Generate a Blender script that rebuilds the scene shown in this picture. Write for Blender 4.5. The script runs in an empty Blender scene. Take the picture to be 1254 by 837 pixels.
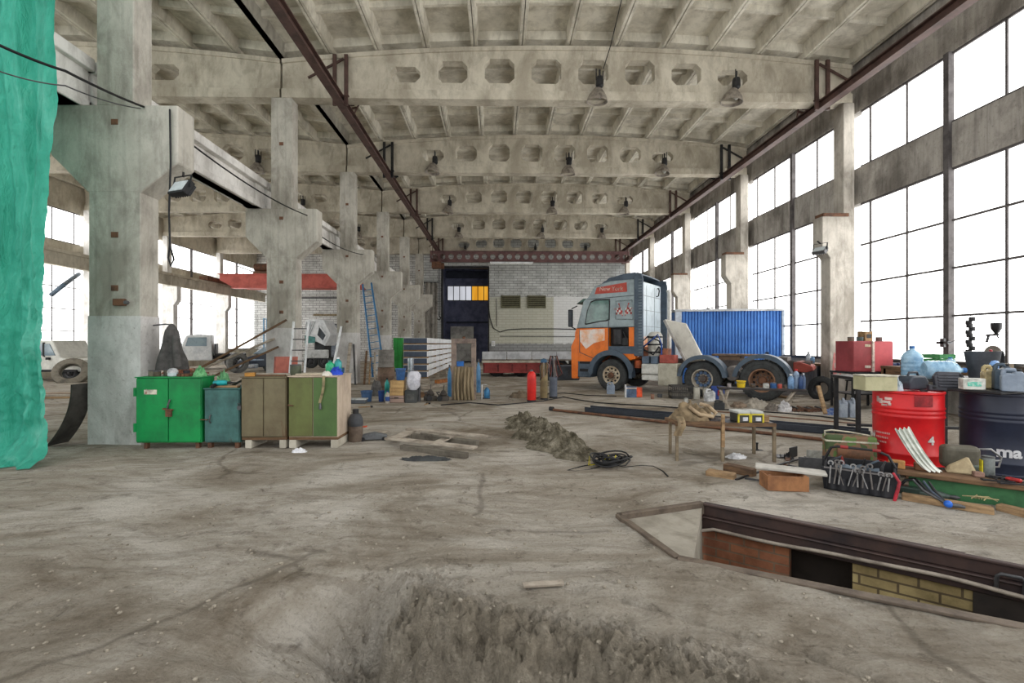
import bpy, math, random
from mathutils import Vector, Matrix, noise
from mathutils.geometry import delaunay_2d_cdt
R = math.radians
PI = math.pi
rnd = random.Random(7)
SC = bpy.context.scene
COL = SC.collection

# ------------------------------------------------------------------ camera, sky, exposure
F, PX, PY, CAMZ, YAW = 560.0, 620.0, 421.0, 1.61, R(1.0)
cam_d = bpy.data.cameras.new('camera')
cam = bpy.data.objects.new('camera', cam_d)
COL.objects.link(cam)
cam.location = (0, 0, CAMZ)
cam.rotation_euler = (R(90), 0, -YAW)
cam_d.sensor_width = 36.0
cam_d.lens = 36.0 * F / 1254.0
cam_d.shift_x = (627 - PX) / 1254.0
cam_d.shift_y = (PY - 418.5) / 1254.0
cam_d.clip_start, cam_d.clip_end = 0.05, 300
SC.camera = cam
SKY, PANE, EXPO = 0.75, 2.5, 1.12
w = bpy.data.worlds.new('overcast sky')
SC.world = w
w.use_nodes = True
bg = w.node_tree.nodes['Background']
bg.inputs[0].default_value = (0.96, 0.97, 0.97, 1)
bg.inputs[1].default_value = SKY
SC.view_settings.view_transform = 'Standard'
SC.view_settings.look = 'None'
SC.view_settings.gamma = 1.0
SC.view_settings.use_curve_mapping = False
SC.view_settings.exposure = EXPO
SC.cycles.diffuse_bounces = 6
SC.cycles.max_bounces = 10
SC.cycles.use_denoising = True

# ------------------------------------------------------------------ photograph -> world helpers
def ray(px, py):
    u, v = (px - PX) / F, (PY - py) / F
    return Vector((math.cos(YAW) * u + math.sin(YAW), math.cos(YAW) - math.sin(YAW) * u, v))
def at(px, py, Y):
    d = ray(px, py)
    return Vector((0, 0, CAMZ)) + d * (Y / d.y)
def g(px, py, z=0.0):
    d = ray(px, py)
    return Vector((0, 0, CAMZ)) + d * ((z - CAMZ) / d.z)

# ------------------------------------------------------------------ mesh builder
class MB:
    def __init__(s):
        s.v, s.f = [], []
    def add(s, vs, fs):
        b = len(s.v)
        s.v += [tuple(p) for p in vs]
        s.f += [tuple(i + b for i in f) for f in fs]
        return s
    def box(s, x0, x1, y0, y1, z0, z1):
        return s.add([(x0, y0, z0), (x1, y0, z0), (x1, y1, z0), (x0, y1, z0), (x0, y0, z1), (x1, y0, z1), (x1, y1, z1), (x0, y1, z1)],
                     [(0, 3, 2, 1), (4, 5, 6, 7), (0, 1, 5, 4), (1, 2, 6, 5), (2, 3, 7, 6), (3, 0, 4, 7)])
    def hexa(s, pts):
        return s.add(pts, [(0, 3, 2, 1), (4, 5, 6, 7), (0, 1, 5, 4), (1, 2, 6, 5), (2, 3, 7, 6), (3, 0, 4, 7)])
    def bar(s, p, q, w, h=None, up=(0, 0, 1)):
        h = h or w
        p, q, up = Vector(p), Vector(q), Vector(up)
        d = (q - p).normalized()
        if abs(d.dot(up)) > .98:
            up = Vector((0, 1, 0))
        a = d.cross(up).normalized() * (w / 2)
        b = a.cross(d).normalized() * (h / 2)
        return s.hexa([p - a - b, q - a - b, q + a - b, p + a - b, p - a + b, q - a + b, q + a + b, p + a + b])
    def tube(s, pts, r, n=8, closed=False):
        P = [Vector(p) for p in pts]
        m = len(P)
        rs = r if isinstance(r, (list, tuple)) else [r] * m
        t0 = (P[1] - P[0]).normalized()
        a = t0.orthogonal().normalized()
        vs, fs = [], []
        for i in range(m):
            if closed:
                t = (P[(i + 1) % m] - P[i - 1])
            else:
                t = (P[min(i + 1, m - 1)] - P[max(i - 1, 0)])
            t = t.normalized() if t.length > 1e-9 else t0
            a = (a - t * a.dot(t))
            a = a.normalized() if a.length > 1e-6 else t.orthogonal().normalized()
            b = t.cross(a)
            for k in range(n):
                c = 2 * PI * k / n
                vs.append(P[i] + (a * math.cos(c) + b * math.sin(c)) * rs[i])
        for i in range(m if closed else m - 1):
            j = (i + 1) % m
            for k in range(n):
                l = (k + 1) % n
                fs.append((i * n + k, i * n + l, j * n + l, j * n + k))
        if not closed:
            fs.append(tuple(reversed(range(n))))
            fs.append(tuple((m - 1) * n + k for k in range(n)))
        return s.add(vs, fs)
    def lathe(s, prof, n=24, M=None, arc=2 * PI, caps=True):
        """prof: (radius, height) from bottom to top round local z"""
        M = M or Matrix()
        full = arc > 6.28
        cols = n if full else n + 1
        vs, fs = [], []
        for (r, z) in prof:
            for k in range(cols):
                c = arc * k / n
                vs.append(M @ Vector((r * math.cos(c), r * math.sin(c), z)))
        for i in range(len(prof) - 1):
            for k in range(n if full else n):
                l = (k + 1) % cols
                fs.append((i * cols + k, i * cols + l, (i + 1) * cols + l, (i + 1) * cols + k))
        if full and caps:
            if prof[0][0] > 1e-6:
                fs.append(tuple(reversed(range(n))))
            if prof[-1][0] > 1e-6:
                fs.append(tuple((len(prof) - 1) * cols + k for k in range(n)))
        return s.add(vs, fs)
    def prism(s, poly, d0, d1, plane='xz'):
        """2D polygon extruded along the third axis from d0 to d1"""
        def p3(a, b, d):
            return (a, d, b) if plane == 'xz' else (a, b, d) if plane == 'xy' else (d, a, b)
        n = len(poly)
        vs = [p3(a, b, d0) for a, b in poly] + [p3(a, b, d1) for a, b in poly]
        fs = [tuple(range(n)), tuple(reversed(range(n, 2 * n)))] + [(i, i + n, (i + 1) % n + n, (i + 1) % n) for i in range(n)]
        return s.add(vs, fs)
    def surf(s, fn, nu, nv, thick=0.0):
        """grid surface fn(u,v)->point, u,v in 0..1; thick>0 adds a second skin"""
        P = [[Vector(fn(i / nu, j / nv)) for j in range(nv + 1)] for i in range(nu + 1)]
        W = nv + 1
        vs = [p for row in P for p in row]
        fs = [(i * W + j, (i + 1) * W + j, (i + 1) * W + j + 1, i * W + j + 1) for i in range(nu) for j in range(nv)]
        if thick:
            b = len(vs)
            for i in range(nu + 1):
                for j in range(nv + 1):
                    du = P[min(i + 1, nu)][j] - P[max(i - 1, 0)][j]
                    dv = P[i][min(j + 1, nv)] - P[i][max(j - 1, 0)]
                    nn = du.cross(dv)
                    nn = nn.normalized() if nn.length > 1e-9 else Vector((0, 0, 1))
                    vs.append(P[i][j] - nn * thick)
            fs += [tuple(k + b for k in reversed(f)) for f in fs]
            rim = [i * W for i in range(nu + 1)] + [nu * W + j for j in range(1, nv + 1)] + [i * W + nv for i in range(nu - 1, -1, -1)] + [j for j in range(nv - 1, 0, -1)]
            m = len(rim)
            fs += [(rim[(i + 1) % m], rim[i], rim[i] + b, rim[(i + 1) % m] + b) for i in range(m)]
        return s.add(vs, fs)
    def ball(s, c, r, n=12, M=None):
        if not isinstance(r, (tuple, list)):
            r = (r, r, r)
        A = Matrix.Translation(Vector(c)) @ (M or Matrix()) @ Matrix.Diagonal((r[0], r[1], r[2], 1))
        return s.lathe([(math.sin(PI * i / n), -math.cos(PI * i / n)) for i in range(n + 1)], n * 2, A)
    def xf(s, M):
        s.v = [tuple(M @ Vector(p)) for p in s.v]
        return s
    def build(s, name, mat, parent=None, smooth=None, bevel=0, loc=None, rz=0, seg=1):
        me = bpy.data.meshes.new(name)
        me.from_pydata(s.v, [], s.f)
        me.validate()
        if smooth is not None:
            me.polygons.foreach_set('use_smooth', [True] * len(me.polygons))
            me.set_sharp_from_angle(angle=R(smooth))
        for m_ in (mat if isinstance(mat, (list, tuple)) else [mat]):
            me.materials.append(m_)
        o = bpy.data.objects.new(name, me)
        COL.objects.link(o)
        if parent:
            o.parent = parent
        if loc is not None:
            o.location = loc
        if rz:
            o.rotation_euler = (0, 0, rz)
        if bevel:
            b = o.modifiers.new('edge', 'BEVEL')
            b.width, b.segments, b.limit_method, b.angle_limit = bevel, seg, 'ANGLE', R(40)
        return o

def tag(o, label=None, cat=None, group=None, kind=None):
    if label: o['label'] = label
    if cat: o['category'] = cat
    if group: o['group'] = group
    if kind: o['kind'] = kind
    return o
def thing(name, label, cat, loc=(0, 0, 0), rz=0.0, group=None, kind=None, rx=0.0, ry=0.0):
    o = bpy.data.objects.new(name, None)
    COL.objects.link(o)
    o.empty_display_size = .1
    o.location = loc
    o.rotation_euler = (rx, ry, rz)
    return tag(o, label, cat, group, kind)
KIDS = {}
def kids(o):
    return [c for c in bpy.data.objects if c.parent == o]
def copy_tree(o, label=None, loc=None, rz=None, parent=None, group=None):
    c = o.copy()
    COL.objects.link(c)
    if parent is not None: c.parent = parent
    if label: c['label'] = label
    if group: c['group'] = group
    if loc is not None: c.location = loc
    if rz is not None: c.rotation_euler = (o.rotation_euler.x, o.rotation_euler.y, rz)
    for k in kids(o):
        copy_tree(k, parent=c)
    return c
def structure(o, label=None, cat=None):
    return tag(o, label, cat, None, 'structure')

# ------------------------------------------------------------------ materials
def lin(c):
    f = lambda x: x / 12.92 if x <= .04045 else ((x + .055) / 1.055) ** 2.4
    return tuple(f(v / 255.0) for v in c[:3]) + (1.0,)
class NT:
    def __init__(s, name):
        s.m = bpy.data.materials.new(name)
        s.m.use_nodes = True
        s.t = s.m.node_tree
        s.n, s.l = s.t.nodes, s.t.links
        s.p = s.n['Principled BSDF']
        s.tc = s.n.new('ShaderNodeTexCoord')
    def mapped(s, scale, coord='Object', rot=(0, 0, 0)):
        mp = s.n.new('ShaderNodeMapping')
        mp.inputs['Scale'].default_value = scale if isinstance(scale, (tuple, list)) else (scale,) * 3
        mp.inputs['Rotation'].default_value = rot
        s.l.new(s.tc.outputs[coord], mp.inputs[0])
        return mp.outputs[0]
    def noise(s, scale, detail=6, rough=.6, dist=0, rot=(0, 0, 0)):
        t = s.n.new('ShaderNodeTexNoise')
        t.inputs['Scale'].default_value = 1.0
        t.inputs['Detail'].default_value = detail
        t.inputs['Roughness'].default_value = rough
        t.inputs['Distortion'].default_value = dist
        s.l.new(s.mapped(scale, rot=rot), t.inputs['Vector'])
        return t.outputs['Fac']
    def ramp(s, fac, stops):
        r = s.n.new('ShaderNodeValToRGB')
        e = r.color_ramp.elements
        while len(e) < len(stops):
            e.new(.5)
        for i, (p, c) in enumerate(stops):
            e[i].position = p
            e[i].color = lin(c) if len(c) == 3 else c
        s.l.new(fac, r.inputs[0])
        return r.outputs[0]
    def math(s, op, a, b=None, clamp=False):
        m = s.n.new('ShaderNodeMath')
        m.operation = op
        m.use_clamp = clamp
        for i, x in enumerate((a, b)):
            if x is None: continue
            if isinstance(x, (int, float)): m.inputs[i].default_value = x
            else: s.l.new(x, m.inputs[i])
        return m.outputs[0]
    def mix(s, fac, a, b, mode='MIX'):
        m = s.n.new('ShaderNodeMix')
        m.data_type = 'RGBA'
        m.blend_type = mode
        for i, x in ((0, fac), (6, a), (7, b)):
            if isinstance(x, (int, float)): m.inputs[i].default_value = x
            elif isinstance(x, (tuple, list)): m.inputs[i].default_value = lin(x) if len(x) == 3 else x
            else: s.l.new(x, m.inputs[i])
        return m.outputs[2]
    def bump(s, h, strength=.4, dist=.02):
        b = s.n.new('ShaderNodeBump')
        b.inputs['Strength'].default_value = strength
        b.inputs['Distance'].default_value = dist
        s.l.new(h, b.inputs['Height'])
        s.l.new(b.outputs[0], s.p.inputs['Normal'])
    def out(s, col, rough=.8, metal=0.0, spec=.35):
        if isinstance(col, (tuple, list)): s.p.inputs['Base Color'].default_value = lin(col)
        else: s.l.new(col, s.p.inputs['Base Color'])
        s.p.inputs['Roughness'].default_value = rough
        s.p.inputs['Metallic'].default_value = metal
        s.p.inputs['Specular IOR Level'].default_value = spec
        return s.m
MATS = {}
def paint(c, c2=None, scale=4.0, rough=.55, metal=0.0, bump=.12, rust=0.0, rustc=(92, 62, 44), streak=1.0, name=None):
    """worn paint / plastic / metal: base colour, a second tone in patches, optional rust patches"""
    c2 = c2 or tuple(int(x * .66) for x in c)
    key = (c, c2, scale, rough, metal, bump, rust, rustc, streak)
    if key in MATS: return MATS[key]
    t = NT(name or 'worn_%02x%02x%02x' % tuple(int(x) for x in c))
    n1 = t.noise((scale, scale, scale * streak), 7, .65)
    col = t.ramp(n1, [(.36, c2), (.56, c)])
    if rust:
        n2 = t.noise((scale * 1.9, scale * 1.9, scale * 1.2 * streak), 8, .7, .4)
        k = t.ramp(n2, [(1 - rust - .05, (0, 0, 0)), (1 - rust + .03, (255, 255, 255))])
        col = t.mix(k, col, rustc)
    n9 = t.noise((scale * 3.1, scale * 3.1, scale * 2.2), 9, .75, .3)
    col = t.mix(t.ramp(n9, [(.5, (0, 0, 0)), (.68, (150, 150, 150))]), col, tuple(int(x * .55 + 18) for x in c2))
    if bump: t.bump(t.noise(scale * 7, 5, .6), bump, .01)
    MATS[key] = t.out(col, rough, metal)
    return MATS[key]
def concrete(name, a=(186, 182, 172), b=(142, 137, 127), dark=(96, 90, 80), board=True, stain=.5, vs=.9):
    t = NT(name)
    n1 = t.noise((.9, .9, .5), 8, .62, .3)
    col = t.ramp(n1, [(.38, b), (.56, a)])
    n4 = t.noise((2.2, 2.2, 1.5), 9, .75, .6)
    col = t.mix(t.ramp(n4, [(.47, (0, 0, 0)), (.62, (150, 150, 150))]), col, tuple(int(x * .78) for x in b))
    n2 = t.noise((3.2, 3.2, vs), 7, .68, .4)
    col = t.mix(t.ramp(n2, [(.5, (0, 0, 0)), (.74, (200, 200, 200))]), col, dark)
    n3 = t.noise(14, 8, .75)
    col = t.mix(t.ramp(n3, [(.56, (0, 0, 0)), (.7, (int(255 * stain),) * 3)]), col, dark)
    h = t.noise(30, 6, .7)
    if board:
        wv = t.n.new('ShaderNodeTexWave')
        wv.bands_direction = 'DIAGONAL'
        wv.inputs['Scale'].default_value = 1.0
        wv.inputs['Distortion'].default_value = 1.5
        wv.inputs['Detail'].default_value = 3
        t.l.new(t.mapped((2.6, 2.6, .02)), wv.inputs[0])
        k = t.ramp(wv.outputs['Fac'], [(.02, (150, 150, 150)), (.14, (255, 255, 255))])
        col = t.mix(.14, col, k, 'MULTIPLY')
    t.bump(h, .5, .012)
    return t.out(col, .92, 0, .2)
def bricks(name, a, b, mortar, axes='xz', scale=1.0, patches=None, rough=.9, noisec=.5, bw=.27, bh=.1):
    t = NT(name)
    sx = t.n.new('ShaderNodeSeparateXYZ')
    t.l.new(t.tc.outputs['Object'], sx.inputs[0])
    cb = t.n.new('ShaderNodeCombineXYZ')
    t.l.new(sx.outputs['XYZ'.index(axes[0].upper())], cb.inputs[0])
    t.l.new(sx.outputs['XYZ'.index(axes[1].upper())], cb.inputs[1])
    br = t.n.new('ShaderNodeTexBrick')
    br.inputs['Scale'].default_value = scale
    br.inputs['Brick Width'].default_value = bw
    br.inputs['Row Height'].default_value = bh
    br.inputs['Mortar Size'].default_value = bh * .1
    br.inputs['Color1'].default_value = lin(a)
    br.inputs['Color2'].default_value = lin(b)
    br.inputs['Mortar'].default_value = lin(mortar)
    t.l.new(cb.outputs[0], br.inputs['Vector'])
    col = br.outputs['Color']
    n = t.noise(1.4, 8, .7)
    col = t.mix(noisec, col, t.ramp(n, [(.3, (110, 106, 98)), (.65, (255, 255, 255))]), 'MULTIPLY')
    if patches:
        for (x0, x1, z0, z1, c, f) in patches:
            k = t.math('MULTIPLY', t.math('GREATER_THAN', sx.outputs[0], x0), t.math('LESS_THAN', sx.outputs[0], x1))
            nz = t.math('ADD', sx.outputs[2], t.math('MULTIPLY', t.math('SUBTRACT', t.noise(3, 5, .7), .5), .35))
            k = t.math('MULTIPLY', k, t.math('MULTIPLY', t.math('GREATER_THAN', nz, z0), t.math('LESS_THAN', nz, z1)))
            col = t.mix(t.math('MULTIPLY', k, f), col, t.mix(.75, br.outputs['Color'], c))
    t.bump(t.math('SUBTRACT', 1.0, br.outputs['Fac']), .6, .015)
    return t.out(col, rough, 0, .25)
def glowpane(name, c, strength, c2=None):
    t = NT(name)
    t.n.remove(t.p)
    e = t.n.new('ShaderNodeEmission')
    n1 = t.noise((1.2, 1.2, .22), 5, .6)
    c2 = c2 or tuple(int(v * .9) for v in c)
    t.l.new(t.ramp(n1, [(.35, c2), (.6, c)]), e.inputs[0])
    e.inputs[1].default_value = strength
    t.l.new(e.outputs[0], t.n['Material Output'].inputs[0])
    return t.m
CONC = concrete('column_concrete')
CONC_BEAM = concrete('beam_concrete', (200, 193, 177), (166, 158, 142), (118, 109, 94), board=False)
CONC_ROOF = concrete('roof_slab_concrete', (216, 211, 197), (180, 174, 159), (122, 115, 101), board=False, stain=.4)
CONC_WHITE = concrete('whitewashed_concrete', (226, 224, 220), (190, 187, 182), (140, 134, 126), board=False)
CONC_DARK = concrete('weathered_band_concrete', (176, 171, 164), (120, 115, 109), (62, 58, 54), board=True, stain=.8, vs=.28)
RAIL = paint((90, 68, 62), (66, 50, 46), 2.5, .6, .2, .15, .3, (62, 46, 42))
STEEL = paint((92, 92, 94), (62, 62, 64), 4, .5, .5, .1, .25)
DARKSTEEL = paint((52, 52, 54), (34, 34, 36), 4, .5, .4, .1, .2)
BLACK = paint((26, 26, 28), (16, 16, 18), 6, .6)
RUBBER = paint((62, 64, 64), (42, 43, 44), 5, .85, 0, .3)
RUST = paint((112, 78, 58), (74, 54, 44), 6, .8, .1, .3, .3)
WOOD = paint((160, 132, 98), (116, 92, 66), 3, .8, 0, .3, streak=6)
GREYWOOD = paint((168, 158, 144), (118, 108, 96), 3, .85, 0, .3, streak=5)
DARKWOOD = paint((112, 86, 62), (74, 56, 42), 3, .8, 0, .3, streak=5)
WHITE = paint((224, 226, 228), (190, 192, 194), 3, .5)
PANEMAT = glowpane('dusty_lit_window_glass', (244, 243, 240), PANE)
# ------------------------------------------------------------------ setting: grid of the hall
P, Y0 = 5.6, 7.6                       # bay, first column row
YK = [Y0 + P * k for k in range(-1, 7)]  # 2.0 ... 41.2
XL, XR, XO = -6.15, 10.25, -21.6       # column line, right wall line, left outer wall line
ZB, ZWIN = 8.62, 8.33

def soft(a, b, x):
    t = max(0.0, min(1.0, (x - a) / (b - a)))
    return t * t * (3 - 2 * t)
EDGE = [g(446, 692), g(472, 735), g(492, 766), g(548, 786), g(612, 808), g(690, 830), g(800, 868), g(960, 920)]
EDGE = [Vector((p.x, p.y)) for p in EDGE]
def edge_dist(x, y):
    p = Vector((x, y))
    best, side, tt = 1e9, 1, 0
    for i in range(len(EDGE) - 1):
        a, b = EDGE[i], EDGE[i + 1]
        ab = b - a
        t = max(0, min(1, (p - a).dot(ab) / ab.length_squared))
        q = a + ab * t
        d = (p - q).length
        if d < best:
            best = d
            side = -1 if ab.cross(p - a) > 0 else 1     # +1: low side, towards the camera
            tt = i + t
    return best * side, tt
CRACK = [g(*q).to_2d() for q in ((697, 724), (760, 735), (800, 748), (850, 762), (900, 775), (1000, 800), (1090, 832))]
PITS = [g(486, 776), g(505, 790), g(474, 756)]
def hf(x, y):
    z = 0.0
    r = math.hypot(x, y)
    if r < 14:
        z += .035 * (noise.fractal(Vector((x * .8, y * .8, 3)), 1, 2, 4)) * soft(14, 6, r)
    if r < 5.5:
        s, tt = edge_dist(x, y)
        k = soft(-.1, .9, tt)
        jag = .13 * noise.noise(Vector((x * 4, y * 4, 1))) + .07 * noise.noise(Vector((x * 11, y * 11, 5)))
        s += jag
        if s > -.6:
            low = (.35 * soft(-.22, -.02, s) + .65 * soft(-.02, .09, s)) * math.exp(-(max(s - .1, 0) / .7) ** 2)
            z -= .40 * k * low
            z += .07 * k * math.exp(-((s + .22) / .2) ** 2)
            rough = math.exp(-(max(abs(s - .05) - .1, 0) / .25) ** 2) * k
            z += .085 * rough * noise.fractal(Vector((x * 7, y * 7, 0)), .8, 2.1, 3)
            gr_ = k * soft(-.75, -.2, s) * soft(.45, .15, s)
            z += .055 * gr_ * noise.fractal(Vector((x * 20, y * 20, 4)), .6, 2.2, 4)
        z += .012 * noise.fractal(Vector((x * 5, y * 5, 9)), 1, 2, 3)
        # hollow left of the broken edge
        c = g(455, 715)
        z -= .10 * math.exp(-((x - c.x) ** 2 + (y - c.y) ** 2) / .16)
        for c in PITS: z -= .07 * math.exp(-((x - c.x) ** 2 + (y - c.y) ** 2) / .02)
    if r < 5 and x > 0:
        p = Vector((x, y))
        for i in range(len(CRACK) - 1):
            a, b = CRACK[i], CRACK[i + 1]
            ab = b - a
            tt = max(0, min(1, (p - a).dot(ab) / ab.length_squared))
            dd = (p - a - ab * tt).length
            if dd < .2:
                dd += .03 * noise.noise(Vector((x * 12, y * 12, 2)))
                z -= .035 * math.exp(-(dd / .022) ** 2)
    # tyre tracks across the middle
    for (a, b) in (((380, 596), (760, 600)), ((430, 612), (800, 610))):
        A, B = g(*a), g(*b)
        if A.x - .8 < x < B.x + .8:
            t = (x - A.x) / (B.x - A.x)
            yc = A.y + (B.y - A.y) * t + .25 * math.sin(t * 3.1)
            z -= .025 * math.exp(-((y - yc) / .09) ** 2) * soft(-.1, .1, t) * soft(1.1, .9, t)
    return z
# pit outline on the floor
pA, pB, pC = g(757, 632), g(860, 617), g(830, 685)
pD, pE = g(1254, 695), g(1254, 770)
pF, pG = pB + (pD - pB) * 2.1, pC + (pE - pC) * 2.1
PIT = [Vector((p.x, p.y)) for p in (pA, pB, pF, pG, pC)]
def in_pit(x, y):
    c = False
    for i in range(len(PIT)):
        a, b = PIT[i], PIT[i - 1]
        if (a.y > y) != (b.y > y) and x < (b.x - a.x) * (y - a.y) / (b.y - a.y) + a.x:
            c = not c
    return c
def near_pit(x, y, m):
    p = Vector((x, y))
    for i in range(len(PIT)):
        a, b = PIT[i], PIT[i - 1]
        ab = b - a
        t = max(0, min(1, (p - a).dot(ab) / ab.length_squared))
        if (p - a - ab * t).length < m: return True
    return False
def build_floor():
    pts = []
    rr = .9
    while rr < 16:
        n = int(max(60, min(420, 2 * PI * rr / (.016 * rr + .012))) * .55)
        for k in range(n):
            a = R(-80) + R(160) * k / (n - 1)
            x, y = rr * math.sin(a), rr * math.cos(a)
            if XO < x < XR + .2 and not in_pit(x, y) and not near_pit(x, y, .03):
                pts.append((x, y))
        rr *= 1.0125 if rr < 6 else 1.03
    for x in [XO - .3 + i * 2.0 for i in range(17)] + [XR + .25]:
        for y in [-3, -1.5, 0, 17, 20, 25, 30, 36, 44]:
            pts.append((x, y))
    for y in range(1, 17, 2):
        for x in (XO - .3, XO + 2, XO + 5, XR + .25):
            pts.append((x, float(y)))
    q_ = random.Random(2)
    st = .0125
    xx = -1.3
    while xx < 2.4:
        yy = .95
        while yy < 3.7:
            s_, tt_ = edge_dist(xx, yy)
            if -.55 < s_ < .4 and -.2 < tt_ < 6.9 and not in_pit(xx, yy) and not near_pit(xx, yy, .03):
                pts.append((xx + q_.uniform(-.003, .003), yy + q_.uniform(-.003, .003)))
            yy += st if s_ < .3 else st * 2
        xx += st
    n0 = len(pts)
    edges = []
    ring = []
    for i in range(len(PIT)):
        a, b = PIT[i], PIT[(i + 1) % len(PIT)]
        m = max(2, int((b - a).length / .08))
        for k in range(m):
            ring.append(a + (b - a) * k / m)
    pts += [tuple(p) for p in ring]
    m = len(ring)
    edges = [(n0 + i, n0 + (i + 1) % m) for i in range(m)]
    vs, es, fs, *_ = delaunay_2d_cdt([Vector(p) for p in pts], edges, [], 0, 1e-5)
    mb = MB()
    V = []
    for p in vs:
        k = 0.0 if near_pit(p.x, p.y, .02) or in_pit(p.x, p.y) else 1.0
        V.append((p.x, p.y, hf(p.x, p.y) * k))
    F_ = []
    for f in fs:
        c = sum((vs[i] for i in f), Vector((0, 0))) / len(f)
        if not in_pit(c.x, c.y):
            F_.append(tuple(f))
    mb.add(V, F_)
    t = NT('dusty_broken_floor')
    soil_shade = []  # mask: bare earth together with painted shade along the broken edge
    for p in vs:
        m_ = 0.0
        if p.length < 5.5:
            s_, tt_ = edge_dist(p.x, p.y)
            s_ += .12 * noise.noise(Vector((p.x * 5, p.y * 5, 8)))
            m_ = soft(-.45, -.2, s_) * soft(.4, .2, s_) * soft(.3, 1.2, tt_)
        soil_shade.append(m_)
    n1 = t.noise((.45, .7, .5), 9, .68, .8)
    col = t.ramp(n1, [(.34, (124, 112, 96)), (.47, (168, 159, 145)), (.62, (204, 197, 186))])
    n2 = t.noise((1.1, 5, 1), 8, .72, 1.2, (0, 0, R(20)))
    col = t.mix(t.ramp(n2, [(.48, (0, 0, 0)), (.66, (190, 190, 190))]), col, (112, 102, 88))
    n3 = t.noise((4, 4, 4), 9, .78, .5)
    col = t.mix(t.ramp(n3, [(.55, (0, 0, 0)), (.68, (220, 220, 220))]), col, (78, 69, 58))
    n5 = t.noise((2.1, 1.2, 2), 7, .7, .5, (0, 0, R(-35)))
    col = t.mix(t.ramp(n5, [(.55, (0, 0, 0)), (.7, (170, 170, 170))]), col, (184, 178, 168))
    # hairline cracks
    vo = t.n.new('ShaderNodeTexVoronoi')
    vo.feature = 'DISTANCE_TO_EDGE'
    vo.inputs['Scale'].default_value = .55
    ad = t.n.new('ShaderNodeMix'); ad.data_type = 'VECTOR'
    nz = t.n.new('ShaderNodeTexNoise'); nz.inputs['Scale'].default_value = 2.2; nz.inputs['Detail'].default_value = 6
    t.l.new(t.tc.outputs['Object'], nz.inputs['Vector'])
    ad.inputs[0].default_value = .22
    t.l.new(t.tc.outputs['Object'], ad.inputs[4]); t.l.new(nz.outputs['Color'], ad.inputs[5])
    t.l.new(ad.outputs[1], vo.inputs['Vector'])
    ck = t.ramp(vo.outputs['Distance'], [(.004, (170, 170, 170)), (.016, (0, 0, 0))])
    col = t.mix(t.math('MULTIPLY', ck, t.math('GREATER_THAN', t.noise(.35, 3, .5), .52)), col, (70, 62, 52))
    h = t.math('ADD', t.math('MULTIPLY', t.noise(9, 10, .72), 1.0), t.math('MULTIPLY', n2, .8))
    fine = t.noise(45, 6, .7)
    h = t.math('ADD', h, t.math('MULTIPLY', fine, .5))
    col = t.mix(t.ramp(fine, [(.5, (0, 0, 0)), (.66, (150, 150, 150))]), col, (96, 87, 75))
    t.bump(h, 1.0, .07)
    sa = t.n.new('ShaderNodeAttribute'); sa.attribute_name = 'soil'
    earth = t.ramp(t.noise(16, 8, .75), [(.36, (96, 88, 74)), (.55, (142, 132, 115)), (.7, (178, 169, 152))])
    col = t.mix(t.math('MULTIPLY', sa.outputs['Fac'], .7), col, earth)  # earth tone on the broken face, darker to stand in for its shade
    m_ = t.out(col, .95, 0, .15)
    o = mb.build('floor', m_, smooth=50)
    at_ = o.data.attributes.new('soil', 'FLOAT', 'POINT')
    if len(at_.data) == len(soil_shade): at_.data.foreach_set('value', soil_shade)
    else: print('soil size mismatch')
    structure(o, 'dusty broken concrete and earth floor of the hall', 'floor')
build_floor()

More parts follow.
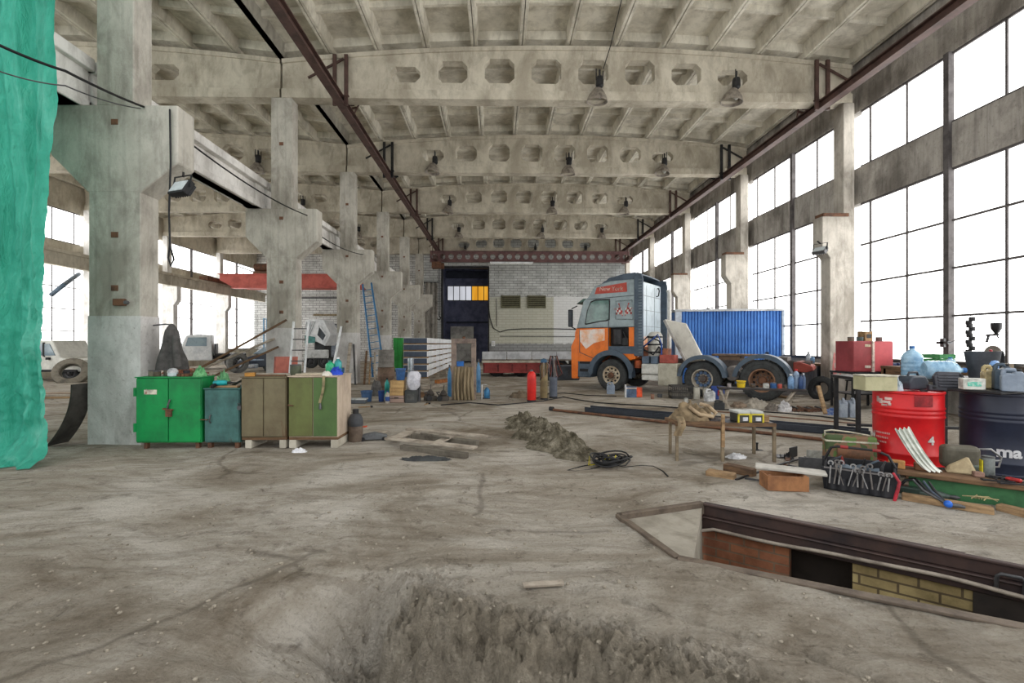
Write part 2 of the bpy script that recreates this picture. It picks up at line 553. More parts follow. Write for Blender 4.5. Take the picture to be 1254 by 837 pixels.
# ------------------------------------------------------------------ pit
PITYAW = math.atan2(pD.y - pB.y, pD.x - pB.x)
PL = (pF - pB).length
def pit():
    pit_steel = paint((74, 58, 54), (48, 42, 44), 2, .55, .3, .2, .25, (104, 72, 54))
    edge_m = paint((104, 92, 80), (74, 64, 56), 5, .7, .2, .3, .3, (96, 70, 54))
    t = thing('inspection_pit', 'sunken vehicle inspection pit with dark steel rims and brick walls', 'inspection pit', (0, 0, 0))
    t['kind'] = 'structure'
    # far wall, local x along the wall (origin pB), local y outwards
    w0 = thing('trim_wall', None, None, pB, PITYAW); w0.parent = t
    MB().box(0, PL, 0, .08, -.115, 0).box(0, PL, -.03, .02, -.012, .012).build('upper_channel', pit_steel, w0, bevel=.006)
    MB().box(0, PL, -.02, .07, -.25, -.118).box(0, PL, -.045, .0, -.13, -.115).build('lower_channel', pit_steel, w0, bevel=.006)
    yb = bricks('pit_yellow_brick', (196, 178, 128), (170, 150, 106), (112, 98, 76), noisec=.9, bw=.25, bh=.085)
    rb = bricks('pit_red_brick', (168, 112, 82), (146, 96, 74), (136, 112, 92), noisec=.9, bw=.25, bh=.085)
    darkm = paint((50, 44, 40), (34, 30, 28), 3, .9)
    def along(px):
        r_ = ray(px, 421); u_ = (pD - pB).normalized()
        q_ = r_.x / r_.y
        return (pB.y * q_ - pB.x) / (u_.x - q_ * u_.y)
    # far brick piers: (from, to) along the wall
    x1, x3, x4 = along(966), along(1044), along(1192)
    MB().box(-.3, x1, .02, .3, -1.5, -.1).build('brick_pier', rb, w0)
    MB().box(x3, x4, .02, .3, -1.5, -.24).build('brick_pier', yb, w0)
    MB().box(x1, x3, .24, .3, -1.5, -.24).box(x4, PL, .0, .06, -1.5, -.24).build('steel_lining', darkm, w0)
    pts = [(0.0 + PL * i / 40, -.055 + .012 * math.sin(i * .9), -.215 + .02 * soft(0, 6, i) - .018 * math.sin(i * .33)) for i in range(28)]
    pts = [(-.05, -.25, -.3), (.0, -.14, -.23)] + pts[1:]
    MB().tube(pts, .017, 8).build('hose', paint((150, 140, 128), (112, 102, 92), 6, .6), w0, smooth=60)
    # grab handle
    hx = along(1247)
    MB().tube([(hx - .12, -.03, -.21), (hx - .12, -.07, -.08), (hx - .10, -.08, -.055), (hx, -.08, -.055), (hx + .02, -.07, -.08), (hx + .02, -.03, -.21)], .013, 8).build('handle', STEEL, w0, smooth=60)
    # near wall and rim
    ny = math.atan2(pE.y - pC.y, pE.x - pC.x)
    nl = (pG - pC).length
    w1 = thing('trim_rim', None, None, pC, ny); w1.parent = t
    MB().box(0, nl, -.03, .0, -.16, .014).box(0, nl, -.05, .03, .0, .02).build('near_angle_iron', edge_m, w1, bevel=.004)
    MB().box(0, nl, -.3, -.03, -1.5, -.05).build('near_wall', yb, w1)
    # slanted frame corners
    def rim(a, b, n):
        d = b - a
        w = thing('trim_rim', None, None, a, math.atan2(d.y, d.x)); w.parent = t
        MB().box(0, d.length, -.03, .03, -.1, .02).build(n, edge_m, w, bevel=.004)
    rim(pA, pB, 'end_angle_iron'); rim(pA, pC, 'corner_angle_iron')
    # triangular concrete ledge and its face towards the pit
    q = pC + (pE - pC) * .05
    mb = MB()
    top = [(pA.x, pA.y, -.03), (pC.x, pC.y, -.07), (q.x, q.y, -.09), (pB.x, pB.y, -.03)]
    mb.add(top + [(x, y, -1.5) for x, y, z in top], [(0, 1, 2, 3), (4, 7, 6, 5), (0, 4, 5, 1), (1, 5, 6, 2), (2, 6, 7, 3), (3, 7, 4, 0)])
    mb.build('concrete_ledge', concrete('ledge_concrete', (150, 144, 132), (118, 111, 99), (84, 76, 64), board=False), t)
    fl = [(pA.x - .2, pA.y - .2), (pB.x, pB.y + .3), (pF.x + .3, pF.y + .3), (pG.x, pG.y - .3), (pC.x, pC.y - .3)]
    MB().prism(fl, -1.52, -1.5, 'xy').build('pit_floor', darkm, t)
    endp = MB()
    endp.bar((pF.x, pF.y, -.75), (pG.x, pG.y, -.75), .06, 1.5).build('end_wall', darkm, t)
pit()

# ------------------------------------------------------------------ roof, beams
def ztop(x, x0, x1):
    t = (x - (x0 + x1) / 2) / ((x1 - x0) / 2)
    return 9.66 + .46 * (1 - t * t)
def roof(x0, x1, y0, y1, name):
    mb = MB()
    n = 12
    xs = [x0 + (x1 - x0) * i / n for i in range(n + 1)]
    hr = .36
    for i in range(n):
        a, b = xs[i], xs[i + 1]
        za, zb = ztop(a, x0, x1) + .05 + hr, ztop(b, x0, x1) + .05 + hr
        mb.hexa([(a, y0, za), (b, y0, zb), (b, y1, zb), (a, y1, za), (a, y0, za + .12), (b, y0, zb + .12), (b, y1, zb + .12), (a, y1, za + .12)])
    for i, x in enumerate(xs):                       # long ribs: two side ribs of neighbouring slabs with a joint
        z = ztop(x, x0, x1) + .05
        for s_ in (-1, 1):
            ww = .075
            c = x + s_ * .048
            if not x0 - .1 < c < x1 + .1: continue
            mb.hexa([(c - ww * .5, y0, z), (c + ww * .5, y0, z), (c + ww * .5, y1, z), (c - ww * .5, y1, z),
                     (c - ww * (.5 if s_ > 0 else 1.1), y0, z + hr + .02), (c + ww * (1.1 if s_ > 0 else .5), y0, z + hr + .02), (c + ww * (1.1 if s_ > 0 else .5), y1, z + hr + .02), (c - ww * (.5 if s_ > 0 else 1.1), y1, z + hr + .02)])
    yy = y0
    ks = []
    for yk in [Y0 + P * k for k in range(-1, 7)]:
        for j in range(4):
            ks.append((yk + P * j / 4, .22 if j == 0 else .13))
    for y, hh in ks:
        if not y0 <= y <= y1: continue
        for i in range(n):
            a, b = xs[i] + .08, xs[i + 1] - .08
            za, zb = ztop(a, x0, x1) + .05 + hr, ztop(b, x0, x1) + .05 + hr
            w0, w1 = (.05, .09) if hh < .2 else (.16, .2)
            mb.hexa([(a, y - w0, za - hh), (b, y - w0, zb - hh), (b, y + w0, zb - hh), (a, y + w0, za - hh), (a, y - w1, za + .01), (b, y - w1, zb + .01), (b, y + w1, zb + .01), (a, y + w1, za + .01)])
    o = mb.build(name, CONC_ROOF)
    return o
structure(roof(XL, XR, 5.0, 38.0, 'ceiling'), 'ribbed precast concrete roof slabs over the wide main nave', 'ceiling')
structure(roof(XO, XL, 5.0, 42.0, 'ceiling'), 'ribbed precast concrete roof slabs over the side nave behind the columns', 'ceiling')

def beam_mesh(x0, x1):
    mb = MB()
    hw = .13
    pitch = (x1 - x0) / 12.2
    xm = (x0 + x1) / 2
    hx0 = xm - 4 * pitch
    def slab(a, b, zlo):
        n = max(1, int((b - a) / .7))
        for i in range(n):
            p, q = a + (b - a) * i / n, a + (b - a) * (i + 1) / n
            zp, zq = ztop(p, x0, x1), ztop(q, x0, x1)
            mb.hexa([(p, -hw, zlo), (q, -hw, zlo), (q, hw, zlo), (p, hw, zlo), (p, -hw, zp), (q, -hw, zq), (q, hw, zq), (p, hw, zp)])
    slab(x0 + .03, hx0, ZB)
    slab(hx0 + 8 * pitch, x1 - .03, ZB)
    for i in range(8):
        a, b = hx0 + i * pitch, hx0 + (i + 1) * pitch
        c = (a + b) / 2
        zt = ztop(c, x0, x1)
        lo, hi = ZB + .43, zt - .27 - 1.3 * (10.12 - zt)
        if hi - lo > .7: hi = lo + .7
        mid = (lo + hi) / 2
        hh, wx = (hi - lo) / 2, .43
        cut = min(.15, hh * .8)
        octa = [(c + wx, mid + hh - cut), (c + wx - cut, hi), (c - wx + cut, hi), (c - wx, mid + hh - cut), (c - wx, mid - hh + cut), (c - wx + cut, lo), (c + wx - cut, lo), (c + wx, mid - hh + cut)]
        outer = [(b, mid), (b, ztop(b, x0, x1)), (c, zt), (a, ztop(a, x0, x1)), (a, mid), (a, ZB), (c, ZB), (b, ZB)]
        vs = [(x, -hw, z) for x, z in octa + outer] + [(x, hw, z) for x, z in octa + outer]
        fs = []
        for k in range(8):
            k2 = (k + 1) % 8
            fs += [(8 + k, 8 + k2, k), (8 + k2, k2, k)]
            fs += [(24 + k2, 24 + k, 16 + k), (16 + k2, 24 + k2, 16 + k)]
            fs += [(k, k2, 16 + k2, 16 + k)]
        mb.add(vs, fs)
    mb.box(x0 + .03, x1 - .03, -.19, .19, ZB - .06, ZB + .2)      # bottom flange
    n = 16
    for i in range(n):
        p, q = x0 + .03 + (x1 - x0 - .06) * i / n, x0 + .03 + (x1 - x0 - .06) * (i + 1) / n
        zp, zq = ztop(p, x0, x1), ztop(q, x0, x1)
        mb.hexa([(p, -.18, zp - .12), (q, -.18, zq - .12), (q, .18, zq - .12), (p, .18, zp - .12), (p, -.18, zp), (q, -.18, zq), (q, .18, zq), (p, .18, zp)])
    return mb
ORD = ['first', 'second', 'third', 'fourth', 'fifth', 'sixth', 'seventh', 'eighth']
bm_main = beam_mesh(XL, XR).build('roof_beam', CONC_BEAM, loc=(0, YK[2], 0))
bm_main.name = 'roof_beam'
tag(bm_main, 'arched concrete roof beam with octagonal holes, first across the main nave', 'roof beam', 'perforated roof beams', 'structure')
for i in range(1, 5):
    c = copy_tree(bm_main, 'arched concrete roof beam with octagonal holes, %s across the main nave' % ORD[i], (0, YK[2 + i], 0))
bm_side = beam_mesh(XO, XL).build('roof_beam', CONC_BEAM, loc=(0, YK[2], 0))
tag(bm_side, 'arched concrete roof beam with octagonal holes, first across the side nave', 'roof beam', 'perforated roof beams', 'structure')
for i in range(1, 5):
    copy_tree(bm_side, 'arched concrete roof beam with octagonal holes, %s across the side nave' % ORD[i], (0, YK[2 + i], 0))

# ------------------------------------------------------------------ columns between the naves
def column_mb():
    low = MB()
    zc0, zc1, zt = 4.02, 5.42, ZB - .06
    low.box(-.41, .41, -.2, .2, -.3, zc0 + .1)
    poly = [(-.41, zc0), (.41, zc0), (1.0, 4.5), (1.0, zc1), (-1.0, zc1), (-1.0, 4.62)]
    low.prism(poly, -.204, .204)
    low.box(-.29, .30, -.196, .196, zc1 - .01, zt)
    return low
wash = MB().box(-.415, .415, -.205, .205, -.1, 2.05)
col0 = thing('column', 'tall concrete column with two corbels, standing beside the green metal cabinet', 'column', (-6.12, YK[1], 0), kind='structure', group='columns between the naves')
column_mb().build('shaft', CONC, col0, bevel=.015)
wash.build('whitewash', concrete('peeling_whitewash', (206, 204, 202), (168, 165, 162), (112, 104, 98), board=False, stain=.8), col0)
mp = MB()
for z in (2.45, 3.3, 5.1, 7.2): mp.box(-.05, .06, -.208, -.19, z, z + .09)
mp.build('steel_insert', RUST, col0)
lab = ['tall concrete column with two corbels, rising behind the brown two-door cabinets',
       'concrete column with two corbels, third from the green tarpaulin', 'concrete column with corbels beside the blue ladder, fourth from the green tarpaulin',
       'concrete column with corbels, fifth from the green tarpaulin', 'concrete column with corbels, farthest of the row near the dark doorway']
for i in range(1, 6):
    copy_tree(col0, lab[i - 1], (-6.12, YK[1 + i], 0))
# runway beam along the column row (carries the red crane)
rb_m = MB()
rb_m.box(-.14, .14, -P / 2 + .03, P / 2 - .03, .0, .7).box(-.3, .3, -P / 2 + .03, P / 2 - .03, .62, .82).box(-.2, .2, -P / 2 + .03, -P / 2 + .5, 0, .7).box(-.2, .2, P / 2 - .5, P / 2 - .03, 0, .7).box(-.22, .22, -P / 2 + .03, P / 2 - .03, 0, .16)
rbm = [None] * 7
for i in range(0, 6):
    y = YK[i] + P / 2
    if i == 0:
        r00 = MB().box(-.2, .2, 6.8, YK[1] - .03, 0, .7).box(-.3, .3, 6.8, YK[1] - .03, .62, .82).box(-.22, .22, 6.8, YK[1] - .03, 0, .16).build('crane_runway_beam', CONC_WHITE, loc=(XL - .72, 0, 5.42), bevel=.01)
        tag(r00, 'short white concrete runway beam end beside the green tarpaulin, left of the first column', 'runway beam', 'runway beams on the columns', 'structure')
    elif i == 1:
        r0 = rb_m.build('crane_runway_beam', CONC_WHITE, loc=(XL - .72, y, 5.42), bevel=.01)
        tag(r0, 'white concrete crane runway beam between the first and second columns', 'runway beam', 'runway beams on the columns', 'structure')
    else:
        copy_tree(r0, 'white concrete crane runway beam on column corbels, %s beyond the green tarpaulin' % ORD[i - 1], (XL - .72, y, 5.42))

# ------------------------------------------------------------------ outer walls with windows
TH = .12
def wall_side(X, sgn, name, y_from, y_to, wm):
    """sgn=+1: wall to the right (inside is -x)"""
    a, b = (X + .18, X + .40) if sgn > 0 else (X - .40, X - .18)
    mb = MB()
    mb.box(a, b, y_from, y_to, ZWIN, 10.3)                        # top panels
    mb.box(a, b, y_from, y_to, 5.66, 6.70)                        # middle band
    mb.box(a, b, y_from, y_to, -.3, 1.18)                         # below the windows
    o = mb.build(name, wm)
    structure(o, 'weathered concrete wall bands between long window strips', 'wall')
structure
wall_side(XR, 1, 'wall_right', -9.2, 37.4, CONC_DARK)
wall_side(XO, -1, 'wall_left', 2.0, 41.6, CONC_BEAM)
NW = [0]
def window(X, sgn, y0, y1, label):
    NW[0] += 1
    w_ = thing('window_%d' % NW[0], label, 'window', (X + .24 * sgn, (y0 + y1) / 2, 1.18), kind='structure')
    h = (y1 - y0) / 2
    zt, zb1, zb2 = ZWIN - 1.18, 6.70 - 1.18, 5.66 - 1.18
    MB().box(0, .015, -h, h, 0, zb2).box(0, .015, -h, h, zb1, zt).build('pane', PANEMAT, w_)
    m = MB()
    s = -sgn
    def bx(y, ww, d, z0, z1): m.box(min(s * .0, s * d), max(s * .0, s * d), y - ww / 2, y + ww / 2, z0, z1)
    bx(0, .13, .14, 0, zt)
    for y in (-2.3, -1.17, 1.13, 2.28):
        bx(y, .05 if y > 2 else .042, .04, 0, zb2); bx(y, .05 if y > 2 else .042, .04, zb1, zt)
    for z in (0.0, 1.07, 2.17, 3.27, zb2 - .03, zb1 + .02, zt - .03):
        m.box(min(0, s * .045), max(0, s * .045), -h, h, z - .024, z + .024)
    m.build('frame', paint((96, 92, 92), (72, 68, 68), 5, .7, .1), w_)
    m2 = MB()
    m2.box(min(0, s * .1), max(0, s * .1), -h, h, -.06, .0)
    m2.build('sill', STEEL, w_)
    return w_
for y0 in (-9.2, -3.6):  # unseen glowing bays behind the camera, added to brighten the foreground floor
    window(XR, 1, y0 + .2, y0 + P - .2, 'unseen gridded window strip behind the camera, added to light the foreground')
for i in range(0, 6):
    y0, y1 = YK[i], YK[i + 1]
    if y0 > 36.5: continue
    window(XR, 1, y0 + .2, min(y1 - .2, 37.2), ['bright gridded window strip beyond the frame edge', 'bright gridded window over the red and navy drums', 'bright gridded window behind the blue container', 'tall gridded window behind the truck cab', 'narrow-looking far gridded window, second from the brick end wall', 'farthest gridded window on the right wall, by the brick end wall'][i])
for i in range(0, 7):
    y0 = YK[i]
    window(XO, -1, y0 + .2, y0 + P - .2, ['gridded window hidden by the green tarpaulin', 'gridded window behind the green tarpaulin', 'left-wall gridded window beside the green tarpaulin edge', 'left-wall gridded window between tarpaulin and first column', 'left-wall gridded window just past the first column', 'left-wall gridded window behind the white truck', 'left-wall gridded window nearest the white brick end wall'][i])
# wall columns
def wcol_mb(sgn):
    m = MB()
    s = -sgn
    m.box(min(0, s * .72), max(0, s * .72), -.2, .2, -.3, 5.3)
    m.prism([(s*.1, 4.05), (s * .7, 4.05), (s * .95, 4.4), (s * .95, 5.3), (s*.1, 5.3)], -.206, .206)
    m.box(min(0, s * .33), max(0, s * .33), -.2, .2, 5.29, ZB - .06)
    return m
wl = ['concrete wall column right of the frame, past the navy drum', 'concrete wall column beside the maroon metal cabinet', 'concrete wall column above the blue container', 'concrete wall column behind the truck roof', 'concrete wall column, second from the brick end wall on the window side', 'concrete wall column nearest the brick end wall on the window side']
c0 = thing('column', wl[0], 'column', (XR + .02, YK[1], 0), kind='structure', group='columns along the window wall')
wcol_mb(1).build('shaft', concrete('wall_column_concrete', (196, 190, 180), (150, 144, 134), (100, 92, 82)), c0, bevel=.015)
MB().box(-.95, -.2, -.24, -.2, 5.27, 5.36).box(-.95, -.9, -.24, .1, 5.27, 5.36).build('steel_plate', RUST, c0)
for i in range(1, 6):
    cc = copy_tree(c0, wl[i], (XR + .02, YK[1 + i], 0))
    if i == 1:
        q = random.Random(8)
        sm = MB()
        for k in range(9):
            x, z, w_, h_ = q.uniform(-.66, -.1), q.uniform(.5, 1.35), q.uniform(.03, .09), q.uniform(.12, .4)
            sm.prism([(x, z), (x + w_, z + .03), (x + w_ * .8, z + h_), (x + w_ * .3, z + h_ * 1.1), (x - .01, z + h_ * .6)], -.209 - .0002 * k, -.206)
        sm.build('red_paint_smear', paint((196, 128, 124), (176, 100, 98), 6, .8), cc)
c1 = thing('column', 'concrete wall column between windows, hidden by the tarpaulin', 'column', (XO - .02, YK[2], 0), kind='structure', group='columns along the far left wall')
wcol_mb(-1).build('shaft', CONC_WHITE, c1, bevel=.015)
for i in range(2, 6):
    copy_tree(c1, ['', '', 'white concrete wall column beside the parked off-white van', 'concrete wall column far behind the first big column', 'concrete wall column far behind the white flatbed lorry', 'concrete wall column in the far corner of the side nave'][i], (XO - .02, YK[1 + i], 0))
# runway along the far left wall
rl = MB().box(-.15, .15, 2, 41, 5.3, 6.0).box(-.28, .28, 2, 41, 5.9, 6.05).build('crane_runway_beam', CONC_BEAM, loc=(XO + .75, 0, 0))
tag(rl, 'long concrete crane runway beam along the far left windows', 'runway beam', None, 'structure')

# ------------------------------------------------------------------ end walls
YE = 37.3
def endx(px): return at(px, 421, YE).x
xa, xb = endx(541), endx(599)
zd = at(600, 327, YE).z
wallb = bricks('grey_whitewashed_brick', (206, 208, 206), (188, 190, 188), (142, 143, 141), patches=[
    (endx(599), endx(678), at(0, 421, YE).z + .0, at(0, 363, YE).z, (178, 176, 154), .85),
    (endx(678), endx(772), 1.4, at(0, 362, YE).z, (216, 217, 216), .9),
    (endx(599), endx(720), .4, at(0, 421, YE).z, (88, 88, 92), .75)], noisec=.45, bw=.62, bh=.21)
mb = MB().box(xb, XR + .4, YE, YE + .3, -.3, 10.3).box(XL, xa, YE, YE + .3, -.3, 10.3).box(xa, xb, YE, YE + .3, zd, 10.3)
structure(mb.build('wall_back', wallb), 'grey painted brick end wall with a tall dark doorway', 'wall')
# doorway into the next, dark hall
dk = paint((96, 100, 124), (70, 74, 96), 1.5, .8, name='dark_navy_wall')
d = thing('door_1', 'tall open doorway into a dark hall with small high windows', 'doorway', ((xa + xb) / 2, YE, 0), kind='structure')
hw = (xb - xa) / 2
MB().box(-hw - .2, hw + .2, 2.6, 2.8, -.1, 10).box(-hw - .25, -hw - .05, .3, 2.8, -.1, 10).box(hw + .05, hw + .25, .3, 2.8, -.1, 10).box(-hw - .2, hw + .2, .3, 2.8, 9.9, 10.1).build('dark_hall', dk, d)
MB().box(-hw - .05, -hw + .1, -.04, .34, 0, zd).box(hw - .1, hw + .02, -.04, .34, 0, zd).box(-hw, hw, -.04, .34, zd - .12, zd + .05).build('frame', DARKSTEEL, d)
zw0, zw1 = at(560, 368, YE + 2.6).z, at(560, 351, YE + 2.6).z
xl_, xm_, xr_ = [at(p, 360, YE + 2.58).x - (xa + xb) / 2 for p in (548, 577, 600)]
MB().box(xl_, xm_, 2.56, 2.58, zw0, zw1).build('white_pane', glowpane('white_lit_pane', (214, 216, 224), .42), d)
MB().box(xm_ + .05, xr_, 2.56, 2.58, zw0, zw1).build('amber_pane', glowpane('amber_lit_pane', (240, 178, 60), .42, (220, 150, 40)), d)
mm = MB()
for k in range(8): 
    x = xl_ + (xr_ - xl_) * k / 7
    mm.box(x - .03, x + .03, 2.5, 2.57, zw0, zw1)
mm.box(xl_, xr_, 2.5, 2.57, zw0 - .06, zw0).box(xl_, xr_, 2.5, 2.57, zw1, zw1 + .06)
mm.build('bars', DARKSTEEL, d)
MB().box(-hw + .1, hw, 2.3, 2.6, zw1 + .7, zw1 + 1.3).box(-hw + .1, hw, 2.3, 2.6, zw0 - 2.0, zw0 - 1.85).build('crossbeam', paint((44, 48, 62), (30, 34, 44), 2, .8), d)
MB().box(-hw + .5, .55, 2.0, 2.1, .1, zw0 - 2.3).build('inner_gate', paint((176, 174, 168), (130, 128, 124), 1.2, .8), d)
wall2 = bricks('white_brick', (230, 230, 228), (206, 206, 204), (150, 150, 148), noisec=.5, bw=.62, bh=.21)
structure(MB().box(XO - .4, XL + .3, 41.6, 41.9, -.3, 10.3).build('wall_back', wall2), 'white painted brick end wall behind the red crane', 'wall')
structure(MB().box(XL - .15, XL + .15, YE + .3, 41.6, -.3, 10.3).build('wall_return', wall2), 'short white brick return wall beside the dark doorway', 'wall')
mb = MB()
mb.box(XL + .3, xa - .05, YE - .12, YE, 1.3, 1.5)
# ------------------------------------------------------------------ underslung crane rails and bridge of the main nave
def crane_rail(x, label):
    t = thing('crane_rail', label, 'crane rail', (x, 0, 8.34), group='crane rails under the roof beams')
    m = MB()
    y0, y1 = 5.2, 36.4
    m.box(-.11, .11, y0, y1, 0, .03).box(-.02, .02, y0, y1, .03, .24).box(-.11, .11, y0, y1, .22, .25)
    m.build('i_beam', RAIL, t)
    for k in range(2, 7):
        y = YK[k]
        h = MB()
        for s in (-1, 1):
            h.box(s * .16 - .05, s * .16 + .05, y - .26, y - .2, -.02, 1.42)
        h.box(-.24, .24, y - .28, y + .28, .235, .27)
        h.bar((.2, y - .24, 1.35), (.2, y - .24 - .0, .3), .03)
        h.bar((-.1 if x > 0 else .1, y - .24, 1.3), (.9 if x > 0 else -.9, y - .24, .75), .05)
        h.bar((0, y + .5, .26), (-.25 if x > 0 else .25, y + .5, .3), .05)
        h.bar((0, y + .9, .25), (.35, y + 1.2, 1.3), .04)
        h.build('hanger', DARKSTEEL if k % 2 else RAIL, t)
    return t
crane_rail(9.3, 'brown steel crane rail running under the roof along the window side')
crane_rail(-4.45, 'brown steel crane rail running under the roof above the column row')

YC = 33.0
cr = thing('bridge_crane', 'brown castellated bridge crane with round holes spanning in front of the brick wall', 'bridge crane', (2.4, YC, 7.5))
cz0, cz1 = at(650, 321, YC).z - 7.5, at(650, 308.5, YC).z - 7.5
cx0, cx1 = -7.3, 7.1
m = MB()
nh = 24
pw = (cx1 - cx0) / nh
zm, rr = (cz0 + cz1) / 2, .2
for i in range(nh):
    a, b = cx0 + i * pw, cx0 + (i + 1) * pw
    c = (a + b) / 2
    oc = [(c + rr * math.cos(R(22.5 + 45 * k)), zm + rr * math.sin(R(22.5 + 45 * k))) for k in range(8)]
    ou = [(b, zm), (b, cz1), (c, cz1), (a, cz1), (a, zm), (a, cz0), (c, cz0), (b, cz0)]
    vs = [(x, -.02, z) for x, z in oc + ou] + [(x, .02, z) for x, z in oc + ou]
    fs = []
    for k in range(8):
        k2 = (k + 1) % 8
        fs += [(8 + k, 8 + k2, k), (8 + k2, k2, k), (24 + k2, 24 + k, 16 + k), (16 + k2, 24 + k2, 16 + k), (k, k2, 16 + k2, 16 + k)]
    m.add(vs, fs)
m.box(cx0, cx1, -.12, .12, cz0 - .03, cz0 + .02).box(cx0, cx1, -.12, .12, cz1 - .02, cz1 + .03)
m.build('girder', paint((112, 82, 80), (84, 62, 62), 2, .6, .2, .15), cr)
for sx in (cx0 + .45, cx1 - .2):
    e = MB().box(sx - .12, sx + .12, -1.0, 1.0, .02, .3)
    for yy in (-.8, .8):
        for s in (-.16, .16):
            e.bar((sx + s, yy, .15), (sx + s, yy, 1.02), .05)
            e.lathe([(.09, -.03), (.09, .03)], 12, Matrix.Translation((sx + s * .75, yy, .965)) @ Matrix.Rotation(R(90), 4, 'Y'))
    e.build('end_truck', RAIL, cr)
hx = at(537, 325, YC).x - 2.4
MB().box(hx - .45, hx + .2, -.3, .3, cz0 - .5, cz0 - .05).lathe([(.0, -.4), (.22, -.4), (.22, .4), (0, .4)], 14, Matrix.Translation((hx, 0, cz0 - .3)) @ Matrix.Rotation(R(90), 4, 'Y')).build('hoist', RUST, cr, smooth=40)
MB().tube([(hx, 0, cz0 - .4), (hx, 0, -3.6)], .03, 6).tube([(hx + .1, 0, cz0 - .4), (hx + .1, 0, -3.6)], .03, 6).build('rope', STEEL, cr)
MB().tube([(hx + .05, 0, -3.6), (hx + .05, 0, -3.9), (hx + .15, 0, -4.05), (hx + .05, 0, -4.2), (hx - .08, 0, -4.1)], .05, 6).build('hook', DARKSTEEL, cr)
# long strip lamp under the bridge
xl_, xr2 = at(600, 321, YC - .3).x, at(653, 321, YC - .3).x
tl = thing('strip_light', 'long pale strip light fixed under the brown bridge crane', 'strip light', ((xl_ + xr2) / 2, YC - .25, 7.5 + cz0 - .17))
hw_ = (xr2 - xl_) / 2
MB().box(-hw_, hw_, -.1, .1, 0, .12).build('housing', WHITE, tl, bevel=.01)
MB().box(-hw_ + .05, hw_ - .05, -.07, .07, -.03, 0).build('diffuser', paint((236, 236, 232), (222, 222, 218), 3, .4), tl)
MB().box(-hw_ + .3, -hw_ + .34, -.02, .06, .1, .135).box(hw_ - .34, hw_ - .3, -.02, .06, .1, .135).build('bracket', STEEL, tl)

# ------------------------------------------------------------------ red crane of the side nave
YR = 33.4
c = thing('bridge_crane', 'red box-girder bridge crane across the side nave', 'bridge crane', (-13.8, YR, 6.05))
redp = paint((186, 92, 80), (156, 72, 62), 1.6, .6, 0, .1, .25, (120, 52, 44))
m = MB()
m.prism([(-6.2, .12), (-5.2, -.42), (5.2, -.42), (6.4, .12), (6.4, .55), (-6.2, .55)], -.22, .22)
m.box(-5.4, 5.4, -.3, .3, -.46, -.40)
m.box(-6.3, 6.5, -.3, .3, .53, .58)
m.build('girder', redp, c)
m = MB().prism([(-6.2, .12), (-5.2, -.35), (5.2, -.35), (6.4, .12), (6.4, .5), (-6.2, .5)], 1.4, 1.75)
m.build('girder', redp, c)
for sx in (-6.85, 6.5):
    MB().box(sx - .3, sx + .3, -1.0, 2.6, -.0, .3).build('end_carriage', RUST, c)
    for yy in (-.7, 2.3): 
        pass
tx = at(328, 327, YR).x + 13.8
tr = MB().box(tx - .9, tx + .7, -.3, 1.7, .58, .75)
tr.lathe([(.28, -.6), (.28, .6)], 14, Matrix.Translation((tx - .4, .2, 1.1)) @ Matrix.Rotation(R(90), 4, 'Y'))
tr.build('trolley', RUST, c, smooth=40)
MB().box(tx + .0, tx + 1.0, -.2, .7, .75, 1.55).build('winch_box', paint((150, 48, 44), (120, 36, 34), 3, .6), c, bevel=.02)
gr = MB()
for k in range(6): gr.box(tx + .08 + k * .15, tx + .16 + k * .15, -.23, -.2, .9, 1.4)
gr.build('grille', DARKSTEEL, c)
MB().tube([(tx - .9, 0, .7), (tx - 1.6, .1, .95), (tx - 2.3, .2, 1.2)], .04, 6).tube([(tx - 2.3, .2, 1.2), (tx - 2.3, .2, .55)], .03, 6).build('rail_post', DARKSTEEL, c)

# ------------------------------------------------------------------ bell lamps under the roof beams
bellm = paint((150, 142, 132), (104, 96, 88), 6, .55, .3, .15, .3, (84, 70, 58))
def bell_lamp(label, loc):
    t = thing('pendant_lamp', label, 'pendant lamp', loc, rz=rnd.uniform(0, 3), group='bell lamps on the roof beams')
    MB().tube([(0, 0, .0), (0, 0, -.2)], .03, 8).tube([(-.12, 0, 0), (-.12, 0, -.3), (0, 0, -.36), (.12, 0, -.3), (.12, 0, 0)], .016, 6).build('bracket', DARKSTEEL, t, smooth=50)
    MB().lathe([(.0, -.2), (.09, -.2), (.11, -.28), (.11, -.46), (.07, -.5)], 16).build('ballast_housing', DARKSTEEL, t, smooth=40)
    M_ = Matrix.Rotation(R(8), 4, 'X')
    MB().lathe([(.09, -.48), (.12, -.52), (.24, -.68), (.29, -.82), (.3, -.86), (.285, -.86), (.23, -.7), (.1, -.53), (.02, -.5)], 24, M_).build('reflector', bellm, t, smooth=40)
    MB().ball((0, -.0, -.68), (.08, .08, .13), 10).build('bulb', paint((214, 214, 206), (196, 196, 188), 3, .25), t, smooth=60)
    return t
lb = {0: 'window-side', 1: 'middle', 2: 'column-side'}
first = None
for k in range(1, 6):
    for j, x in enumerate((6.75, 2.86, -2.55)):
        if k == 1 and j == 2: continue
        l = '%s bell lamp on the %s perforated beam of the main nave' % (lb[j], ORD[k - 1])
        loc = (x, YK[1 + k] - .34, ZB + .72)
        if first is None: first = bell_lamp(l, loc)
        else: copy_tree(first, l, loc, rnd.uniform(0, 3))
        MB()
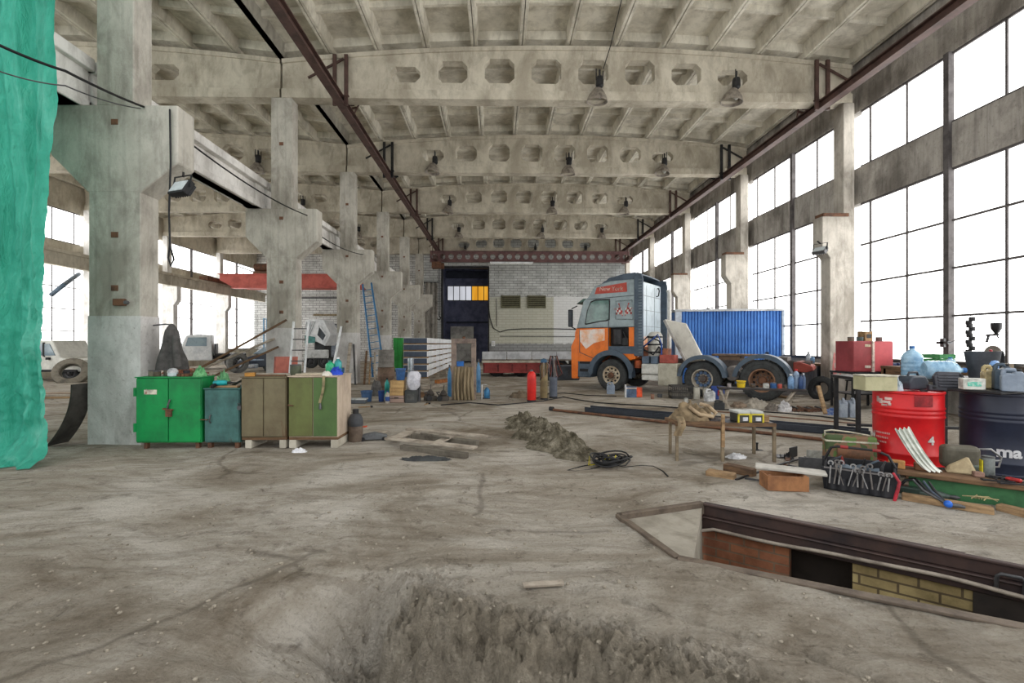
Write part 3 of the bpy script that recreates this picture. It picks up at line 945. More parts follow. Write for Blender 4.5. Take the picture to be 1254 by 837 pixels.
for k, x in ((2, -9.6), (3, -10.2), (4, -9.0), (4, -13)):
    copy_tree(first, {(2, -9.6): 'bell lamp on the second side-nave beam, behind the first column', (3, -10.2): 'bell lamp on the third side-nave beam', (4, -9.0): 'bell lamp on the fourth side-nave beam, nearer the columns', (4, -13): 'bell lamp on the fourth side-nave beam, nearer the left windows'}[(k, x)], (x, YK[1 + k] - .34, ZB + .72), 1.0)

# ------------------------------------------------------------------ flood lamps on columns, cables
def flood(label, loc, rz, tilt, cm):
    t = thing('flood_lamp', label, 'flood lamp', loc, rz)
    M_ = Matrix.Rotation(tilt, 4, 'X')
    MB().box(-.17, .17, -.05, .05, -.13, .13).xf(M_).build('housing', cm, t, bevel=.012)
    MB().box(-.14, .14, -.058, -.045, -.1, .1).xf(M_).build('lens', paint((196, 204, 206), (176, 184, 188), 8, .2), t)
    f = MB()
    for i in range(7): f.box(-.15 + i * .05 - .006, -.15 + i * .05 + .006, .05, .09, -.1, .1)
    f.xf(M_).build('cooling_fin', cm, t)
    MB().bar((-.18, 0, 0), (-.18, .03, .2), .03, .008).bar((.18, 0, 0), (.18, .03, .2), .03, .008).bar((-.18, .03, .2), (.18, .03, .2), .03, .008).bar((0, .03, .2), (-.12, .12, .3), .03).build('bracket', BLACK, t)
    return t
p_ = at(222, 231, 7.2)
flood('square black flood lamp hanging at the first column corbel', p_, R(-20), R(-30), BLACK)
p_ = at(1004, 307, YK[2] - .3)
flood('flood lamp under the corbel of the wall column by the maroon cabinet', p_, R(-60), R(-50), STEEL)
def cable(name, label, pts, r, m, cat='cable'):
    o = MB().tube(pts, r, 6).build(name, m, smooth=60)
    tag(o, label, cat)
    return o
def sag(a, b, d, n=16):
    a, b = Vector(a), Vector(b)
    return [a + (b - a) * (i / n) - Vector((0, 0, d * 4 * (i / n) * (1 - i / n))) for i in range(n + 1)]
c1_ = at(192, 133, 7.36)
cable('power_cable', 'thick black power cable swinging from the tarpaulin to the first column', [at(-40, 36, 5.0) * 5 - at(80, 87, 5.75) * 4] + sag(at(-40, 36, 5.0), at(80, 87, 5.75), .03) + sag(at(80, 87, 5.75), at(176, 131, 7.385), .02)[1:] , .018, BLACK)
cable('power_cable', 'thin grey cable below the thick black one, across the green tarpaulin', [at(-40, 72, 4.95) * 5 - at(80, 105, 5.7) * 4] + sag(at(-40, 72, 4.95), at(80, 105, 5.7), .05) + sag(at(80, 105, 5.7), at(172, 133, 7.385), .04)[1:], .009, STEEL)
cable('power_cable', 'black cable hanging straight down the first column corbel', [at(208, 134, 7.35), at(209, 200, 7.35), at(207, 260, 7.3), at(208, 300, 7.3), at(213, 318, 7.3), at(209, 326, 7.3), at(206, 316, 7.3), at(208, 300, 7.29)], .014, BLACK)
cable('power_cable', 'dark cable sagging along the white runway beam between first and second columns', [at(226, 172, 7.79)] + sag(at(236, 178, 8.3), at(376, 264, 12.97), .12), .016, BLACK)
cable('power_cable', 'dark cable sagging along the runway beam between second and third columns', [at(389, 288, 13.41)] + sag(at(392, 289, 13.6), at(445, 312, 18.57), .1), .016, BLACK)
YW = YE - .06
cable('power_cable', 'black cable drooping along the brick end wall beside the doorway', [at(598, 372, YW), at(600, 390, YW), at(604, 402, YW), at(612, 407, YW), at(622, 404, YW), at(640, 403, YW), at(680, 403, YW), at(720, 404, YW)], .035, BLACK)
cable('conduit', 'thin straight conduit low on the brick end wall', [at(612, 412, YW), at(716, 412.5, YW)], .03, STEEL, 'conduit')
cable('conduit', 'vertical conduit down the beige part of the brick end wall', [at(608, 366, YW+.03), at(608.3, 400, YW+.03)], .025, STEEL, 'conduit')
cable('power_cable', 'thin wire hanging from the roof to the middle bell lamp of the first beam', [at(739, 84, YK[2] - .3), at(748, 55, 12.2), at(764, -12, 11.2)], .012, BLACK)
b_ = thing('switch_box', 'small white switch box on the brick end wall below the conduit', 'switch box', at(604, 421, YW))
MB().box(-.15, .15, -.1, .05, -.22, .2).build('housing', WHITE, b_, bevel=.02)
MB().box(-.1, .1, -.115, -.1, -.14, .12).build('cover', paint((206, 206, 204)), b_)
# vents
def vent(px0, px1, label):
    a, b = at(px0, 377, YE), at(px1, 363, YE)
    t = thing('wall_vent', label, 'vent', ((a.x + b.x) / 2, YE - .02, a.z), group='vents in the brick end wall')
    w_, h_ = (b.x - a.x) / 2, b.z - a.z
    vm = paint((104, 102, 78), (84, 82, 62), 4, .7)
    MB().box(-w_, w_, -.02, .02, 0, h_).build('backing', paint((62, 60, 46), (50, 48, 38), 4, .8), t)
    m = MB().box(-w_, w_, -.07, .0, -.05, .05).box(-w_, w_, -.07, .0, h_ - .05, h_ + .05).box(-w_ - .03, -w_ + .06, -.07, 0, -.05, h_ + .05).box(w_ - .06, w_ + .03, -.07, 0, -.05, h_ + .05)
    m.build('frame', vm, t)
    s = MB()
    for i in range(5):
        z = h_ * (i + .7) / 5.6
        s.hexa([(-w_, -.06, z - .06), (w_, -.06, z - .06), (w_, -.05, z - .05), (-w_, -.05, z - .05), (-w_, -.02, z + .02), (w_, -.02, z + .02), (w_, -.01, z + .04), (-w_, -.01, z + .04)])
    s.build('louvre', vm, t)
vent(614, 637, 'louvred vent in the brick end wall, nearer the dark doorway')
vent(646, 668, 'louvred vent in the brick end wall, nearer the truck')

# ------------------------------------------------------------------ green tarpaulin
def tarp():
    t = NT('green_tarpaulin')
    n1 = t.noise((3, 3, .8), 6, .6, .6)
    col = t.ramp(n1, [(.3, (34, 148, 124)), (.55, (66, 184, 158)), (.75, (112, 204, 182))])
    t.bump(t.math('ADD', t.noise((7, 7, 2.2), 8, .65, 1.2), t.math('MULTIPLY', t.noise((22, 22, 9), 5, .6, .8), .35)), .9, .07)
    t.out(col, .42, 0, .5)
    tr_ = t.n.new('ShaderNodeBsdfTranslucent')
    t.l.new(col, tr_.inputs[0])
    mx = t.n.new('ShaderNodeMixShader')
    mx.inputs[0].default_value = .3
    t.l.new(t.p.outputs[0], mx.inputs[1]); t.l.new(tr_.outputs[0], mx.inputs[2])
    t.l.new(mx.outputs[0], t.n['Material Output'].inputs[0])
    Yt = 6.3
    prof = [(0, 75), (150, 72), (280, 66), (400, 63), (470, 61), (510, 64), (535, 70), (556, 79)]
    def xr(py):
        for (a, xa_), (b, xb_) in zip(prof, prof[1:]):
            if py <= b: return xa_ + (xb_ - xa_) * max(0, (py - a)) / (b - a)
        return 77
    def fn(u, v):
        z = 7.6 * (1 - v)
        px = xr(421 - (z - CAMZ) * F / Yt)
        xe = at(px, 421, Yt).x
        x = -10.2 + (xe + 10.2) * u
        zb = .02
        fold = .07 * math.sin(x * 8.5 + .6 * math.sin(z * .9)) + .045 * math.sin(x * 17 + z * .5) + .02 * math.sin(x * 41 + 2 * math.sin(z * 1.3))
        wr = noise.fractal(Vector((x * 1.6, z * 1.2, 3.3)), .9, 2, 4)
        rg = 1 - abs(noise.fractal(Vector((x * 2.6 + z * .6, z * 2.2 - x, 1.3)), .8, 2.1, 5)) * 1.6
        crumple = (.02 + .05 * soft(3.0, .3, z)) * wr + (.015 + .04 * soft(3.2, .8, z)) * rg
        y = Yt + fold * (.5 + .5 * soft(0, 2, z)) + crumple + .02 * noise.noise(Vector((x * 6, z * 5, 0)))
        if z < .5:
            y -= (.5 - z) ** 2 * 1.6 * (1 + .5 * wr)
        y -= .06 * (1 if u > .97 else 0)
        return (x, y, z + .015 + hf(x, y) * soft(.5, 0, z))
    o = MB().surf(fn, 260, 330, 0).build('tarpaulin', t.m, smooth=180)
    tag(o, 'crumpled green tarpaulin hanging as a curtain down to the floor', 'tarpaulin')
    c = cable('steel_cable', 'steel cable strung overhead carrying the green tarpaulin', [(-10.3, 6.3, 7.66), (-6.0, 6.3, 7.66), (-5.95, 7.4, 7.68)], .02, STEEL)
tarp()
# ------------------------------------------------------------------ generic vehicle wheel
def wheel_parts(parent, x, y, r, wdt, rim_c, face=-1, name='wheel', hub_c=None, deep=False, studs=10, z=None):
    """wheel with its axle along local y; face -1: outer side towards -y"""
    z = r if z is None else z
    e = bpy.data.objects.new(name, None); COL.objects.link(e)
    e.parent = parent; e.location = (x, y, z); e.empty_display_size = .1
    A = Matrix.Rotation(R(90) * (1 if face < 0 else -1), 4, 'X')
    h = wdt / 2
    rr = r * .56
    MB().lathe([(rr, -h * .8), (rr + .04, -h), (r * .82, -h * 1.02), (r * .95, -h * .92), (r, -h * .72), (r, h * .72), (r * .95, h * .92), (r * .82, h * 1.02), (r * .80, h * .98), (r*.7, h), (rr + .03, h * .98), (rr, h * .8), (rr, -h * .8)], 40, A, caps=False).build('tyre', RUBBER, e, smooth=35)
    tm = MB()
    for i in range(40):
        a = 2 * PI * i / 40
        Mx = A @ Matrix.Rotation(a, 4, 'Z') @ Matrix.Translation((r - .004, 0, 0))
        for s in (-1, 1):
            b = MB().box(-.01, .018, -.028, .028, s * h * .38 - h * .27, s * h * .38 + h * .27)
            tm.add([Mx @ Vector(p) for p in b.v], b.f)
    tm.build('tread', RUBBER, e)
    d = h * .55 if not deep else -h * .35
    MB().lathe([(rr + .01, h * .86), (rr + .015, h * .93), (rr - .02, h * .9), (rr - .045, h * .6), (rr - .06, d), (r * .30, d + .02), (r * .29, d + .05), (0, d + .05)], 40, A, caps=False).build('rim', rim_c, e, smooth=35)
    hc = hub_c or rim_c
    MB().lathe([(r * .2, d), (r * .2, d + .1), (r * .16, d + .13), (0, d + .14)], 20, A).build('hub', hc, e, smooth=35)
    hm = MB(); bm_ = MB()
    for i in range(studs):
        a = 2 * PI * i / studs
        Mx = A @ Matrix.Translation((math.cos(a) * r * .26, math.sin(a) * r * .26, d + .04))
        bm_.lathe([(.018, 0), (.018, .05), (0, .055)], 6, Mx)
        Mx = A @ Matrix.Translation((math.cos(a + .3) * r * .42, math.sin(a + .3) * r * .42, d + .005))
        hm.lathe([(.038, 0), (.036, .014), (0, .014)], 10, Mx)
    bm_.build('wheel_nut', STEEL, e)
    hm.build('rim_hole', BLACK, e)
    return e
# ------------------------------------------------------------------ truck
TY = R(-38)
TL = g(748, 479)
u_ = Vector((math.cos(TY), math.sin(TY), 0)); v_ = Vector((-math.sin(TY), math.cos(TY), 0))
TO = Vector((TL.x, TL.y, 0)) - u_ * 1.38
def T2(px, py, y=0.0):
    """photo pixel -> truck side plane (local x, z) at local y"""
    d = ray(px, py)
    o = Vector((0, 0, CAMZ)) - (TO + v_ * y)
    t = -o.dot(v_) / d.dot(v_)
    p = o + d * t
    return p.dot(u_), p.z
def truck():
    t = thing('truck_tractor', 'orange and grey cab-over truck tractor without trailer, parked beside the windows', 'truck', TO, TY)
    grey = paint((150, 164, 168), (128, 142, 146), 2.2, .38, 0, .04)
    orange = paint((226, 116, 28), (206, 98, 20), 2.0, .35, 0, .04)
    pale = paint((226, 214, 206), (232, 158, 96), 1.8, .4, 0, .04)
    navy = paint((74, 88, 102), (56, 68, 80), 3, .5, 0, .05)
    W_ = 2.48
    # upper cab (grey): side profile x,z
    up = [(.06, 2.15), (.34, 3.14), (.50, 3.22), (.78, 3.62), (1.35, 3.74), (2.25, 3.74), (2.25, 2.15)]
    MB().prism(up, 0.0, W_).build('cab_upper', grey, t, bevel=.05, seg=3)
    low = [(.0, .95), (-.02, 1.3), (.0, 2.0), (.06, 2.17), (1.30, 2.17), (1.30, 1.52), (2.25, 1.52), (2.25, 1.10)]
    arch = [(1.38 + .70 * math.cos(R(a)), .58 + .70 * math.sin(R(a))) for a in range(40, 181, 10)]
    lowp = low + [(p[0], p[1]) for p in arch if p[1] > .9 and p[0] < 2.2] + [(.62, .95)]
    MB().prism(lowp, 0.0, W_).build('cab_lower', orange, t, bevel=.03, seg=2)
    # faded reflective band on the door
    MB().prism([(.22, 1.68), (.20, 2.09), (1.16, 2.12), (1.16, 1.72), (.75, 1.62), (.45, 1.42)], -.012, .0).build('door_panel', pale, t, bevel=.01)
    # dark opening behind the door with machinery
    MB().box(1.33, 2.10, .12, 2.3, 1.5, 2.14).build('cab_underside', BLACK, t)
    k = MB()
    k.box(2.02, 2.22, -.01, .12, 1.45, 2.16)
    k.build('corner_panel', orange, t)
    k = MB().lathe([(.16, 0), (.16, .5), (.1, .52)], 14, Matrix.Translation((1.62, .06, 1.58))).tube([(1.4, .08, 1.6), (1.55, .05, 1.95), (1.8, .06, 2.0), (1.95, .08, 1.7)], .03, 8).box(1.75, 1.98, .02, .12, 1.55, 1.8)
    k.build('air_filter', DARKSTEEL, t, smooth=40)
    # mudguard over the front wheel
    a0 = MB()
    def ring(u, v):
        a = R(-8 + 190 * u)
        r_ = .66 + .17 * v * (1 if 20 < 190 * u < 190 else .6)
        return (1.38 + r_ * math.cos(a), -.02, .56 + r_ * math.sin(a))
    a0.surf(ring, 28, 3, .05)
    a0.surf(lambda u, v: (1.38 + .67 * math.cos(R(-8 + 190 * u)), -.02 + .45 * v, .56 + .67 * math.sin(R(-8 + 190 * u))), 28, 3, .03)
    a0.box(1.3, 2.22, -.03, .05, 1.27, 1.52)
    a0.build('front_mudguard', navy, t, smooth=40)
    # bumper, steps
    MB().prism([(-.06, .42), (-.08, .8), (-.02, 1.02), (.68, 1.02), (.66, .72), (.62, .42)], 0, W_).build('bumper', navy, t, bevel=.04, seg=2)
    MB().prism([(-.12, .36), (-.14, 1.5), (.06, 1.9), (.12, 1.5), (.14, .8), (.12, .36)], -.03, .10).build('corner_deflector', orange, t, bevel=.02)
    MB().box(.2, .6, -.02, .1, .62, .72).box(.2, .6, -.02, .1, .9, .98).build('step', BLACK, t, bevel=.01)
    MB().box(-.1, -.04, .15, .6, .55, .8).build('headlamp', paint((214, 220, 224), None, 4, .15), t, bevel=.02)
    MB().box(.04, .08, .15, W_ - .15, 1.2, 2.0).build('grille', BLACK, t)
    # door outlines, window, sleeper panel
    seam = MB()
    for a, b in (((1.30, 1.5), (1.30, 3.1)), ((.1, 2.16), (2.25, 2.16)), ((.5, 3.16), (2.25, 3.2)), ((.2, 1.3), (.2, 2.1)), ((.2, 1.3), (.72, 1.1))):
        seam.bar((a[0], -.006, a[1]), (b[0], -.006, b[1]), .018, .018, up=(0, 1, 0))
    seam.build('seam', paint((70, 78, 82), None, 4, .7), t)
    win = [T2(*q) for q in ((717.5, 396), (720, 381), (724, 371), (730, 368.5), (745.5, 368), (746, 371), (745.5, 391), (742, 392.5), (735, 393), (719, 396.5))]
    cx_ = sum(p[0] for p in win) / len(win); cz_ = sum(p[1] for p in win) / len(win)
    wf = [(cx_ + (p[0] - cx_) * 1.09, cz_ + (p[1] - cz_) * 1.12) for p in win]
    MB().prism(wf, -.012, .004).build('window_rubber', BLACK, t, bevel=.004)
    MB().prism(win, -.02, -.011).build('side_window', paint((96, 128, 122), (58, 80, 78), 1.3, .06, 0, 0), t)
    MB().prism([(.09, 2.25), (.36, 3.1), (.33, 3.14), (.05, 2.25)], .1, W_ - .1).build('windscreen', paint((40, 52, 54), (30, 40, 42), 2, .05, 0, 0), t)
    pan = [T2(*q) for q in ((754, 391), (754, 369), (774, 367.5), (775, 391.5))]
    fr = MB()
    for i in range(4):
        a, b = pan[i], pan[(i + 1) % 4]
        fr.bar((a[0], -.008, a[1]), (b[0], -.008, b[1]), .035, .03, up=(0, 1, 0))
    fr.build('sleeper_panel', paint((132, 148, 152), None, 3, .4), t, bevel=.006)
    # two crossed chequered flags emblem
    red_, whi = paint((176, 58, 52), None, 6, .5), paint((226, 226, 222), None, 6, .5)
    er, ew = MB(), MB()
    ex, ez = T2(764, 380)
    for s in (-1, 1):
        for i in range(4):
            for j in range(3):
                a = Vector((ex + s * (.06 + i * .065 + j * .018), -.014, ez - .12 + j * .075 + i * .028 - (i * i) * .008))
                (er if (i + j) % 2 else ew).bar(a - Vector((.03, 0, 0)), a + Vector((.03, 0, 0)), .07, .006, up=(0, 1, 0)) if True else None
        er.bar((ex + s * .04, -.014, ez - .2), (ex + s * .16, -.014, ez + .19), .02, .008, up=(0, 1, 0))
        er.ball((ex + s * .17, -.014, ez + .21), .025, 5)
    em = er.build('emblem', red_, t)
    ew.build('emblem_chequer', whi, em)
    # New York banner
    ban = [T2(*q) for q in ((728.5, 360.5), (731, 352.5), (767.5, 346), (768, 357.5))]
    bn = MB().prism(ban, -.015, .01).build('name_board', paint((178, 74, 60), (160, 62, 52), 3, .5), t)
    def text(body, size, mat, parent, M_, name='lettering', ext=.003, xs=1.0, bold=0.0):
        cu = bpy.data.curves.new(name, 'FONT')
        cu.body = body; cu.size = size; cu.extrude = ext; cu.offset = bold
        cu.align_x = 'CENTER'; cu.align_y = 'CENTER'
        ob = bpy.data.objects.new(name, cu)
        me = bpy.data.meshes.new_from_object(ob)
        bpy.data.objects.remove(ob)
        me.transform(M_ @ Matrix.Diagonal((xs, 1, 1, 1)))
        me.materials.append(mat)
        o = bpy.data.objects.new(name, me); COL.objects.link(o)
        if parent: o.parent = parent
        return o
    globals()['text'] = text
    bc = T2(748.5, 354)
    sl = math.atan2(ban[2][1] - ban[1][1], ban[2][0] - ban[1][0])
    text('New York', .2, paint((206, 178, 164), None, 5, .5), bn, Matrix.Translation((bc[0], -.018, bc[1])) @ Matrix.Rotation(-sl * -.6, 4, 'Y') @ Matrix.Rotation(R(90), 4, 'X'), xs=1.0)
    # roof spoiler and side deflectors
    sp = MB()
    sp.surf(lambda u, v: (1.02 + 1.2 * u, .08 + (W_ - .16) * v, 3.70 + .26 * math.sin(min(u * 1.15, 1) * PI / 2) ** .8 + .03 * math.sin(v * PI)), 10, 10, .04)
    sp.prism([(1.02, 3.66), (1.3, 3.86), (2.22, 3.97), (2.22, 3.66)], .06, .1).prism([(1.02, 3.66), (1.3, 3.86), (2.22, 3.97), (2.22, 3.66)], W_ - .1, W_ - .06)
    sp.build('roof_deflector', navy, t, smooth=40)
    df = MB()
    df2 = MB()
    df2.prism([(2.2, 1.2), (2.2, 3.86), (2.28, 3.95), (2.46, 3.9), (2.5, 3.7), (2.5, 1.2)], -.03, .06)
    df.prism([(2.2, 1.2), (2.2, 3.86), (2.28, 3.95), (2.46, 3.9), (2.5, 3.7), (2.5, 1.2)], W_ - .06, W_ + .03)
    df.build('side_deflector', navy, t, bevel=.02); df2.build('side_deflector', navy, t, bevel=.02)
    rb_ = MB()
    for i in range(26): rb_.box(2.36, 2.47, -.042, -.02, 1.3 + i * .095, 1.34 + i * .095)
    rb_.build('deflector_rib', paint((110, 124, 132), None, 3, .5), t)
    # back wall of the cab: pale grey above, faded orange below, handles
    MB().box(2.25, 2.285, .1, W_ - .1, 1.85, 3.7).build('back_panel', paint((196, 208, 214), (176, 188, 194), 2, .4), t, bevel=.01)
    MB().box(2.25, 2.29, .1, W_ - .1, 1.15, 1.85).build('back_skirt', pale, t, bevel=.01)
    sm = MB()
    for z in (2.2, 2.75, 3.25): sm.box(2.286, 2.292, .15, W_ - .15, z - .008, z + .008)
    for y in (.9, 1.7): sm.box(2.286, 2.292, y - .008, y + .008, 1.9, 3.6)
    sm.build('back_seam', paint((150, 160, 166), None, 3, .6), t)
    hd = MB()
    for y in (.25, 1.9): hd.tube([(2.28, y, 3.3), (2.36, y, 3.32), (2.38, y + .03, 3.5), (2.34, y + .1, 3.6), (2.28, y + .12, 3.6)], .022, 6)
    hd.build('grab_handle', BLACK, t, smooth=60)
    # mirrors, visor
    MB().box(-.16, -.02, -.22, -.06, 2.2, 2.82).build('mirror', paint((54, 60, 66), None, 4, .5), t, bevel=.03, seg=2)
    MB().tube([(-.06, -.12, 2.85), (.1, .0, 2.95)], .02, 6).tube([(-.06, -.12, 2.2), (.06, .0, 2.12)], .02, 6).build('mirror_arm', BLACK, t)
    MB().prism([(.05, 3.02), (.33, 3.2), (.44, 3.2), (.36, 3.1)], .0, W_).build('sun_visor', paint((66, 92, 84), None, 4, .4), t, bevel=.015)
    # chassis
    frm = paint((92, 84, 80), (66, 60, 58), 4, .7, .2, .2, .3, (98, 70, 56))
    MB().box(1.0, 7.0, .75, .83, .82, 1.1).box(1.0, 7.0, 1.65, 1.73, .82, 1.1).box(2.6, 2.7, .8, 1.7, .85, 1.05).box(3.5, 3.6, .8, 1.7, .85, 1.05).box(5.0, 5.15, .8, 1.7, .8, 1.08).box(6.6, 6.75, .8, 1.7, .82, 1.08).build('frame_rail', frm, t, bevel=.006)
    MB().prism([(6.6, 1.08), (6.75, 1.1), (7.05, .98), (7.08, .86), (6.9, .8), (6.6, .82)], .6, 1.9).build('rear_crossmember', paint((140, 62, 50), (110, 48, 40), 3, .7, 0, .1, .25), t, bevel=.02)
    # axles, gearbox
    MB().lathe([(.07, -1.2), (.07, 1.2)], 12, Matrix.Translation((1.38, 1.24, .54)) @ Matrix.Rotation(R(90), 4, 'X')).lathe([(.09, -1.1), (.1, -.2), (.26, -.12), (.26, .12), (.1, .2), (.09, 1.1)], 16, Matrix.Translation((4.3, 1.24, .54)) @ Matrix.Rotation(R(90), 4, 'X')).lathe([(.09, -1.1), (.1, -.2), (.26, -.12), (.26, .12), (.1, .2), (.09, 1.1)], 16, Matrix.Translation((5.85, 1.24, .56)) @ Matrix.Rotation(R(90), 4, 'X')).build('axle', frm, t, smooth=40)
    MB().box(.9, 2.2, .8, 1.7, .6, 1.4).lathe([(.35, 0), (.3, .5), (.18, 1.0)], 16, Matrix.Translation((2.1, 1.24, .95)) @ Matrix.Rotation(R(90), 4, 'Y')).build('engine', DARKSTEEL, t, bevel=.03)
    # fifth wheel plate
    MB().prism([(4.5, -.45), (5.6, -.45), (5.75, -.12), (5.3, -.06), (5.3, .06), (5.75, .12), (5.6, .45), (4.5, .45), (4.35, .2), (4.35, -.2)], 1.22, 1.28, 'xy').xf(Matrix.Translation((0, 1.24, 0))).box(4.6, 5.2, .85, 1.62, 1.08, 1.22).build('fifth_wheel', paint((120, 98, 80), (88, 74, 64), 4, .7, .2), t, bevel=.01)
    # wheels
    rimf = paint((196, 184, 162), (150, 130, 106), 6, .6, .1, .1, .25, (110, 84, 66))
    rimg = paint((172, 164, 150), (130, 120, 106), 6, .6, .1, .1, .25, (110, 84, 66))
    rimr = paint((140, 106, 82), (104, 76, 60), 6, .7, .1, .1, .35, (84, 58, 46))
    blu = paint((84, 108, 140), (66, 84, 112), 8, .5)
    for fy, wy in ((-1, .17), (1, W_ - .17)):
        wheel_parts(t, 1.38, wy, .53, .30, rimf, fy, 'front_wheel', hub_c=RUST)
    e = wheel_parts(t, 4.30, .22, .53, .34, rimg, -1, 'drive_wheel', hub_c=RUST, deep=True)
    bs = MB()
    A = Matrix.Rotation(R(90), 4, 'X')
    for i in range(10):
        a = 2 * PI * i / 10
        bs.box(-.035, .035, -.03, .03, 0, .03)
        b = MB().box(-.045, .045, -.05, .05, 0, .03).xf(A @ Matrix.Translation((math.cos(a) * .20, math.sin(a) * .20, .0)) @ Matrix.Rotation(a, 4, 'Z'))
        bs.add(b.v, b.f)
    bs.build('blue_hub_plate', blu, e)
    wheel_parts(t, 4.30, W_ - .22, .53, .34, rimg, 1, 'drive_wheel', hub_c=RUST, deep=True)
    wheel_parts(t, 5.90, .16, .57, .40, rimr, -1, 'tag_wheel', hub_c=RUST, deep=True)
    wheel_parts(t, 5.90, W_ - .2, .57, .40, rimr, 1, 'tag_wheel', hub_c=RUST, deep=True)
    # rear mudguards
    def mud(xc, r, a0_, a1_, tail=0, nm='rear_mudguard'):
        m = MB()
        m.surf(lambda u, v: (xc + r * math.cos(R(a0_ + (a1_ - a0_) * u)), -.06 + .56 * v, .55 + r * math.sin(R(a0_ + (a1_ - a0_) * u))), 24, 4, .03)
        m.surf(lambda u, v: (xc + (r - .09 * v) * math.cos(R(a0_ + (a1_ - a0_) * u)), -.06, .55 + (r - .09 * v) * math.sin(R(a0_ + (a1_ - a0_) * u))), 24, 2, .02)
        m.build(nm, navy, t, smooth=40)
    mud(4.30, .68, 5, 176); mud(5.90, .73, 5, 172)
    MB().lathe([(.0, -.3), (.2, -.28), (.24, -.2), (.24, .2), (.2, .28), (0, .3)], 18, Matrix.Translation((5.1, .55, .72)) @ Matrix.Rotation(R(90), 4, 'X')).build('air_tank', paint((126, 120, 116), (98, 92, 90), 4, .6), t, smooth=40)
    # exhaust and machinery behind the cab
    MB().tube([(2.75, 1.9, 1.0), (2.75, 1.9, 3.4), (2.72, 1.85, 3.5)], .07, 12).build('exhaust_pipe', paint((214, 212, 206), (186, 182, 176), 4, .4), t, smooth=50)
    MB().lathe([(.22, 0), (.24, .1), (.24, .75), (.18, .85), (.1, .88)], 20, Matrix.Translation((2.72, .5, 1.12))).build('silencer', paint((204, 202, 194), (150, 146, 138), 6, .5, .2), t, smooth=40)
    bd = MB()
    for z in (1.3, 1.55, 1.8): bd.lathe([(.246, z), (.252, z + .02), (.246, z + .05)], 20, Matrix.Translation((2.72, .5, 0)))
    bd.build('silencer_band', BLACK, t)
    hs = MB()
    hs.tube([(2.3, .2, 1.75), (2.5, .1, 1.4), (2.8, .1, 1.25), (2.95, .2, 1.5), (3.0, .5, 1.3)], .03, 8)
    hs.tube([(2.35, .3, 1.65), (2.6, .16, 1.85), (2.95, .2, 1.7), (3.1, .4, 1.2)], .022, 8)
    hs.build('air_hose', BLACK, t, smooth=60)
    MB().tube([(2.4, .3, 1.5), (2.95, .12, 1.9), (3.05, .14, 1.6), (3.0, .3, 1.2)], .025, 8).build('blue_hose', paint((44, 84, 160), None, 5, .4), t, smooth=60)
    MB().box(2.3, 2.55, .2, .6, 1.1, 1.5).box(2.95, 3.2, .3, .7, 1.08, 1.45).build('valve_block', paint((150, 96, 72), (90, 60, 50), 5, .7), t, bevel=.02)
    # side boxes: battery box, tank
    MB().box(2.45, 3.15, -.02, .5, .62, .95).box(2.45, 3.2, .0, .5, .42, .6).build('battery_box', paint((206, 206, 200), (168, 166, 160), 5, .6), t, bevel=.02)
    q0, q1 = T2(811, 456, -.03), T2(838, 484, -.03)
    MB().box(3.0, 3.6, -.05, .5, .28, .98).build('fuel_tank', paint((178, 174, 158), (150, 146, 130), 3, .6, 0, .1), t, bevel=.02)
    MB().box(3.02, 3.5, .02, .4, .985, 1.25).build('red_box', paint((166, 82, 70), (134, 64, 56), 4, .6, 0, .1, .2), t, bevel=.02)
    b2 = MB().box(2.45, 2.68, .02, .35, .955, 1.2).box(2.74, 2.97, .02, .35, .955, 1.2)
    b2.build('battery', paint((92, 108, 126), (70, 82, 96), 4, .5), t, bevel=.015)
    MB().lathe([(.12, 0), (.12, .24), (.06, .26)], 14, Matrix.Translation((2.22, .3, .8))).build('oil_filter', paint((206, 104, 62), None, 4, .5), t, smooth=40)
    # leaning pale panel standing on the frame
truck()
pn = thing('cab_panel', 'big dented off-white panel leaning against the truck frame behind the cab', 'panel', TO, TY)
pm = paint((206, 202, 192), (184, 180, 170), 1.5, .6, 0, .1)
a, b, c_, d_ = T2(814, 392, .8), T2(840, 398, .8), T2(862, 442, .6), T2(842, 445, .6)
pts = [(a[0], .8, a[1]), (b[0], .8, b[1] + .02), (c_[0] + .02, .6, c_[1]), (d_[0] - .02, .6, d_[1])]
th_ = Vector((0, .07, .03))
m = MB().hexa([Vector(p) for p in pts] + [Vector(p) + th_ for p in pts])
m.build('skin', pm, pn, bevel=.015)
q = [Vector(p) for p in pts]
e_ = MB()
e_.bar(q[0] - th_ * .3, q[3] - th_ * .3, .07, .09)
e_.build('folded_edge', paint((178, 174, 168), None, 3, .5), pn, bevel=.01)

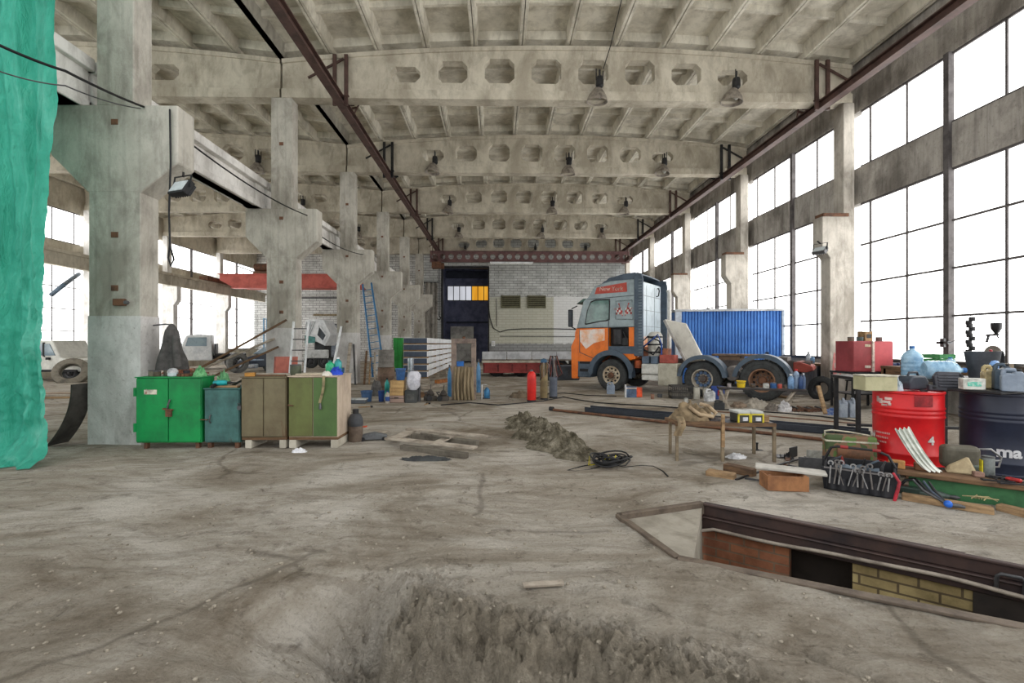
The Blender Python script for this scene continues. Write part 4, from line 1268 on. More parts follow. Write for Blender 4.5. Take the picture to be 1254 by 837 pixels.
# ------------------------------------------------------------------ blue corrugated container behind the truck
def container():
    Yc = 17.2
    A, B = at(829, 421, Yc), at(961, 421, Yc - .6)
    zt = at(890, 379, Yc - .2).z
    L = B.x - A.x
    t = thing('storage_container', 'blue corrugated metal storage shed behind the truck', 'container', (A.x, Yc, 0), math.atan2(-.6, L))
    bl = paint((70, 126, 200), (54, 104, 176), 1.2, .5, 0, .06)
    m = MB()
    n = 34
    prof = []
    for i in range(n):
        x0 = L * i / n; p = L / n
        prof += [(x0, 0), (x0 + p * .55, 0), (x0 + p * .65, .04), (x0 + p * .9, .04)]
    prof.append((L, 0))
    vs, fs = [], []
    for x, y in prof: vs += [(x, y, .1), (x, y, zt - .08)]
    for i in range(len(prof) - 1): fs.append((2 * i, 2 * i + 2, 2 * i + 3, 2 * i + 1))
    m.add(vs, fs)
    m.build('corrugated_wall', bl, t)
    e = MB().box(-.02, .0, 0, 2.4, .1, zt - .08).box(L, L + .02, 0, 2.4, .1, zt - .08).box(0, L, 2.38, 2.4, .1, zt - .08)
    e.build('side_wall', bl, t)
    MB().box(-.06, .16, -.04, .1, 0, zt).build('corner_post', paint((206, 214, 224), (180, 188, 200), 3, .5), t)
    MB().box(L - .06, L + .04, -.04, .08, 0, zt).build('end_post', paint((150, 160, 172), (104, 112, 124), 3, .6), t)
    MB().box(-.1, L + .1, -.1, 2.5, zt - .08, zt).build('roof', paint((190, 192, 194), (160, 162, 164), 2, .6), t)
    MB().box(-.04, L + .04, -.03, .1, 0, .12).build('bottom_rail', DARKSTEEL, t)
    MB().box(L - .62, L - .5, -.012, .0, .95, 1.3).build('dent', paint((34, 44, 62), None, 9, .8), t)
container()

# ------------------------------------------------------------------ long flatbed trailer before the end wall
def trailer():
    Yt = 22.0
    A = at(590, 421, Yt)
    B = at(712, 421, Yt)
    L = B.x - A.x
    z1, z2 = at(600, 431, Yt).z, at(600, 442, Yt).z
    t = thing('flatbed_trailer', 'long red-framed flatbed trailer with white sideboards in front of the brick wall', 'trailer', (A.x, Yt, 0))
    wm = paint((214, 216, 220), (176, 178, 182), 1.5, .6, 0, .08, .2, (120, 118, 116))
    s = MB()
    for i in range(4):
        s.box(i * L / 4 + .02, (i + 1) * L / 4 - .02, -.03, .02, z2 + .06, z1)
    s.build('sideboard', wm, t, bevel=.01)
    MB().box(0, L, .02, 2.4, z2 + .0, z2 + .1).build('deck', paint((150, 140, 126), (110, 100, 90), 2, .8), t)
    rr_ = paint((158, 70, 66), (128, 54, 52), 2, .65, 0, .1, .25, (196, 176, 166))
    za, zb = at(600, 457, Yt).z, at(600, 444, Yt).z
    L2 = at(663, 421, Yt).x - A.x
    MB().box(.1, L2, 1.9, 2.0, za, zb).build('chassis_beam', rr_, t)
    MB().box(.1, L2, .0, .12, za, zb).box(.1, L2, -.04, .0, zb - .1, zb - .02).box(.1, L2, -.04, 0, za, za + .06).build('chassis_beam', rr_, t)
    p = MB()
    for k in range(5): 
        x = .1 + (L2 - .14) * k / 4
        p.box(x - .04, x + .04, -.03, .03, za, zb)
    p.build('chassis_post', paint((120, 56, 54), None, 3, .7), t)
    MB().box(.0, L2 + .1, -.06, .02, zb - .02, zb + .08).build('rub_rail', paint((206, 200, 184), (170, 164, 150), 3, .7), t)
    for xx in (.7, 1.9, L - 1.0):
        wheel_parts(t, xx, .45, .42, .3, RUST, -1, 'trailer_wheel', studs=6)
        wheel_parts(t, xx, 2.1, .42, .3, RUST, 1, 'trailer_wheel', studs=6)
    MB().box(L2, L - .1, .3, .45, za + .1, za + .35).box(L2, L - .1, 1.8, 1.95, za + .1, za + .35).box(L - .3, L - .1, .2, 2.1, za, z2).build('subframe', DARKSTEEL, t)
trailer()
bx = thing('equipment_crate', 'dark grey equipment box on the floor beneath the trailer beside the truck bumper', 'crate', g(696, 466), R(4))
MB().box(-.9, .5, 0, .7, 0, .62).box(-.95, .55, -.03, .73, .56, .64).build('body', paint((74, 80, 88), (56, 60, 66), 3, .7), bx, bevel=.02)
MB().box(-.6, -.3, -.03, 0, .2, .45).box(.0, .3, -.03, 0, .2, .45).build('latch', STEEL, bx)
# ------------------------------------------------------------------ generic small-object builders
def col(c, rough=.5, **k): return paint(c, None, 5, rough, **k)
def plank(label, p, q, w, h, m=None, cat='plank', name='plank', group=None, up=(0, 0, 1)):
    """straight board; p, q are the ends of its underside centre line"""
    p, q = Vector(p), Vector(q)
    c = (p + q) / 2
    mb = MB()
    n = 6
    d = q - p
    mb.bar(p - c + Vector((0, 0, h / 2)), q - c + Vector((0, 0, h / 2)), w, h, up)
    o = mb.build(name, m or GREYWOOD, loc=c, bevel=min(.008, h * .2))
    return tag(o, label, cat, group)
def crate(label, loc, rz, w, d, h, m=None, rows=3, cat='crate', name='wooden_crate', group=None):
    m = m or WOOD
    t = thing(name, label, cat, loc, rz, group)
    gap = .012
    hh = h / rows
    for i in range(rows):
        z0, z1 = i * hh + gap / 2, (i + 1) * hh - gap / 2
        MB().box(-w / 2, w / 2, -d / 2, -d / 2 + .015, z0, z1).build('front_board', m, t)
        MB().box(-w / 2, w / 2, d / 2 - .015, d / 2, z0, z1).build('back_board', m, t)
        MB().box(-w / 2, -w / 2 + .015, -d / 2 + .015, d / 2 - .015, z0, z1).build('side_board', m, t)
        MB().box(w / 2 - .015, w / 2, -d / 2 + .015, d / 2 - .015, z0, z1).build('side_board', m, t)
    for sx in (-1, 1):
        for sy in (-1, 1):
            a = sx * (w / 2 - .03)
            b = sy * (d / 2 - .03)
            MB().box(a - .015, a + .015, b - .015, b + .015, 0, h).build('corner_post', m, t)
    MB().box(-w / 2 + .01, w / 2 - .01, -d / 2 + .01, d / 2 - .01, 0, .015).build('bottom', m, t)
    return t
def bucket(label, loc, r, h, m, hm=None, fill=None, group=None, name='bucket', cat='bucket'):
    t = thing(name, label, cat, loc, rnd.uniform(0, 6), group)
    MB().lathe([(0, .006), (r * .78, 0), (r * .8, .01), (r * .97, h * .9), (r * 1.03, h * .92), (r * 1.03, h), (r * .97, h), (r * .78, .02), (0, .02)], 24).build('pail', m, t, smooth=40)
    a = [(r * 1.02 * math.cos(x), r * .25 * math.sin(x) * 0 - .0, h * .93 - r * .55 * math.sin(x)) for x in [PI * i / 12 for i in range(13)]]
    MB().tube([(p[0], -r * 1.02 * math.sin(PI * i / 12), h * .93 - .35 * r * math.sin(PI * i / 12)) for i, p in enumerate(a)], .005, 6).build('handle', hm or STEEL, t, smooth=60)
    if fill: MB().lathe([(0, h * .8), (r * .9, h * .78)], 16).build('contents', fill, t)
    return t
def can(label, loc, r, h, m, lid=None, group=None, name='tin_can', cat='can', n=20):
    t = thing(name, label, cat, loc, rnd.uniform(0, 6), group)
    MB().lathe([(r * .96, 0), (r, .008), (r, h - .008), (r * .96, h), (0, h)], n).build('body', m, t, smooth=40)
    MB().lathe([(r * 1.02, h - .012), (r * 1.03, h), (r * .9, h + .004), (r * .88, h - .004)], n, caps=False).build('rim', lid or STEEL, t, smooth=40)
    return t
def bottle(label, loc, r, h, m, capm, group=None, name='bottle', cat='bottle', lab=None):
    t = thing(name, label, cat, loc, rnd.uniform(0, 6), group)
    MB().lathe([(r * .9, 0), (r, .012), (r, h * .66), (r * .85, h * .76), (r * .4, h * .86), (r * .36, h * .92), (0, h * .92)], 18).build('body', m, t, smooth=40)
    MB().lathe([(r * .42, h * .9), (r * .42, h), (0, h)], 14).build('cap', capm, t, smooth=40)
    if lab: MB().lathe([(r * 1.012, h * .18), (r * 1.012, h * .55)], 18, caps=False).build('paper_label', lab, t, smooth=60)
    return t
def jug(label, loc, rz, w, d, h, m, capm, group=None, name='jerry_can', cat='jerry can', lab=None):
    """flat canister with a moulded handle and an off-centre spout"""
    t = thing(name, label, cat, loc, rz, group)
    body = [(-w / 2, 0), (w / 2, 0), (w / 2, h * .72), (w * .36, h * .82), (w * .30, h * .90), (w * .06, h * .90), (-.02 * w, h * .80), (-w * .30, h * .80), (-w / 2, h * .70)]
    MB().prism(body, -d / 2, d / 2).build('body', m, t, bevel=min(w, d) * .12, seg=3)
    MB().tube([(-w * .40, 0, h * .74), (-w * .36, 0, h * .93), (-w * .28, 0, h * .97), (w * .02, 0, h * .97), (w * .12, 0, h * .9)], d * .16, 8).build('handle', m, t, smooth=60)
    MB().lathe([(w * .13, h * .89), (w * .13, h), (0, h)], 14, Matrix.Translation((w * .2, 0, 0))).build('cap', capm, t, smooth=40)
    if lab: MB().box(-w * .36, w * .36, -d / 2 - .003, -d / 2, h * .15, h * .6).build('paper_label', lab, t)
    return t
def carton(label, loc, rz, w, d, h, m, name='cardboard_box', cat='box', flap=None, group=None, lidm=None, parts=None):
    t = thing(name, label, cat, loc, rz, group)
    MB().box(-w / 2, w / 2, -d / 2, d / 2, 0, h * .9 if lidm else h).build('body', m, t, bevel=.006)
    if lidm: MB().box(-w / 2 - .006, w / 2 + .006, -d / 2 - .006, d / 2 + .006, h * .9, h).build('lid', lidm, t, bevel=.005)
    if flap: MB().box(-w * .3, w * .3, -d / 2 - .004, -d / 2, h * .3, h * .7).build('paper_label', flap, t)
    return t
def heap(name, label, cat, loc, rx, ry, h, m, amp=.3, fr=3.0, seed=0, n=36, kind=None, rz=0, folds=0, base=0):
    """soft irregular mound (cloth, bag, rags)"""
    def fn(u, v):
        a, rr_ = 2 * PI * u, 1 - v
        k = math.cos(rr_ * PI / 2) ** .6 if rr_ < 1 else 0
        dx, dy = math.cos(a), math.sin(a)
        nz = noise.fractal(Vector((dx * rr_ * fr + seed, dy * rr_ * fr, k * fr * .6)), .9, 2, 5)
        s = 1 + amp * .5 * nz + (.1 * math.sin(a * folds + 3 * nz) * rr_ if folds else 0)
        return (rx * rr_ * dx * s, ry * rr_ * dy * s, max(0.0, base + h * k * (1 + amp * nz)))
    o = MB().surf(fn, n, n // 2).build(name, m, loc=loc, rz=rz, smooth=60)
    return tag(o, label, cat, None, kind)
def tyre_thing(label, loc, r, wdt, rx=0.0, rz=0.0, ry=0.0, m=None, group=None, name='tyre', rim=None):
    t = thing(name, label, 'tyre', loc, rz, group, rx=rx, ry=ry)
    h = wdt / 2; i = r * .55
    MB().lathe([(i, -h * .7), (i + .03, -h), (r * .85, -h), (r, -h * .7), (r, h * .7), (r * .85, h), (i + .03, h), (i, h * .7), (i + .02, h * .5), (r * .86, h * .45), (r * .86, -h * .45), (i + .02, -h * .5), (i, -h * .7)], 36, caps=False).build('carcass', m or RUBBER, t, smooth=35)
    tm = MB()
    for k in range(36):
        Mx = Matrix.Rotation(2 * PI * k / 36, 4, 'Z') @ Matrix.Translation((r, 0, 0))
        b = MB().box(-.01, .012, -.03, .03, -h * .62, h * .62)
        tm.add([Mx @ Vector(p) for p in b.v], b.f)
    tm.build('tread', m or RUBBER, t)
    if rim: MB().lathe([(i + .01, h * .8), (i - .03, h * .5), (i - .05, .0), (.1, .02), (0, .03)], 30, caps=False).build('rim', rim, t, smooth=40)
    return t
def fixed(p, dz=0.0):
    return Vector((p.x, p.y, dz))

# ------------------------------------------------------------------ row of metal cabinets by the first column
YF = 7.05
def cabinet(label, px0, px1, ytop, ydoor, yb, depth, m, side_m, name, doors, extra=None):
    x0, x1 = at(px0, 500, YF).x, at(px1, 500, YF).x
    zt, zd_, zb = at(300, ytop, YF).z, at(300, ydoor, YF).z, 0.0
    w_ = x1 - x0
    t = thing(name, label, 'cabinet', (x0, YF, 0))
    MB().box(0, w_, .02, depth, zd_ - .02, zt).build('body', side_m, t, bevel=.006)
    MB().box(-.012, w_ + .012, -.005, depth + .01, zt, zt + .015).build('top', side_m, t)
    ds = []
    n = doors
    for i in range(n):
        a, b = w_ * i / n + .008, w_ * (i + 1) / n - .008
        d_ = MB().box(a, b, 0, .02, zd_, zt - .012).build('door', m[i % len(m)], t, bevel=.004)
        ds.append(d_)
    return t, w_, zt, zd_, ds
greenp = paint((14, 140, 72), (16, 112, 60), 1.6, .5, 0, .06, .12, (52, 92, 58))
gt, gw, gz, gd, gdoors = cabinet('bright green two-door metal cabinet standing against the first column', 166, 246, 463, 541, 545, .335, [greenp], greenp, 'metal_cabinet', 2)
for x in (.12, gw - .08):
    MB().box(x - .025, x + .025, .04, .1, 0, gd - .021).build('leg', RUST, gt)
MB().box(-.025, .01, -.012, .02, gd + .15, gd + .28).build('hinge', greenp, gt)
MB().box(-.025, .01, -.012, .02, gz - .28, gz - .15).build('hinge', greenp, gt)
k = MB().bar((gw / 2 - .06, -.02, .62), (gw / 2 + .08, -.02, .60), .05, .02).box(gw / 2 - .02, gw / 2 + .06, -.035, 0, .5, .6)
k.build('hasp', RUST, gt)
MB().tube([(gw / 2 + .0, -.02, .61), (gw / 2 + .02, -.035, .68), (gw / 2 + .04, -.02, .76)], .012, 6).build('pull_rod', STEEL, gt, smooth=60)
pl = MB().box(.13, .32, -.005, 0, gz - .25, gz - .18).build('sticker', paint((214, 206, 190), None, 8, .6), gdoors[0])
MB().prism([(.14, gz - .245), (.19, gz - .245), (.165, gz - .165)], -.008, -.004).build('sticker_mark', paint((206, 196, 178), None, 8, .6), gdoors[0])
MB().prism([(.155, gz - .238), (.178, gz - .238), (.166, gz - .205)], -.011, -.008).build('sticker_triangle', paint((170, 74, 58), None, 8, .6), gdoors[0])
tealp = paint((66, 108, 104), (48, 78, 76), 2.2, .6, 0, .1, .33, (62, 60, 52))
tt, tw, tz, td, tdoors = cabinet('low teal metal cabinet with scratched paint between the green and brown cabinets', 250, 293, 477, 541, 545, .5, [tealp], tealp, 'metal_cabinet', 1)
for x in (.06, tw - .06): MB().box(x - .03, x + .03, .04, .1, 0, td).build('leg', RUST, tt)
MB().tube([(.1, -.0, .4), (.1, -.03, .42), (.1, -.03, .5), (.1, 0, .52)], .01, 6).build('handle', STEEL, tt, smooth=60)
MB().bar((-.05, -.01, .45), (.06, -.01, .45), .03, .01).build('hinge', RUST, tt)
br = paint((112, 104, 80), (92, 80, 60), 1.3, .65, 0, .1, .35, (96, 74, 54))
bt, bw, bz, bd_, bdoors = cabinet('brown-green weathered cabinet with two narrow doors, on concrete block feet', 295, 350, 463, 535, 545, .6, [br], br, 'metal_cabinet', 2)
blk = concrete('block_concrete', (204, 198, 184), (170, 164, 150), (120, 112, 100), board=False)
for x in (.1, bw - .06): MB().box(x - .05, x + .05, .02, .5, 0, bd_ - .06).build('foot_block', blk, bt, bevel=.008)
MB().box(0, bw, .03, .55, bd_ - .06, bd_ - .02).build('skid', DARKWOOD, bt)
MB().tube([(-.03, -.01, .66), (-.03, -.03, .7), (.0, -.03, .7), (.0, -.01, .66)], .006, 6).box(-.04, .01, -.03, -.005, .6, .66).build('padlock', STEEL, bt)
ol = paint((98, 106, 60), (84, 84, 48), 1.2, .6, 0, .08, .3, (112, 92, 52))
ol2 = paint((78, 104, 58), (66, 88, 50), 1.2, .6, 0, .08, .2, (92, 84, 48))
weath = paint((188, 172, 154), (150, 132, 116), 1.6, .8, 0, .2, .25, (206, 200, 190), streak=.3)
ot, ow, oz, od_, odoors = cabinet('olive green two-door cabinet with a pale weathered side, last of the row', 353, 413, 462, 535, 545, .66, [ol, ol2], weath, 'metal_cabinet', 2)
for x in (.05, ow - .06): MB().box(x - .05, x + .06, .02, .6, 0, od_ - .06).build('foot_block', blk, ot, bevel=.008)
MB().box(0, ow, .03, .62, od_ - .06, od_ - .02).build('skid', DARKWOOD, ot)
MB().bar((.0, -.012, .67), (.08, -.012, .66), .03, .012).build('hasp', RUST, ot)
rx_ = at(397, 500, YF).x - at(353, 500, YF).x
rb2 = thing('cloth_strap', 'pale cloth strap with a metal weight hanging over the olive cabinet door', 'strap', (at(397, 462, YF).x, YF - .01, oz))
MB().surf(lambda u, v: (.0 - .05 * v + .02 * math.sin(4 * v) + (u - .5) * .04, -.012 - .01 * math.sin(5 * v), .02 - .42 * v), 2, 12, .004).build('webbing', paint((150, 138, 104), None, 9, .9), rb2)
MB().lathe([(.0, -.5), (.022, -.49), (.02, -.44), (.008, -.4)], 10, Matrix.Translation((-.05, -.014, 0))).build('weight', STEEL, rb2, smooth=50)

# --- what lies on the cabinets
def top(px, dy, zz): 
    p = at(px, 460, YF); return (p.x, YF + dy, zz + .016)
jr = thing('glass_jar', 'glass jar with a domed lid on the green cabinet', 'jar', top(206, .1, gz))
MB().lathe([(.06, 0), (.07, .01), (.07, .05), (.062, .06)], 18).build('body', paint((176, 190, 192), (150, 166, 168), 8, .12), jr, smooth=40)
MB().lathe([(.074, .06), (.07, .09), (.045, .12), (0, .13)], 18).build('lid', paint((190, 192, 194), None, 8, .3), jr, smooth=40)
for i, (px, dy, r_, h_, c_, l) in enumerate([(176, .2, .07, .09, (120, 114, 96), 'squat grey tin on the left of the green cabinet'), (184, .14, .05, .08, (88, 78, 62), 'small brown tin on the green cabinet, beside the squat grey tin'), (191, .24, .05, .1, (104, 96, 82), 'dull metal tin on the green cabinet near the glass jar')]):
    can(l, top(px, dy, gz), r_, h_, col(c_, .6))
plank('grey plank lying along the back of the green cabinet top', top(228, .27, gz), top(246, .28, gz), .07, .03)
ch = thing('chain_wheel', 'rusty gear wheel lying at the back of the green cabinet', 'gear', (at(218, 460, YF).x, YF + .19, gz + .016))
gm = MB().lathe([(.04, 0), (.11, .0), (.11, .04), (.04, .04)], 20)
for i in range(14):
    a = 2 * PI * i / 14
    b = MB().box(.1, .13, -.012, .012, 0, .04).xf(Matrix.Rotation(a, 4, 'Z')); gm.add(b.v, b.f)
gm.build('toothed_ring', RUST, ch); MB().lathe([(.045, 0), (.045, .09), (.02, .09)], 14).build('hub', DARKSTEEL, ch)
heap('netting', 'crumpled green netting spilling between the green and teal cabinets', 'netting', (top(239, .1, gz)[0] + .0, YF + .12, gz + .016), .09, .09, .12, paint((108, 170, 116), (70, 128, 84), 12, .8), .5, 4, 3)
heap('netting', 'green netting lump on the teal cabinet top', 'netting', (top(256, .1, tz)[0], YF + .36, tz + .015), .09, .12, .2, paint((104, 160, 112), (70, 122, 84), 12, .8), .5, 4, 8)
pb = top(264, .3, tz)
dr = thing('power_drill', 'teal power drill lying on the boards over the teal cabinet', 'drill', (pb[0] + .02, YF + .10, tz + .09), R(15))
MB().lathe([(.035, -.1), (.042, -.05), (.042, .06), (.03, .09)], 14, Matrix.Rotation(R(90), 4, 'Y')).build('motor_housing', paint((26, 156, 160), None, 6, .4), dr, smooth=40)
MB().lathe([(.02, .09), (.024, .13), (.01, .16), (.006, .24)], 10, Matrix.Rotation(R(90), 4, 'Y')).build('chuck', DARKSTEEL, dr, smooth=40)
MB().bar((-.06, -.0, -.02), (-.09, -.13, -.05), .045, .05).build('grip', BLACK, dr, bevel=.01)
plank('pale board sloping up on the teal cabinet beside the brown cabinet', top(267, .34, tz), (top(292, .34, bz)[0], YF + .34, bz + .0), .2, .025)
plank('short brown board lying at the front of the teal cabinet top', top(253, .12, tz), (top(288, .12, tz)[0], YF + .1, tz + .016), .09, .03, WOOD)
plank('long weathered board along the top of the brown cabinet', top(301, .25, bz), top(347, .3, bz), .14, .035)
plank('narrow dark board on the brown cabinet, in front of the weathered board', top(312, .1, bz), top(345, .12, bz), .08, .025, DARKWOOD)
carton('small orange-brown block on the brown cabinet left edge', top(303, .08, bz), .2, .14, .09, .06, paint((176, 126, 58), None, 6, .7), 'brake_pad_box')
can('dark green paint can on the join of the brown and olive cabinets', top(351.5, .3, bz), .085, .17, paint((72, 78, 60), None, 6, .5))
bottle('green plastic bottle on the olive cabinet', top(391, .45, oz), .07, .22, paint((46, 166, 116), None, 6, .3), paint((30, 110, 100)))
bottle('teal bottle with a white cap at the back of the olive cabinet', top(400, .5, oz), .06, .27, paint((44, 150, 150), None, 6, .3), WHITE)
carton('flat pale cardboard piece on the olive cabinet', top(374, .35, oz), .1, .5, .3, .02, paint((200, 188, 166), None, 4, .8))
heap('rag', 'bright blue rag on the right corner of the olive cabinet', 'rag', (top(405, .25, oz)[0], YF + .25, oz + .014), .1, .1, .11, paint((40, 74, 190), (28, 54, 150), 8, .8), .5, 5, 2)
heap('rag', 'white rag beside the blue rag on the olive cabinet', 'rag', (top(397.5, .1, oz)[0], YF + .1, oz + .014), .08, .07, .06, paint((214, 208, 198), (180, 172, 164), 8, .8), .4, 5, 5)

# --- around the first column
def coat():
    m = paint((84, 82, 80), (58, 57, 56), 5, .9, 0, .3)
    t = thing('work_coat', 'dark grey work coat hanging on the right face of the first column', 'coat', (-5.40, 7.66, 1.1))
    def fn(u, v):
        a = 2 * PI * u
        w_ = .13 + .10 * min(1, v * 1.4)
        f = 1 + .22 * math.sin(a * 6) * v + .1 * noise.noise(Vector((math.cos(a) * 2, math.sin(a) * 2, v * 3)))
        return (.0 + w_ * math.cos(a) * f * (.55 + .3 * v), w_ * 1.5 * math.sin(a) * f * .6, .74 - .66 * v)
    MB().surf(fn, 48, 16).build('cloth', m, t, smooth=60)
    MB().surf(lambda u, v: (.0 + .075 * math.cos(2 * PI * u) * (1 - v * .9), .1 * math.sin(2 * PI * u) * (1 - v * .9), .74 + .1 * math.sin(v * 1.5)), 24, 4).build('collar', m, t, smooth=60)
    sl = MB()
    MB().tube([(.16, -.14, .62), (.22, -.2, .4), (.22, -.18, .14)], [.05, .06, .055], 10).build('sleeve', m, t, smooth=60)
    MB().tube([(-.3, 0, .81), (-.1, 0, .83), (-.02, 0, .82)], .012, 6).build('hook', STEEL, t)
coat()
fl_ = MB().surf(lambda u, v: (-6.60 - .38 * v ** 2.2 - .02 * math.sin(u * 3), 7.2 + .35 * u, .96 * (1 - v) + .012), 6, 18, -.02).build('mud_flap', paint((74, 72, 68), (52, 50, 48), 4, .85), smooth=60)
tag(fl_, 'curved dark rubber flap leaning on the left foot of the first column', 'rubber flap')
wsw = thing('wall_switch', 'small rusty junction box on the front of the first column', 'junction box', at(148, 371, 7.384))
MB().box(-.09, .09, -.06, .01, -.05, .06).build('housing', RUST, wsw, bevel=.01)
MB().lathe([(.03, 0), (.03, .05), (.0, .06)], 12, Matrix.Translation((.13, -.03, 0)) @ Matrix.Rotation(R(90), 4, 'X')).build('gland', STEEL, wsw)
# gas bottle, jack, bag
gb = thing('gas_bottle', 'short dark gas bottle with a rusty base standing beside the olive cabinet', 'gas bottle', fixed(g(435.5, 541)))
MB().lathe([(.10, 0), (.115, .02), (.115, .26)], 24).build('base_shell', paint((108, 94, 82), (80, 68, 60), 5, .7, .1, .1, .3), gb, smooth=40)
MB().lathe([(.118, .26), (.122, .3), (.118, .34), (.112, .38), (.085, .44), (.045, .465), (.0, .47)], 24).build('upper_shell', paint((62, 64, 68), (46, 48, 52), 5, .6), gb, smooth=40)
MB().lathe([(.05, .46), (.05, .53), (.042, .53), (.042, .46)], 16).build('collar', DARKSTEEL, gb)
MB().lathe([(.018, .46), (.018, .52), (.0, .52)], 10).box(-.03, .03, -.008, .008, .515, .535).build('valve', STEEL, gb)
fj = thing('floor_jack', 'small grey trolley jack with an orange lever beside the dark gas bottle', 'jack', fixed(g(451, 540)), R(8))
MB().prism([(-.12, .02), (.3, .02), (.3, .09), (.1, .14), (-.12, .1)], -.06, .06).build('body', paint((96, 98, 100), None, 5, .6), fj, bevel=.01)
for x in (-.08, .26):
    for y in (-.07, .07): MB().lathe([(.035, -.012), (.035, .012)], 14, Matrix.Translation((x, y, .036)) @ Matrix.Rotation(R(90), 4, 'X')).build('caster', BLACK, fj)
MB().bar((-.1, 0, .1), (-.2, 0, .22), .05, .02).bar((-.2, 0, .22), (-.02, 0, .24), .06, .02).build('lever', paint((216, 90, 54), None, 5, .5), fj)
heap('plastic_bag', 'crumpled white plastic bag on the floor under the olive cabinet edge', 'plastic bag', fixed(g(366, 555)), .11, .05, .06, paint((222, 222, 224), (190, 190, 196), 8, .5), .5, 4, 4)

# ------------------------------------------------------------------ wooden frame of boards on the floor
OLDW = paint((104, 98, 88), (74, 68, 60), 4, .9)
pf = thing('broken_pallet', 'broken grey pallet lying flat on the open floor beyond the cabinets', 'pallet', fixed(g(535, 540)))
o_ = Vector(pf.location)
def pb_(p, q, z, w_, h_, nm, m=GREYWOOD):
    a, b = g(*p) - o_, g(*q) - o_
    a.z = b.z = z
    MB().bar(a, b, w_, h_).build(nm, m, pf, bevel=.004)
pb_((474, 546), (582, 559), .12, .14, .03, 'deck_board'); pb_((499, 534), (596, 544), .12, .13, .03, 'deck_board')
pb_((478, 546), (505, 534), .09, .16, .03, 'cross_board'); pb_((530, 552), (553, 541), .09, .12, .03, 'cross_board')
pb_((492, 551), (572, 562), .04, .09, .075, 'stringer', OLDW); pb_((505, 537), (585, 546), .04, .09, .075, 'stringer', OLDW)
pb_((515, 541), (550, 547), .13, .03, .03, 'batten', OLDW)
heap('rubber_sheet', 'dark crumpled rubber in front of the broken pallet', 'rubber sheet', fixed(g(520, 564)), .36, .06, .05, RUBBER, .5, 4, 4)
plank('short grey board lying beside the broken pallet, nearer the gas bottle', g(457, 533, .0), g(474, 529, .0), .16, .03)
# ------------------------------------------------------------------ heap of wet soil
def soil():
    a, b = g(634, 514), g(706, 560)
    L = (b - a).length
    ang = math.atan2(b.y - a.y, b.x - a.x)
    t = NT('damp_soil')
    c = t.ramp(t.noise(6, 9, .75), [(.38, (62, 57, 46)), (.52, (104, 98, 84)), (.7, (158, 151, 136))])
    t.bump(t.noise(26, 8, .75), .8, .03)
    m = t.out(c, .95, 0, .1)
    def fn(u, v):
        x = -L * .08 + L * 1.16 * u
        s = math.sin(PI * min(max(u, 0.0), 1)) ** .55
        y = (v - .5) * 1.05 * (s * .85 + .15) * (1 + .35 * noise.fractal(Vector((x * 2.5, (v > .5) * 7.0, 6)), 1, 2, 3))
        k = math.cos((v - .5) * PI) ** .8 if 0 < v < 1 else 0
        z = .15 * s * k * (1 + 1.3 * noise.fractal(Vector((x * 2.6, y * 3.4, 4)), .7, 2.1, 5)) + .035 * k * noise.fractal(Vector((x * 13, y * 13, 1)), .8, 2, 3)
        return (x, y, max(-.02, z))
    o = MB().surf(fn, 160, 80).build('soil_heap', m, loc=fixed(a, -.005), rz=ang, smooth=70)
    tag(o, 'low elongated heap of damp dark soil on the open floor', 'soil', None, 'stuff')
soil()
# ------------------------------------------------------------------ tangle of cable
def tangle():
    c = fixed(g(746, 572), .01)
    t = thing('cable_tangle', 'tangled black cable with yellow cords lying on the floor past the soil heap', 'cable', c)
    def loop(n, r0, sd, zz):
        q = random.Random(sd); pts = []
        for i in range(n * 16 + 1):
            a = 2 * PI * i / 16
            r_ = r0 * (1 + .3 * math.sin(a * .37 + sd))
            pts.append((r_ * math.cos(a) * 1.2 + .06 * math.sin(a * .21 + sd), r_ * math.sin(a) + .05 * math.cos(a * .33), zz + .04 * math.sin(a * 1.3 + sd) + .04))
        return pts
    for k in range(5):
        MB().tube(loop(3, .07 + .025 * k, k * 1.7, .01 + .014 * k), .011, 6).build('coil', BLACK, t, smooth=60)
    o = Vector(c)
    def path(px): return [g(*p) - o + Vector((0, 0, .004)) for p in px]
    MB().tube(path([(735, 572), (722, 576), (705, 578), (695, 577), (712, 572), (728, 569)]), .009, 6).build('trailing_lead', BLACK, t, smooth=60)
    MB().tube(path([(750, 570), (765, 573), (785, 571), (800, 572), (812, 578), (818, 584)]), .009, 6).build('trailing_lead', BLACK, t, smooth=60)
    MB().tube(path([(748, 565), (760, 560), (772, 564), (766, 571), (748, 572)]), .009, 6).build('trailing_lead', BLACK, t, smooth=60)
    ym = paint((206, 190, 40), None, 6, .5)
    MB().tube([(-.26, .05, .0), (-.25, .05, .12), (-.24, .04, .0), (-.1, .06, .02), (.0, .02, .13), (.02, -.02, .02)], .007, 6).build('yellow_cord', ym, t)
    MB().tube([(.0, -.06, .1), (.02, -.1, .02), (.08, -.02, .14), (.1, .05, .02)], .007, 6).build('yellow_cord', ym, t)
tangle()
cable('power_cable', 'long black cable snaking over the floor before the truck wheels', [g(p[0], p[1]) + Vector((0, 0, .014)) for p in ((540, 497), (575, 494), (610, 497), (645, 494), (665, 492), (690, 487), (705, 490), (730, 494), (760, 496), (800, 498), (850, 502), (900, 503), (960, 507), (1005, 511), (1050, 517))], .016, BLACK)
cable('power_cable', 'black cable curling on the floor behind the gas cylinders', [g(p[0], p[1]) + Vector((0, 0, .012)) for p in ((655, 489), (672, 483), (690, 482), (720, 485), (755, 486))], .014, BLACK)

